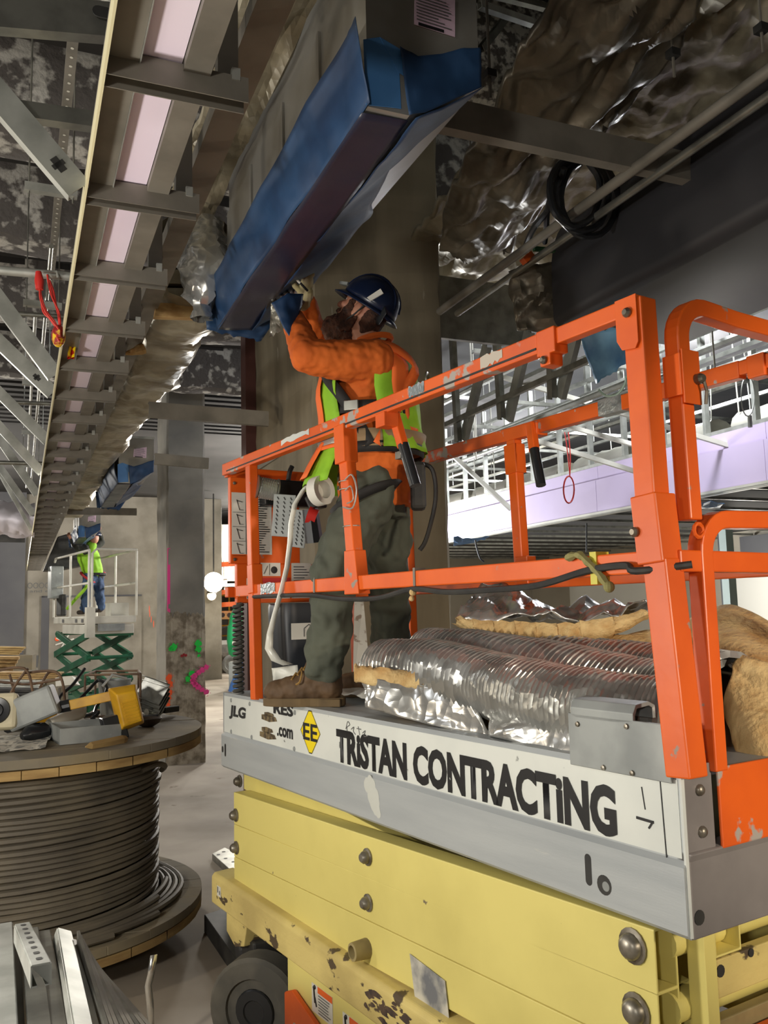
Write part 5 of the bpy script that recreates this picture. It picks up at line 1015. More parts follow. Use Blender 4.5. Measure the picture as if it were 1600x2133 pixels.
for b in (.02, .72):
    for k in range(3):
        z0 = .45+.38*k
        for q0, q1 in (((0.1, z0), (2.3, z0+.38)), ((2.3, z0), (.1, z0+.38))):
            m = MB(); m.beam(L2(q0[0], b+.03*(q0[1] < q1[1] and q0[0] < 1), q0[1]), L2(q1[0], b+.03*(q0[0] < 1), q1[1]), .05, .11); P('scissor_arm', m, 'greenpaint', w2, bev=.005)
for a in (.1, 2.3):
    for k in range(4): m = MB(); m.tube([L2(a, .02, .45+.38*k), L2(a, .78, .45+.38*k)], .03, 8); P('cross_tube', m, 'greenpaint', w2)
m = MB(); m.bb(L2, 0, 2.4, 0, .8, .15, .45); P('chassis', m, 'greenpaint', w2, bev=.02)
for a, b in ((.3, 0), (2.1, 0), (.3, .8), (2.1, .8)): wheel(w2, L2(a, b, .17), L2V, .17, .1)
m = MB(); m.bb(L2, 1.9, 2.3, .02, .12, zd+.02, zd+.42); o = tag(m.build('waste_bin', M['black'], bev=.03), 'black bin on the white scissor lift platform', 'bin')
# ------------------------------------------------------------------ far centre bay
lb_ = thing('string_lamp', 'glaring bare work lamp in the far bay beside the far column', 'lamp', atd(445, 1215, 24))
m = MB(); m.ball(atd(445, 1213, 24), .28, n=16, m=10); P('bulb', m, mat('lamp_glow', (1, .86, .62), .5, emit=14), lb_, smooth=True); m = MB(); m.tube([atd(445, 1192, 24), atd(445, 1192, 24)+ZZ*2.2], .02, 6); P('cord', m, 'black', lb_)
lb2 = thing('string_lamp', 'smaller lamp glowing just under the glaring one', 'lamp', atd(441, 1240, 25)); m = MB(); m.ball(atd(441, 1241, 25), .13); P('bulb', m, mat('lamp_glow_small', (1, .8, .5), .5, emit=6), lb2, smooth=True); m = MB(); m.lathe([(.16, 0), (.06, .12)], atd(441, 1236, 25), ZZ, 10); P('shade', m, 'black', lb2)
o = thing('lit_partition', 'bright board partition behind bare studs in the far bay', 'partition', G(27.5, 7, 0)); m = MB(); m.bb(G, 28, 28.1, 5.6, 9.5, 2.95, 4.8); P('board', m, 'white', o)
for k in range(7): m = MB(); b = 5.9+.35*k; m.bb(G, 27.6, 27.65, b, b+.06, 3.3, 5.3); P('stud', m, 'galv', o)
for k in range(5): m = MB(); m.beam(G(27.55, 6.0+.4*k, 3.6), G(27.55, 6.6+.4*k, 5.0), .04, .03, UA); P('brace', m, 'galv', o)
m = MB(); m.bb(G, 27.4, 27.5, 5.4, 9, 2.75, 2.85); P('header', m, 'whitepaint', o); m = MB(); m.bb(G, 27.4, 27.5, 5.4, 9, 3.0, 3.06); P('header', m, 'whitepaint', o); m = MB(); m.bb(G, 27.45, 27.55, 6.0, 6.1, 2.6, 3.6); P('post', m, 'whitepaint', o)
ys = mat('yellow_tube', srgb(226, 164, 40), .5)
sc_ = thing('scaffold', 'yellow rolling scaffold ladder frame under the glaring lamp', 'scaffold', atz(460, 1385, 0))
f0 = atz(447, 1388, 0); f1 = atz(478, 1386, 0); 
for p in (f0, f1): m = MB(); m.tube([p, p+ZZ*2.9], .035, 6); P('upright', m, ys, sc_)
for k in range(7): m = MB(); m.tube([f0+ZZ*(.35+.37*k), f1+ZZ*(.35+.37*k)], .028, 6); P('rung', m, ys, sc_)
o = thing('orange_frame', 'orange machine rail behind the yellow scaffold', 'frame', atd(470, 1270, 26)); 
for y in (1178, 1236, 1262): m = MB(); m.beam(atd(428, y, 26), atd(520, y-6, 26), .1, .14); P('rail', m, 'orange', o)
m = MB(); m.beam(atd(430, 1282, 26.5), atd(520, 1280, 26.5), .15, .25); P('panel', m, 'lumber', o)
for x in (440, 452, 464, 478): m = MB(); m.lathe([(.07, 0), (.07, .02)], atd(x, 1281, 26.4), (0, -1, 0), 12); P('dial', m, 'black', o)
for x in (432, 500): q = atd(x, 1180, 26); m = MB(); m.beam(V((q.x, q.y, 0)), q, .1, .1); P('leg', m, 'orange', o)
gd = thing('plastic_drum', 'tall green rounded drum in the far bay left of the lift', 'drum', atz(492, 1412, 0)); c = atd(496, 1372, 22); m = MB(); m.lathe([(.1, 0), (.24, .12), (.3, .45), (.3, .82), (.27, .86), (.27, .9), (.25, 1.1), (.16, 1.28), (0, 1.32)], c, (0.05, 0, 1), 24); P('drum', m, mat('green_plastic', srgb(32, 160, 96), .45), gd, smooth=True)
m = MB(); q = atd(496, 1378, 22); m.box(V((q.x, q.y, q.z/2)), (.2, 0, 0), (0, .2, 0), (0, 0, q.z/2)); P('stand', m, 'zinc', gd); m = MB(); m.beam(atd(484, 1340, 21.6), atd(512, 1340, 21.6), .05, .09); P('handle', m, 'whitepaint', gd)
ct = thing('hand_cart', 'grey wheeled cart in front of the green drum', 'cart', atz(480, 1402, 0)); c = atz(482, 1404, 0); R_ = .3; c = c+ZZ*R_; m = MB()
ww_ = wheel(ct, c, V((-.3, -.95, 0)), R_, .14, mt='zinc'); wheel(ct, c+V((-.35, .8, 0)), V((-.3, -.95, 0)), R_*.95, .14, mt='galv_dark')
m = MB(); m.beam(c+V((-.3, .4, .3)), c+V((.3, .3, .35)), .3, .12); P('axle_box', m, 'galv_dark', ct); m = MB(); m.tube(spline([c+V((-.5, .4, .3)), c+V((-.55, .4, .9)), c+V((-.3, .4, 1.15)), c+V((0, .4, 1.1)), c+V((.05, .4, .4))], 5), .03, 6); P('handle', m, 'black', ct)
bt_ = thing('blue_tarp', 'crumpled blue plastic heap on the floor left of the lift', 'plastic sheet', atz(500, 1440, 0)); m = MB(); c = atz(505, 1440, 0); rows = [[c+V((.32*(1-k/6)*cos(t)*(1+.3*sin(3*t)), .3*(1-k/6)*sin(t), .75*(k/6)**.7*(1+.12*sin(4*t))*(1 if k else 0))) for t in [2*pi*j/14 for j in range(14)]] for k in range(7)]; m.grid(rows, True); P('sheet', m, mat('blue_tarp', srgb(60, 110, 180), .5), bt_)
for i, (x, y) in enumerate(((455, 1360), )):
    o = thing('pallet_jack', 'dark cart with a white load behind the wheeled cart', 'cart', atz(455, 1388, 0)); m = MB(); c = atz(452, 1390, 0); m.bb(lambda a, b, z: c+UA*a+VB*b+ZZ*z, -.3, .3, -.25, .45, .12, .2); P('deck', m, 'black', o); m = MB(); m.bb(lambda a, b, z: c+UA*a+VB*b+ZZ*z, -.2, .2, -.2, .4, .8, .95); P('load', m, 'white', o); m = MB(); m.bb(lambda a, b, z: c+UA*a+VB*b+ZZ*z, -.25, .25, -.2, .4, .2, .8); P('frame', m, 'galv_dark', o)
    m = MB(); m.bb(lambda a, b, z: c+UA*a+VB*b+ZZ*z, -.2, .2, -.2, .4, 0, .12); P('roller', m, 'black', o)
# ------------------------------------------------------------------ corridor under the bulkhead
o = thing('corridor_door', 'white door leaf with a black handle in the corridor, left of the orange corner post', 'door', G(10.9, 11.1, 0))
Wp = lambda px, py, b=11.18: atpl(px, py, G(0, b, 0), VB)
m = MB(); m.bb(G, 9.6, 11.2, 11.05, 11.18, 0, 2.4); P('leaf', m, 'white', o); m = MB(); m.bb(G, 10.4, 10.44, 11.0, 11.05, 1.0, 1.4); m.bb(G, 10.36, 10.6, 11.0, 11.03, 1.3, 1.34); P('handle', m, 'galv_dark', o)
o = thing('white_board', 'bright white board at the far end of the corridor, behind the foil batt', 'board', G(15, 10.9, 0)); m = MB(); m.bb(G, 12.6, 15.8, 11.0, 11.18, 0, 2.3); P('panel', m, 'white', o); m = MB(); m.bb(G, 14.2, 14.24, 10.97, 11.0, .9, 1.3); P('handle', m, 'galv_dark', o)
m = MB(); m.bb(G, 9.4, 11.0, 11.1, 11.19, 2.45, 2.95); o = tag(m.build('wall_panel', M['greywall']), 'dark grey panel high on the corridor wall', 'panel')
m = MB(); m.bb(G, 6.3, 8.2, 11.1, 11.19, 2.5, 3.0); o = tag(m.build('wall_panel', M['greywall']), 'second dark grey panel high on the corridor wall, nearer the orange corner post', 'panel')
cw = thing('block_wall', 'pale block wall at the right edge behind the orange gate', 'wall', G(5.5, 8.9, 0))
mm_ = MB(); mm_.bb(lambda a, b, z: UA*a+VB*b+ZZ*z, 0, .392, 0, .15, 0, .19); cb_ = None
for r_ in range(15):
    for k in range(8):
        a = 3.6+.4*k+(.2 if r_ % 2 else 0)
        if cb_ is None:
            cb_ = mm_.build('block', M['cmu'], cw); c = cb_
            for v_ in cb_.data.vertices: v_.co += cw.location
        else: c = cb_.copy(); COL.objects.link(c)
        c.location = G(a, 8.9+.003*((k*7+r_*3) % 3), .2*r_)-cw.location
m = MB(); m.bb(G, 3.6, 7.0, 8.94, 9.04, 0, 3.0); P('mortar', m, 'tanwall', cw)
sl = thing('steel_column', 'pale green wrapped steel column left of the block wall', 'column', Wp(1535, 1300, 8.2)); q = atpl(1525, 1300, G(0, 8.3, 0), VB); q.z = 0
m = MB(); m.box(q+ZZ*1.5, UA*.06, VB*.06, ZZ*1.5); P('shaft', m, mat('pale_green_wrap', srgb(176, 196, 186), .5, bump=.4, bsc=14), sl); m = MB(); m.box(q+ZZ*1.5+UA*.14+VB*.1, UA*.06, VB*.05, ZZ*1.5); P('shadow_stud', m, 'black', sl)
m = MB(); m.bb(lambda a, b, z: q+UA*a+VB*b+ZZ*z, -.2, .1, -.1, -.06, 1.75, 1.8); P('bracket', m, 'galv_dark', sl)
for i, (x, y0, y1) in enumerate(((1000, 1140, 1170), (1222, 1105, 1150))):
    o = thing('wire_tail', ['bent black wire hanging from the low ceiling near the big column', 'straight black wire hanging from the low ceiling'][i], 'wire', A_(x, y1, 9.5)); m = MB(); m.tube(spline([A_(x-10*(1-i), y0-15, 9.5), A_(x-7*(1-i), y0, 9.5), A_(x, y1-8, 9.5), A_(x+8*(1-i), y1, 9.5)], 4), .012, 6); P('wire', m, 'black', o, smooth=True)
for i, (x0, x1, y) in enumerate(((945, 1020, 1122), (1390, 1510, 1052))):
    o = thing('blue_film', ['blue film under the bulkhead beside the big column', 'blue film under the bulkhead right of the orange corner post'][i], 'plastic film', G(8, 6.3, 2.8)); sheet('film', 'bluefilm_light', o, bil(A_(x0, y, 9.5-3.4*i), A_(x1, y-6, 9.5-3.4*i), A_(x1-10, y+8, 9.8-3.4*i), A_(x0, y+14, 9.8-3.4*i)), 4, 8, ZZ, .08, 4, i, .004)
# ------------------------------------------------------------------ people
def fused(name, blobs, mt, parent, voxel=.006, smooth=6, disp=0, dsc=.06, factor=.6):
    m = MB()
    for b in blobs:
        if b[0] == 'c':                                  # tapered capsule
            _, p0, r0, p1, r1 = b; p0 = V(p0); p1 = V(p1); d = p1-p0; L_ = max(d.length, 1e-4); n = 12; prof = []
            for k in range(5): t = pi/2*(1-k/4); prof.append((r0*cos(t)+1e-4, -r0*sin(t)))
            for k in range(5): t = pi/2*k/4; prof.append((r1*cos(t)+1e-4, L_+r1*sin(t)))
            m.lathe(prof, p0, d, n)
        elif b[0] == 'e':                                # ellipsoid with axes
            _, c, ax, ay, az_ = b; ax = V(ax); ay = V(ay); az_ = V(az_)
            if ax.cross(ay).dot(az_) < 0: ax = -ax
            rows = [[V(c)+ax*(sin(pi*i/10)*cos(2*pi*k/16))+ay*(sin(pi*i/10)*sin(2*pi*k/16))-az_*cos(pi*i/10) for k in range(16)] for i in range(11)]
            m.grid(rows, True)
        elif b[0] == 's':                                # stack of elliptical sections (c, ax, ay)
            rows = []
            for c, ax, ay in b[1]: rows.append([V(c)+V(ax)*cos(2*pi*k/20)+V(ay)*sin(2*pi*k/20) for k in range(20)])
            if V(b[1][0][1]).cross(V(b[1][0][2])).dot(V(b[1][-1][0])-V(b[1][0][0])) < 0: rows = [r[::-1] for r in rows]
            m.grid(rows, True); n0 = len(m.v)
            m.add(rows[0], [list(range(20))[::-1]]); m.add(rows[-1], [list(range(20))])
    o = m.build(name, mt, parent)
    md = o.modifiers.new('r', 'REMESH'); md.mode = 'VOXEL'; md.voxel_size = voxel
    if smooth: md = o.modifiers.new('s', 'SMOOTH'); md.iterations = smooth; md.factor = factor
    if disp:
        tx = bpy.data.textures.new(name, 'CLOUDS'); tx.noise_scale = dsc; tx.noise_depth = 1
        md = o.modifiers.new('d', 'DISPLACE'); md.texture = tx; md.strength = disp; md.mid_level = .5; md.texture_coords = 'LOCAL'
    bpy.context.view_layer.update()
    me = bpy.data.meshes.new_from_object(o.evaluated_get(bpy.context.evaluated_depsgraph_get()))
    old = o.data; o.modifiers.clear(); o.data = me; bpy.data.meshes.remove(old); me.name = name
    me.materials.clear(); me.materials.append(mt)
    me.polygons.foreach_set('use_smooth', [True]*len(me.polygons)); return o
def hand(w, d, nrm, th, sc=1, curl=.5, grow=0):
    """wrist, direction, palm normal, thumb side"""
    w = V(w); d = V(d).normalized(); th = V(th); th = (th-d*th.dot(d)).normalized(); nrm = V(nrm); nrm = (nrm-d*nrm.dot(d)-th*nrm.dot(th)).normalized()
    B = [('e', w+d*.045*sc, d*.055*sc, th*(.042*sc+grow), nrm*(.016*sc+grow))]
    for k, (ln, off) in enumerate(((.072, .034), (.08, .0115), (.075, -.0115), (.058, -.033))):
        p = w+d*.085*sc+th*off*sc; a = 0; r = .0088*sc+grow
        for s, (f_, c_) in enumerate(((.45, .55), (.32, 1.0), (.23, .8))):
            a += curl*c_*(1+.08*k); q = p+(d*cos(a)+nrm*sin(a))*ln*f_*sc
            B.append(('c', p, r*(1-.08*s), q, r*(.94-.08*s))); p = q
    p = w+d*.025*sc+th*.03*sc; q = p+(d*.6+th*.65+nrm*.35).normalized()*.042*sc; B.append(('c', p, .0125*sc+grow, q, .0105*sc+grow))
    B.append(('c', q, .0105*sc+grow, q+(d*.9+th*.1+nrm*.5).normalized()*.034*sc, .0085*sc+grow)); return B
skin = mat('skin', srgb(188, 134, 108), .55, 0, srgb(170, 112, 90), 8); hairm = mat('brown_beard', srgb(82, 50, 34), .85, 0, srgb(52, 32, 24), 40, bump=.8, bsc=120)
# --- main worker
PO = thing('person', 'worker in orange shirt, lime vest and dark helmet reaching up on the orange lift', 'person', V((-.03, 3.62, 1.505)))
F_ = V((-.965, .26, 0)).normalized(); S_l = V((-F_.y, F_.x, 0))            # forward, towards his left (camera) side
pel = atd(783, 1010, 3.60); wst = atd(783, 930, 3.58); chs = atd(770, 830, 3.55); nkb = atd(778, 728, 3.54)
hL, hR = atd(772, 1025, 3.50), atd(800, 1030, 3.70); kL, kR = atd(697, 1180, 3.43), atd(808, 1195, 3.74); aL, aR = atd(676, 1392, 3.51), atd(812, 1397, 3.84)
sL, sR = atd(778, 752, 3.37), atd(772, 748, 3.71); eL, eR = atd(640, 742, 3.28), atd(668, 752, 3.80); wL, wR = atd(606, 648, 3.46), atd(635, 616, 3.49)
hc = atd(757, 652, 3.52)
fd = (F_+ZZ*.72+S_l*-.05).normalized(); su = (ZZ-fd*ZZ.dot(fd)).normalized(); sd_ = su.cross(fd).normalized()   # face, skull up, left ear side
if sd_.dot(S_l) < 0: sd_ = -sd_
def tsec(g=0, lo=0, hi=9):
    T = [(pel-ZZ*.10, .145, .155), (pel, .15, .165), (pel*.5+wst*.5, .145, .16), (wst, .135, .15), (wst*.5+chs*.5, .138, .165), (chs, .145, .185), (chs*.55+nkb*.45, .14, .19), (chs*.25+nkb*.75, .11, .175), (nkb+ZZ*.01, .07, .09)]
    return [(c, F_*(a+g), S_l*(b+g)) for c, a, b in T[lo:hi]]
def headblobs():
    e = lambda x, y, z: hc+fd*x+sd_*y+su*z
    B = [('e', e(0, 0, .02), fd*.098, sd_*.078, su*.105), ('e', e(.03, 0, -.05), fd*.068, sd_*.06, su*.075), ('e', e(.062, 0, -.075), fd*.03, sd_*.035, su*.03),
         ('c', e(.088, 0, .015), .011, e(.112, 0, -.018), .015), ('e', e(.104, 0, -.022), fd*.012, sd_*.02, su*.01), ('c', e(.078, -.03, .035), .013, e(.078, .03, .035), .013), ('e', e(.088, 0, -.052), fd*.012, sd_*.026, su*.009)]
    for s in (-1, 1): B += [('e', e(-.008, .081*s, -.008), fd*.02, sd_*.011, su*.033), ('e', e(-.002, .083*s, -.03), fd*.011, sd_*.008, su*.012), ('e', e(.07, .04*s, -.012), fd*.02, sd_*.022, su*.018)]
    return B
hdL = (atd(602, 600, 3.52)-wL).normalized(); hdR = (atd(641, 572, 3.43)-wR).normalized()
body = headblobs()+[('c', nkb-ZZ*.03, .06, hc-su*.05-fd*.02, .056), ('s', tsec(-.015))]
for s_, e_, w_ in ((sL, eL, wL), (sR, eR, wR)): body += [('c', s_, .055, e_, .042), ('c', e_, .042, w_, .028), ('c', nkb-ZZ*.05, .05, s_, .058)]
for h_, k_, a_ in ((hL, kL, aL), (hR, kR, aR)): body += [('c', h_, .085, k_, .058), ('c', k_, .057, k_*.6+a_*.4-F_*.02, .054), ('c', k_*.6+a_*.4-F_*.02, .054, a_, .036), ('c', a_, .034, V((a_.x, a_.y, 1.6)), .02)]
body += hand(wL, hdL, F_*.3+V((0, .9, .4)), -F_*.2-ZZ*.2+V((.6, -.2, .2)), 1, .45)+hand(wR, hdR, V((0, .8, .6)), -S_l*-1+ZZ*.2, 1, .55)
fused('body', body, skin, PO, .005, 4)
fused('glove', hand(wL, hdL, F_*.3+V((0, .9, .4)), -F_*.2-ZZ*.2+V((.6, -.2, .2)), 1, .45, .0015)+[('c', wL-hdL*.03, .038, wL+hdL*.01, .036)], mat('grey_glove', srgb(150, 138, 136), .8, 0, srgb(120, 110, 110), 20), PO, .003, 2)
fused('glove', hand(wR, hdR, V((0, .8, .6)), S_l+ZZ*.2, 1, .6, .0015)+[('c', wR-hdR*.03, .038, wR+hdR*.01, .036)], mat('cream_glove', srgb(186, 176, 128), .8, 0, srgb(150, 138, 120), 14), PO, .003, 2)
for s in (-1, 1):
    c = hc+fd*.0735+sd_*.032*s+su*.012; m = MB(); m.ball(c, .0125, n=12, m=8); o = P('eye', m, mat('eye_white%d' % s, srgb(220, 214, 206), .3), PO, smooth=True); m = MB(); m.ball(c+fd*.0075, .0065, n=10, m=6); P('iris', m, 'inkclean', o, smooth=True)
e = lambda x, y, z: hc+fd*x+sd_*y+su*z
o = fused('beard', [('e', e(.045, 0, -.1), fd*.075, sd_*.068, su*.055), ('e', e(.075, 0, -.115), fd*.06, sd_*.05, su*.06), ('e', e(.08, 0, -.045), fd*.028, sd_*.045, su*.014)]+[('e', e(.02, .066*s, -.06), fd*.045, sd_*.02, su*.06) for s in (-1, 1)]+[('c', e(.03, .07*s, .03), .012, e(.035, .07*s, -.03), .018) for s in (-1, 1)], hairm, PO, .005, 2, .02, .018)
fused('hair', [('e', e(-.045, 0, .0), fd*.06, sd_*.07, su*.085), ('e', e(-.06, 0, -.05), fd*.03, sd_*.06, su*.05)], hairm, PO, .006, 2, .008, .02)
# helmet: shell, brim, suspension, strap, decal
navy = mat('helmet_navy', srgb(22, 34, 66), .3, 0, srgb(18, 28, 52), 3); hl = None
rows = []
for i in range(10):
    t = i/9*1.5; rows.append([e(-.008, 0, .035)+fd*(.126*cos(pi/2*i/9)**.8*cos(2*pi*k/28)) + sd_*(.105*cos(pi/2*i/9)**.8*sin(2*pi*k/28))+su*(.125*sin(pi/2*i/9)) for k in range(28)])
m = MB(); m.grid(rows, True); m.add(rows[-1], [list(range(28))]); hm_ = P('helmet', m, navy, PO, smooth=True, thick=.004)
rows = [[e(-.008, 0, .038)+fd*((.12+r)*cos(a)*(1.12 if cos(a) > 0 else 1))+sd_*((.1+r*.7)*sin(a))-su*.02*r/.03 for a in [2*pi*k/28 for k in range(28)]] for r in (0, .012, .03)]
m = MB(); m.grid(rows, True); P('brim', m, navy, hm_, smooth=True, thick=.004)
m = MB(); m.tube([e(-.0+.03*cos(t)-.01, .012*0, .16) + sd_*0 for t in (0, .1)], .002, 4)
for y in (-.03, .03): m = MB(); m.tube([e(-.008+.122*cos(t), y, .04+.122*sin(t)) for t in [.25+(pi-.5)*k/12 for k in range(13)]], .007, 6); P('helmet_rib', m, navy, hm_, smooth=True)
m = MB(); m.box(e(-.1, .055, .02), fd*.012+su*.01, su*.03, sd_*.03-fd*.02); P('adjuster', m, 'blackgloss', hm_, bev=.004)
m = MB(); q = e(-.045, .1, .06); m.prism([e(-.03, .101, .05), e(-.05, .099, .045), e(-.075, .086, .1), e(-.055, .089, .11)], sd_*.006); P('sticker', m, 'white', hm_)
m = MB(); m.tube(spline([e(-.03, .083, .03), e(-.012, .088, -.03), e(.01, .08, -.075), e(.0, .05, -.11)], 5), .004, 6); P('chin_strap', m, 'black', hm_, smooth=True)
m = MB(); m.beam(e(.11, .03, .07), e(.15, .02, .058), .03, .012); P('lamp_clip', m, 'zinc', hm_)
# shirt
oshirt = mat('orange_shirt', srgb(216, 106, 34), .85, 0, srgb(196, 90, 26), 6, bump=.12, bsc=50)
sh = [('s', tsec(.012, 0, 9))]
for s_, e_, w_ in ((sL, eL, wL), (sR, eR, wR)):
    sh += [('c', s_, .088, s_*.5+e_*.5-ZZ*.008, .082), ('c', s_*.5+e_*.5-ZZ*.008, .082, e_, .068), ('c', e_, .068, e_*.5+w_*.5, .058), ('c', e_*.5+w_*.5, .058, w_-(w_-e_).normalized()*.03, .042), ('c', chs*.3+nkb*.7, .09, s_, .09), ('c', chs*.7+nkb*.3+ (s_-nkb)*.5, .08, s_, .085)]
o = fused('shirt', sh, oshirt, PO, .006, 5, .014, .04)
m = MB(); m.tube([nkb+ZZ*.035+F_*.075*cos(t)+S_l*.07*sin(t)+ZZ*.012*-cos(t) for t in [2*pi*k/20 for k in range(20)]], .014, 6, True); P('collar', m, oshirt, o, smooth=True)
# trousers
pants = mat('olive_trousers', srgb(84, 88, 76), .9, 0, srgb(66, 70, 60), 2.5, .4, .65, bump=.1, bsc=90, wear=srgb(150, 152, 146), wsc=14, wlo=.755)
pb = [('s', [(pel-ZZ*.14, F_*.13, S_l*.15), (pel-ZZ*.05, F_*.152, S_l*.17), (pel+ZZ*.05, F_*.15, S_l*.165)])]
for h_, k_, a_, g in ((hL, kL, aL, 1), (hR, kR, aR, 1)):
    mid = k_*.5+a_*.5-F_*.008; pb += [('c', h_+ZZ*.0, .118, h_*.5+k_*.5, .106), ('c', h_*.5+k_*.5, .106, k_, .09), ('c', k_, .09, mid, .088), ('c', mid, .088, a_+ZZ*.02, .082)]
fused('trousers', pb, pants, PO, .007, 4, .045, .075)
# boots
bootm = mat('brown_boot_leather', srgb(98, 74, 48), .7, 0, srgb(72, 54, 36), 7, bump=.15, bsc=60); solem = mat('boot_sole', srgb(112, 92, 62), .85, 0, srgb(90, 74, 52), 9); lacem = mat('boot_lace', srgb(150, 116, 60), .8)
def boot(toe, heel, a_):
    d = (toe-heel); d.z = 0; L_ = d.length; d.normalize(); s = V((-d.y, d.x, 0)); z0 = 1.505
    c = lambda x, y, z: V((heel.x, heel.y, z0))+d*(x*L_)+s*y+ZZ*z
    bo = fused('boot', [('e', c(.8, 0, .058), d*.072, s*.05, ZZ*.048), ('e', c(.58, 0, .068), d*.1, s*.05, ZZ*.055), ('e', c(.36, 0, .085), d*.085, s*.046, ZZ*.072), ('c', c(.17, 0, .07), .05, c(.2, 0, .14), .055), ('c', c(.22, 0, .15), .06, c(.2, 0, .24), .066), ('c', c(.42, 0, .09), .05, c(.24, 0, .2), .056)], bootm, PO, .005, 4, .008, .03)
    pts = []; n = 28
    outl = [c(.5+.52*cos(t)*(1 if cos(t) > 0 else .97), (.054 if cos(t) > -.1 else .045)*sin(t)*(1-.12*(1-abs(cos(t)))*(1 if abs(cos(t)) < .4 else 0)), .0) for t in [2*pi*k/n for k in range(n)]]
    m = MB(); m.prism(outl, ZZ*.034); so = P('sole', m, solem, bo, bev=.005)
    m = MB(); m.prism([c(.02, -.042, -.0), c(.3, -.042, -.0), c(.3, .042, 0), c(.02, .042, 0)], ZZ*.03); P('heel', m, solem, so, bev=.004)
    for k in range(5):
        x = .62-.075*k; z = .118+.02*k; m = MB(); m.tube([c(x, -.035, z-.012), c(x-.02, 0, z+.012), c(x, .035, z-.012)], .005, 6); P('lace', m, lacem, bo, smooth=True)
    m = MB(); m.tube(spline([c(.5, -.03, .14), c(.47, -.056, .13), c(.49, -.062, .1), c(.54, -.06, .09)], 4), .004, 5); P('lace_bow', m, lacem, bo); m = MB(); m.tube(spline([c(.5, .03, .14), c(.47, .056, .13), c(.49, .062, .1), c(.54, .06, .09)], 4), .004, 5); P('lace_bow', m, lacem, bo)
boot(V((-.505, 3.585, 0)), V((-.175, 3.505, 0)), aL)
hR_ = V((aR.x+.08, aR.y-.02, 0)); boot(hR_+F_*.32, hR_, aR)
# vest panels, harness
lime = mat('lime_vest', srgb(150, 205, 46), .75, 0, srgb(128, 182, 36), 6, bump=.15, bsc=40); vor = mat('vest_orange', srgb(240, 112, 44), .75); refl = mat('reflective_tape', srgb(176, 178, 172), .35, .3)
TS = tsec(0)
def tor(h, ang, g):                                     # point on the torso shell, h in section units
    i = min(int(h), len(TS)-2); f_ = h-i; c = TS[i][0].lerp(TS[i+1][0], f_); ax = TS[i][1].lerp(TS[i+1][1], f_); ay = TS[i][2].lerp(TS[i+1][2], f_)
    return c+ax*cos(ang)*(1+g/.14)+ay*sin(ang)*(1+g/.17)
def panel(name, h0, h1, a0, a1, g, mt, par=None, fold=.008, th=.004, n=16, k=14, flare=0):
    rows = [[tor(h0+(h1-h0)*i/n, a0+(a1-a0)*j/k, g+flare*(1-i/n)**2+fold*sin(j*1.9+i*.5)*(1-i/n)) for j in range(k+1)] for i in range(n+1)]
    m = MB(); m.grid(rows); return P(name, m, mt, par or PO, smooth=60, thick=th)
vf = panel('vest', .9, 7.2, -1.15, 1.2, .05, lime, flare=.10); vb = panel('vest', 2.5, 7.4, 2.0, 4.3, .045, lime, flare=.03)
for p_, a0, a1 in ((vf, -1.15, 1.2), (vb, 2.0, 4.3)):
    panel('reflective_band', 2.75, 3.25, a0, a1, .066+(.045 if p_ is vf else 0), refl, p_, .004, .003, 4); panel('orange_band', 2.55, 2.75, a0, a1, .066+(.05 if p_ is vf else 0), vor, p_, .004, .003, 3); panel('orange_band', 3.25, 3.5, a0, a1, .066+(.04 if p_ is vf else 0), vor, p_, .004, .003, 3)
panel('vest_stripe', 1.2, 7.0, .45, .8, .064, vor, vf, .004, .003, 16, 4, .095); panel('vest_stripe', 2.6, 7.2, 2.35, 2.75, .058, vor, vb, .004, .003, 16, 4)
blk = mat('black_webbing', srgb(34, 34, 34), .75); tanb = mat('tan_belt', srgb(152, 130, 98), .8)
def strap(name, pts, wd, mt, par=None, th=.005):
    pts = spline(pts, 5); rows = []
    for i, (p, nn) in enumerate([(p, None) for p in pts]):
        d = (pts[min(i+1, len(pts)-1)]-pts[max(i-1, 0)]).normalized(); n = (p-(wst*.4+chs*.6)); n -= d*n.dot(d); n.z *= .3; x = d.cross(n.normalized()).normalized()*wd/2; rows.append([p-x, p+x])
    m = MB(); m.grid(rows); return P(name, m, mt, par or PO, smooth=60, thick=th)
hs = strap('harness', [tor(2.55, a, .062) for a in [2*pi*k/24 for k in range(25)]], .045, blk)
strap('waist_belt', [tor(3.0, a, .072) for a in [.9+3.6*k/18 for k in range(19)]], .07, tanb, hs)
strap('harness_strap', [tor(2.6, 1.75, .066), tor(3.6, 1.55, .06), tor(4.6, 1.3, .06), tor(5.6, .95, .07), tor(6.6, .8, .07), tor(7.4, .9, .05)], .045, blk, hs)
strap('harness_strap', [tor(2.6, 1.9, .066), tor(3.6, 2.2, .06), tor(4.8, 2.6, .062), tor(6.0, 2.9, .07), tor(7.0, 2.6, .07), tor(7.5, 2.0, .05)], .045, vor, hs)
strap('harness_strap', [tor(4.2, a, .06) for a in [.7+1.9*k/10 for k in range(11)]], .045, blk, hs)
strap('thigh_strap', [hL.lerp(kL, .12)+F_*.135*cos(t)+S_l*.14*sin(t)+ZZ*(.06*-cos(t)) for t in [2*pi*k/20 for k in range(21)]], .04, blk, hs)
m = MB(); m.tube(arc(tor(5.6, pi, .1), S_l, ZZ, .03, 0, 2*pi, 14)[:-1], .006, 6, True); P('d_ring', m, 'bolt', hs, smooth=True)
m = MB(); m.box(tor(4.2, 1.5, .075), F_*.03, ZZ*.02, S_l*.008); P('buckle', m, 'galv', hs, bev=.003)
m = MB(); q = tor(1.1, 2.6, .09); m.beam(q+ZZ*.05, q-ZZ*.14, .09, .06); P('tool_pouch', m, 'black', hs, bev=.015)
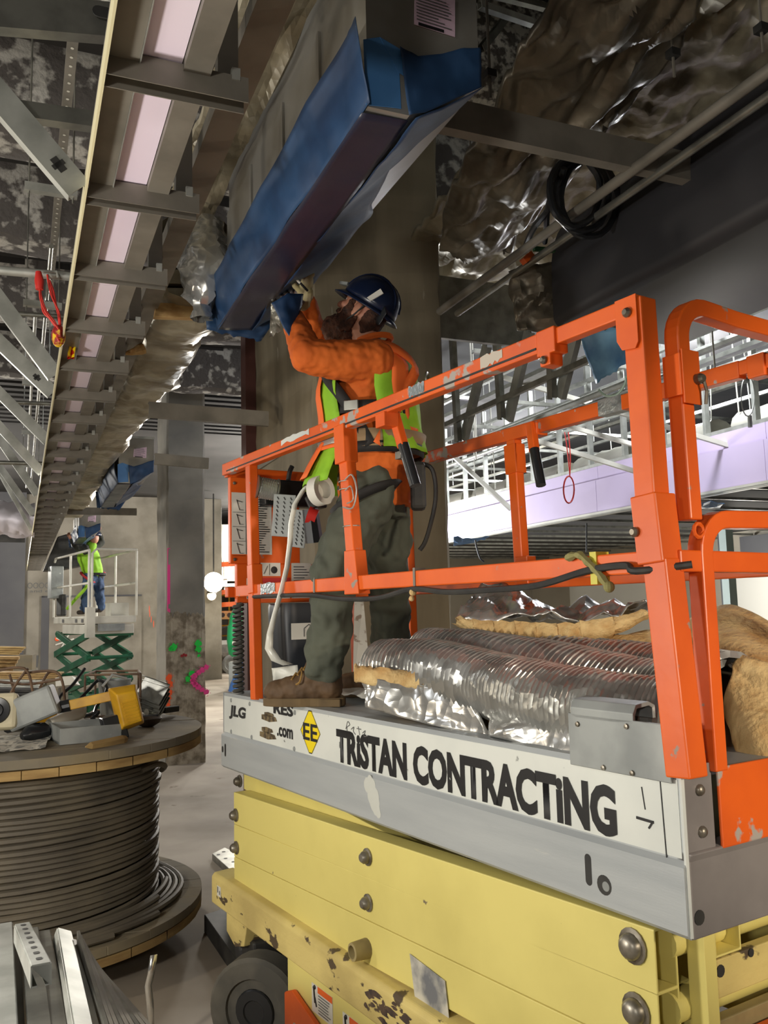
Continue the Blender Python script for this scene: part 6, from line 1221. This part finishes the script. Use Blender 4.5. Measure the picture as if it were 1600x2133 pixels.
m = MB(); m.tube(spline([q+ZZ*.05, q+ZZ*.02-F_*.06, q-ZZ*.1-F_*.07, q-ZZ*.25-F_*.03, q-ZZ*.3], 5), .009, 6); P('lanyard', m, 'black', hs, smooth=True)
tpz = thing('tape_roll', 'roll of pale tape hanging at the worker\'s hip', 'tape', atd(665, 1020, 3.42)); m = MB(); ax_ = V((.75, -.62, .1)).normalized(); m.lathe([(.036, -.022), (.06, -.022), (.06, .022), (.036, .022), (.036, -.022)], atd(668, 1022, 3.42), ax_, 28); P('roll', m, 'white', tpz, smooth=True)
m = MB(); rows = []
for x, y in ((652, 1000), (632, 1020), (614, 1050), (606, 1090), (604, 1130), (598, 1180), (586, 1230), (572, 1280), (562, 1320), (560, 1350), (575, 1375), (600, 1385)):
    c = atd(x, y, 3.52+.0004*(y-1000)); rows.append([c-V((.011+.00004*max(0, y-1300)*3, 0, .002)), c+V((.011+.00004*max(0, y-1300)*3, .008, .002))])
m.grid(rows); P('loose_tail', m, mat('clear_tape', srgb(224, 224, 214), .25, alpha=.85), tpz, smooth=60, thick=.001)
mp_ = thing('marker_pen', 'thin dark marker held in the worker\'s raised glove', 'pen', atd(622, 588, 3.48)); m = MB(); m.tube([atd(608, 571, 3.36), atd(641, 606, 3.41)], .005, 8); P('barrel', m, 'blackgloss', mp_, smooth=True); m = MB(); m.tube([atd(618, 582, 3.375), atd(625, 589, 3.385)], .0056, 8); P('cap', m, 'white', mp_, smooth=True)
bs_ = thing('film_scrap', 'loose blue film draped over the worker\'s left forearm', 'plastic film', atd(600, 650, 3.4)); 
ctl2 = [[(566, 632), (600, 612), (632, 612)], [(578, 655), (602, 640), (628, 640)], [(590, 682), (606, 668), (620, 660)], [(604, 702), (612, 690), (616, 676)]]
sheet('film', 'bluefilm', bs_, lambda u, v: atd(*(lambda i, f_, k, g: ((ctl2[i][k][0]*(1-g)+ctl2[i][k+1][0]*g)*(1-f_)+(ctl2[i+1][k][0]*(1-g)+ctl2[i+1][k+1][0]*g)*f_, (ctl2[i][k][1]*(1-g)+ctl2[i][k+1][1]*g)*(1-f_)+(ctl2[i+1][k][1]*(1-g)+ctl2[i+1][k+1][1]*g)*f_))(min(int(u*3), 2), u*3-min(int(u*3), 2), min(int(v*2), 1), v*2-min(int(v*2), 1)), 3.30+.06*v*v), 14, 12, (0, -1, 0), .03, 9, 5, .002, 60)
# --- second worker on the white lift
def simple_person(label, scl, base, pose, cols, loc):
    root = thing('person', label, 'person', loc)
    J = {k: base(*v_) for k, v_ in pose.items()}; s = scl
    B = [('c', J['pel'], .15*s, J['chs'], .17*s), ('c', J['chs'], .15*s, J['nk'], .07*s), ('e', J['hd'], V((.085*s, 0, 0)), V((0, .1*s, 0)), V((0, 0, .12*s))), ('c', J['nk'], .055*s, J['hd'], .05*s), ('c', J['hd']+V((-.09*s, -.02, -.01)), .016*s, J['hd']+V((-.1*s, -.02, -.03*s)), .018*s)]
    for q in 'LR': B += [('c', J['s'+q], .055*s, J['e'+q], .042*s), ('c', J['e'+q], .042*s, J['w'+q], .03*s), ('c', J['h'+q], .085*s, J['k'+q], .06*s), ('c', J['k'+q], .06*s, J['a'+q], .04*s), ('c', J['chs'], .1*s, J['s'+q], .06*s)]; B += hand(J['w'+q], J['w'+q]-J['e'+q], (0, 1, 0), (1, 0, 0), s, .4)
    fused('body', B, skin, root, .012*s, 2)
    fused('shirt', [('c', J['pel'], .165*s, J['chs'], .185*s), ('c', J['chs'], .16*s, J['nk'], .075*s)]+[b for q in 'LR' for b in (('c', J['s'+q], .075*s, J['e'+q], .06*s), ('c', J['e'+q], .06*s, J['w'+q], .045*s), ('c', J['chs'], .13*s, J['s'+q], .08*s))], cols[0], root, .014, 3, .03, .08)
    fused('vest', [('c', J['pel']*.8+J['chs']*.2, .18*s, J['chs'], .2*s), ('c', J['chs'], .175*s, J['nk'], .1*s)], cols[1], root, .014, 3, .02, .1)
    fused('trousers', [('c', J['pel'], .165*s, J['pel']+V((0, 0, -.05)), .165*s)]+[b for q in 'LR' for b in (('c', J['h'+q], .11*s, J['k'+q], .085*s), ('c', J['k'+q], .085*s, J['a'+q], .075*s))], cols[2], root, .014, 3, .05, .09)
    for q in 'LR': f0 = J['a'+q]; fused('boot', [('c', V((f0.x, f0.y, f0.z-.02)), .06*s, V((f0.x-.02, f0.y, f0.z-.055*s)), .05*s), ('c', V((f0.x-.02, f0.y, f0.z-.06*s)), .045*s, V((f0.x-.14*s, f0.y+.1, f0.z-.065*s)), .04*s)], mat('dark_boot', srgb(60, 50, 44), .8), root, .012, 2)
    rows = [[J['hd']+V((.125*s*cos(pi/2*i/6)*cos(t), .135*s*cos(pi/2*i/6)*sin(t), .03*s+.12*s*sin(pi/2*i/6))) for t in [2*pi*k/16 for k in range(16)]] for i in range(7)]
    m = MB(); m.grid(rows, True); P('helmet', m, cols[3], root, smooth=True, thick=.005)
    return root, J
w2p, J = simple_person('distant worker in lime vest, blue jeans and red harness on the white lift', 1, atd, dict(pel=(197, 1200, 15.9), chs=(184, 1160, 15.8), nk=(190, 1138, 15.7), hd=(196, 1120, 15.7), sL=(178, 1142, 15.6), sR=(200, 1138, 16.0), eL=(160, 1140, 15.5), eR=(212, 1130, 16.1), wL=(150, 1125, 15.4), wR=(205, 1108, 16.0), hL=(185, 1205, 15.75), hR=(204, 1203, 16.0), kL=(180, 1238, 15.6), kR=(207, 1236, 15.9), aL=(176, 1268, 15.75), aR=(211, 1264, 16.0)), (mat('hood_dark', srgb(44, 46, 40), .9), lime, mat('blue_jeans', srgb(62, 84, 116), .9, 0, srgb(46, 62, 92), 5), navy), atd(195, 1279, 15.85))
rd = mat('red_harness', srgb(170, 40, 48), .7); m = MB(); m.tube([J['hL']+V((.12*cos(t)-.02, .13*sin(t), .02-.09*cos(t))) for t in [2*pi*k/16 for k in range(16)]], .022, 6, True); P('harness_strap', m, rd, w2p); m = MB(); m.tube([J['hR']+V((.12*cos(t), .13*sin(t), .02+.06*cos(t))) for t in [2*pi*k/16 for k in range(16)]], .022, 6, True); P('harness_strap', m, rd, w2p)
m = MB(); m.tube([J['pel']+V((.19*cos(t), .19*sin(t), .03)) for t in [2*pi*k/16 for k in range(16)]], .025, 6, True); P('harness_strap', m, blk, w2p)
m = MB(); m.tube(spline([atd(192, 1195, 15.5), atd(178, 1225, 15.4), atd(160, 1245, 15.5), atd(140, 1268, 15.7)], 5), .03, 6); P('lanyard', m, lime, w2p, smooth=True)
w3p, J3 = simple_person('far worker in orange vest and white helmet half hidden behind the far column', 1, lambda x, y, d: atd(x, y, d), dict(pel=(433, 1335, 29), chs=(433, 1308, 29), nk=(434, 1296, 29), hd=(435, 1287, 29), sL=(428, 1300, 28.9), sR=(440, 1300, 29.1), eL=(425, 1318, 28.9), eR=(444, 1318, 29.1), wL=(428, 1333, 28.8), wR=(446, 1334, 29), hL=(430, 1338, 28.9), hR=(437, 1338, 29.1), kL=(430, 1362, 28.9), kR=(437, 1362, 29.1), aL=(430, 1389, 28.9), aR=(437, 1389, 29.1)), (mat('navy_shirt', srgb(44, 48, 62), .9), vor, mat('dark_trousers', srgb(42, 42, 48), .9), M['white']), atz(434, 1396, 0))
# ------------------------------------------------------------------ things on the orange lift's deck
DZ = 1.505
bn = thing('waste_bin', 'black plastic bin with a white house label at the far end of the orange lift', 'bin', L(2.45, .28, DZ))
rows = []
for z, g in ((0, .82), (.02, .86), (.36, 1), (.40, 1.0), (.42, .97)):
    rows.append([L(2.45+.11*g*max(-1, min(1, 1.25*cos(t))), .285+.125*g*max(-1, min(1, 1.25*sin(t))), DZ+z) for t in [2*pi*k/32 for k in range(32)]])
m = MB(); m.grid(rows, True); m.add(rows[0], [list(range(32))[::-1]]); m.add(rows[-1], [list(range(32))]); P('body', m, mat('black_bin', srgb(42, 46, 52), .45), bn, smooth=True)
fs = 2.33
m = MB(); m.bb(L, fs-.0035, fs-.002, .185, .36, DZ+.25, DZ+.325); lb__ = P('label', m, 'white', bn)
m = MB(); pts = [(.25, .262), (.25, .30), (.275, .318), (.30, .30), (.30, .262)]
for i in range(4): m.beam(L(fs-.005, pts[i][0], DZ+pts[i][1]), L(fs-.005, pts[i+1][0], DZ+pts[i+1][1]), .004, .001, LS)
m.beam(L(fs-.005, .262, DZ+.27), L(fs-.005, .275, DZ+.295), .004, .001, LS); m.beam(L(fs-.005, .275, DZ+.295), L(fs-.005, .288, DZ+.27), .004, .001, LS); P('house_logo', m, 'ink_grey', lb__)
cw_ = thing('wire_spool', 'spool of bare wire hanging behind the first orange post', 'spool', L(2.5, .12, 2.45)); c = atd(556, 1018, 3.95); ax_ = V((.9, .35, -.15)).normalized()
m = MB(); m.lathe([(.03, -.05), (.055, -.05), (.055, -.045), (.045, -.04), (.045, .04), (.055, .045), (.055, .05), (.03, .05)], c, ax_, 24); P('spool', m, 'galv', cw_, smooth=True)
m = MB(); m.tube([c+ax_*(-.04+.08*k/160)+(ax_.orthogonal().normalized()*cos(k*.6)+ax_.cross(ax_.orthogonal().normalized())*sin(k*.6))*.048 for k in range(161)], .003, 4); P('wire', m, 'galv_light', cw_)
for i, (pts, lab) in enumerate((([(582, 1000), (582, 1080), (612, 1145), (598, 1100), (640, 1060), (634, 1140)], 'galvanised'), )):
    for j, (x0, y0, x1, y1, w_) in enumerate(((594, 1030, 588, 1118, .1), (626, 1062, 616, 1140, .08))):
        o = thing('perforated_bracket', ['left of two slotted steel brackets stacked by the control panel', 'right of two slotted steel brackets stacked by the control panel'][j], 'bracket', atd(x1, y1, 3.9)); a, b = atd(x0, y0, 3.9), atd(x1, y1, 3.92); d = (b-a).normalized(); sx = d.cross(V((0, 1, 0))).normalized(); n_ = d.cross(sx)
        m = MB(); m.beam(a, b, w_, .012, (0, -1, 0)); P('plate', m, 'zinc', o, bev=.002)
        for r_ in range(9):
            for q_ in range(3): m = MB(); c = a+d*((b-a).length*(.1+.1*r_))+sx*(w_*.3*(q_-1))+V((0, -.0075, 0)); m.beam(c-d*.006-sx*.004, c+d*.006+sx*.004, .005, .001, (0, -1, 0)); P('slot_hole', m, 'black', o)
rt_ = thing('power_tool', 'red and black cordless tool hanging by the control panel', 'tool', atd(650, 1070, 3.85)); m = MB(); m.tube([atd(642, 1072, 3.8), atd(660, 1078, 3.8)], [.045, .035], 10); P('motor', m, 'red', rt_, smooth=True); m = MB(); m.tube([atd(646, 1060, 3.8), atd(655, 1130, 3.82)], [.035, .04], 8); P('grip', m, 'blackgloss', rt_, smooth=True); m = MB(); m.beam(atd(640, 1050, 3.8), atd(662, 1040, 3.8), .05, .06); P('battery', m, 'black', rt_, bev=.008)
ws = thing('plastic_sheet', 'white crumpled plastic sheet lying on the deck behind the boots', 'plastic sheet', L(1.75, .35, DZ)); sheet('sheet', mat('white_film', srgb(206, 206, 196), .4, bump=.2, bsc=10), ws, bil(L(2.15, .26, DZ+.03), L(2.15, .62, DZ+.06), L(1.3, .62, DZ+.06), L(1.6, .18, DZ+.02)), 14, 10, ZZ, .05, 8, 2, .003, 50)
sheet('sheet_tail', mat('white_film2', srgb(214, 214, 204), .4), ws, bil(atd(566, 1392, 3.75), atd(620, 1385, 3.72), atd(622, 1425, 3.68), atd(570, 1425, 3.7)), 8, 8, (0, -1, 0), .04, 9, 4, .003, 50)
o = thing('drywall_offcut', 'speckled pale board leaning between the worker\'s legs', 'board', atd(770, 1440, 3.9)); m = MB(); m.prism([atd(738, 1250, 3.98), atd(757, 1248, 3.98), atd(775, 1450, 3.88), atd(735, 1440, 3.9)], V((.0, .012, 0))); P('panel', m, mat('speckled_board', srgb(206, 200, 186), .7, 0, srgb(150, 130, 112), 26, .56, .62), o)
# foil flex ducts and batts
def flexduct(label, pts, r, seed, rib=.015, grp='foil flexible ducts on the lift'):
    root = thing('flexible_duct', label, 'flexible duct', V(pts[0])-ZZ*r, grp); c = spline(pts, 26); n = 20; rows = []
    tot = 0; ref = ZZ
    for i, p in enumerate(c):
        d = (c[min(i+1, len(c)-1)]-c[max(i-1, 0)]).normalized(); x = d.cross(ZZ).normalized(); y = x.cross(d)
        rr_ = r*(1+rib/r*(1 if i % 2 else -.3)); rows.append([p+(x*cos(2*pi*k/n)+y*sin(2*pi*k/n)*.92)*(rr_+.2*crumple(p*1.0+x*cos(2*pi*k/n)*.1+y*sin(2*pi*k/n)*.1, .05, 9, seed)) for k in range(n)])
    m = MB(); m.grid(rows, True); P('foil_skin', m, 'foil', root, smooth=25); m = MB(); m.lathe([(r*.98, 0), (r*.7, .002)], c[0], c[0]-c[2], 16); P('end_ring', m, 'galv', root); return root
D = lambda px, py, d: atd(px, py, d)
flexduct('nearest foil flexible duct on the lift, its ribbed end left of the others', [D(795, 1392, 3.25), D(900, 1395, 3.05), D(1020, 1425, 2.75), D(1120, 1450, 2.55), D(1250, 1478, 2.36), D(1410, 1500, 2.2)], .10, 1)
flexduct('middle foil flexible duct on the lift', [D(892, 1365, 3.35), D(1000, 1375, 3.1), D(1150, 1405, 2.75), D(1300, 1440, 2.5), D(1420, 1465, 2.35)], .10, 2)
flexduct('rear foil flexible duct, under the upper foil batt', [D(985, 1352, 3.4), D(1100, 1370, 3.15), D(1250, 1395, 2.85), D(1400, 1420, 2.6), D(1530, 1440, 2.4)], .09, 3)
flexduct('lowest foil flexible duct behind the orange posts', [D(1250, 1420, 2.75), D(1400, 1435, 2.55), D(1520, 1460, 2.35)], .13, 5)
def batt(label, top, bot, th, seed, amp=.05, front='foil', name='insulation_batt', nu=34, grp=None):
    """thick fibre batt with a foil face: top and bottom polylines in space"""
    root = thing(name, label, 'insulation', bot[0]); n = nu
    pc = lambda pts, v: spline(pts, 8)[min(int(v*(len(pts)-1)*8), (len(pts)-1)*8)]
    nr = (pc(top, .5)-pc(bot, .5)).cross(pc(bot, 1)-pc(bot, 0)).normalized()
    if nr.y > 0: nr = -nr
    f = lambda u, v: pc(bot, v)*(1-u)+pc(top, v)*u
    sheet('foil_face', front, root, f, 16, 44, nr, amp, 8, seed, .003, 40)
    rows = [[f(u_, k/44)-nr*(.004+th*w_)+nr*.012*noise.noise(V((k*.5, u_*7, seed+w_))) +ZZ*.012*noise.noise(V((k*.7, 3, seed+u_))) for k in range(45)] for u_, w_ in ((0.02, 0), (.02, .5), (.1, 1), (.5, 1.1), (.9, 1), (1.02, .6), (1.03, .3), (1.02, 0))]
    m = MB(); m.grid(rows); P('fibre', m, 'fibre', root, smooth=60); return root
batt('long foil faced batt draped over the near edge of the lift deck', [D(742, 1408, 3.08), D(860, 1425, 2.95), D(985, 1438, 2.75)], [D(770, 1475, 3.06), D(890, 1508, 2.86), D(1020, 1535, 2.62)], .09, 1)
batt('second foil faced batt on the near deck edge, beside the zinc bracket', [D(1012, 1440, 2.68), D(1100, 1475, 2.5), D(1200, 1510, 2.32)], [D(1020, 1535, 2.6), D(1105, 1555, 2.43), D(1196, 1568, 2.28)], .09, 2)
for i, (pts, r) in enumerate((([D(738, 1402, 3.1), D(800, 1412, 3.03), D(880, 1418, 2.95), D(970, 1432, 2.8)], .032), ([D(1010, 1438, 2.68), D(1060, 1465, 2.58), D(1130, 1490, 2.45), D(1198, 1505, 2.33)], .034))):
    o = thing('fibre_edge', ['yellow fibre edge along the top of the long near batt', 'yellow fibre edge along the top of the second near batt'][i], 'insulation', pts[0]); c = spline(pts, 10); m = MB(); m.grid([[p+(V((0, .35, 1)).normalized()*cos(t)+V((0, -1, .3)).normalized()*sin(t)*.8)*(r+.012*noise.noise(V((k*.6, t, i)))) for t in [2*pi*j/12 for j in range(12)]] for k, p in enumerate(c)], True); P('fibre', m, 'fibre', o, smooth=60)
ub = thing('insulation_batt', 'big foil faced batt lying on top of the flexible ducts', 'insulation', D(1150, 1350, 3.1))
top = [D(985, 1245, 3.55), D(1030, 1222, 3.55), D(1090, 1240, 3.5), D(1150, 1262, 3.4), D(1250, 1258, 3.25), D(1352, 1262, 3.05)]; bot = [D(948, 1284, 3.3), D(1010, 1292, 3.2), D(1080, 1294, 3.1), D(1150, 1298, 3.02), D(1230, 1292, 2.95), D(1345, 1270, 2.9)]
pcc = lambda pts, v: spline(pts, 8)[min(int(v*40), 40)]
sheet('foil_face', 'foil', ub, lambda u, v: pcc(bot, v)*(1-u)+pcc(top, v)*u, 18, 48, ZZ, .09, 7, 4, .004, 35)
lo = [D(950, 1300, 3.32), D(1010, 1330, 3.22), D(1080, 1350, 3.12), D(1150, 1355, 3.04), D(1230, 1345, 2.97), D(1350, 1290, 2.92)]
rows = []
for w_ in range(7):
    rows.append([pcc(bot, k/48).lerp(pcc(lo, k/48), w_/6)+V((0, -1, 0))*(.03*sin(pi*w_/6)+.015*noise.noise(V((k*.4, w_*.8, 3))))+ZZ*.01*noise.noise(V((k*.5, w_, 9))) for k in range(49)])
rows += [[pcc(lo, k/48)+V((0, .25, .0)) for k in range(49)]]
m = MB(); m.grid(rows); P('fibre', m, 'fibre', ub, smooth=60)
tb = thing('insulation_batt', 'bare tan fibre batt sagging over the ducts behind the orange corner post', 'insulation', D(1300, 1375, 2.9))
ctl = [[D(1232, 1360, 3.0), D(1300, 1340, 3.0), D(1400, 1325, 2.9), D(1480, 1292, 2.85), D(1545, 1290, 2.75), D(1640, 1340, 2.6)], [D(1240, 1378, 2.9), D(1310, 1380, 2.8), D(1400, 1378, 2.7), D(1480, 1382, 2.55), D(1560, 1400, 2.45), D(1660, 1440, 2.4)]]
sheet('fibre', 'fibre', tb, lambda u, v: pcc(ctl[0], v)*(1-u)+pcc(ctl[1], v)*u, 10, 48, ZZ, .05, 6, 6, .05, 60)
rb_ = thing('insulation_batt', 'torn tan fibre batt with a foil back behind the orange gate, right edge', 'insulation', D(1560, 1600, 2.2))
ctl = [[D(1538, 1378, 2.4), D(1580, 1385, 2.35), D(1650, 1400, 2.3)], [D(1525, 1420, 2.35), D(1580, 1470, 2.28), D(1660, 1500, 2.25)], [D(1535, 1500, 2.3), D(1575, 1520, 2.22), D(1660, 1540, 2.2)], [D(1550, 1590, 2.25), D(1600, 1590, 2.2), D(1670, 1580, 2.2)]]
def c4(u, v):
    a = [spline(r, 8)[min(int(v*16), 16)] for r in ctl]; return spline(a, 8)[min(int(u*24), 24)]
sheet('fibre', 'fibre', rb_, c4, 24, 16, (0, -1, 0), .06, 7, 3, .05, 60); 
m = MB(); m.grid([[V(c4(i/12, k/6))+V((-.05, .12, -.01)) for k in range(7)] for i in range(13)]); P('foil_back', m, 'foil_dark', rb_, smooth=60, thick=.004)
pb_ = thing('pallet_board', 'orange board edge between the big column and the flexible ducts', 'board', D(930, 1340, 3.6)); m = MB(); m.prism([D(880, 1342, 3.5), D(950, 1325, 3.5), D(965, 1350, 3.45), D(890, 1358, 3.45)], V((0, .1, 0))); P('board', m, 'lumber', pb_)
fo = thing('filler_box', 'long cardboard box under the flexible ducts on the deck', 'box', L(.9, .38, DZ)); m = MB(); m.bb(L, .3, 1.5, .22, .62, DZ, DZ+.10); P('body', m, mat('cardboard', srgb(150, 120, 84), .8), fo, bev=.004)
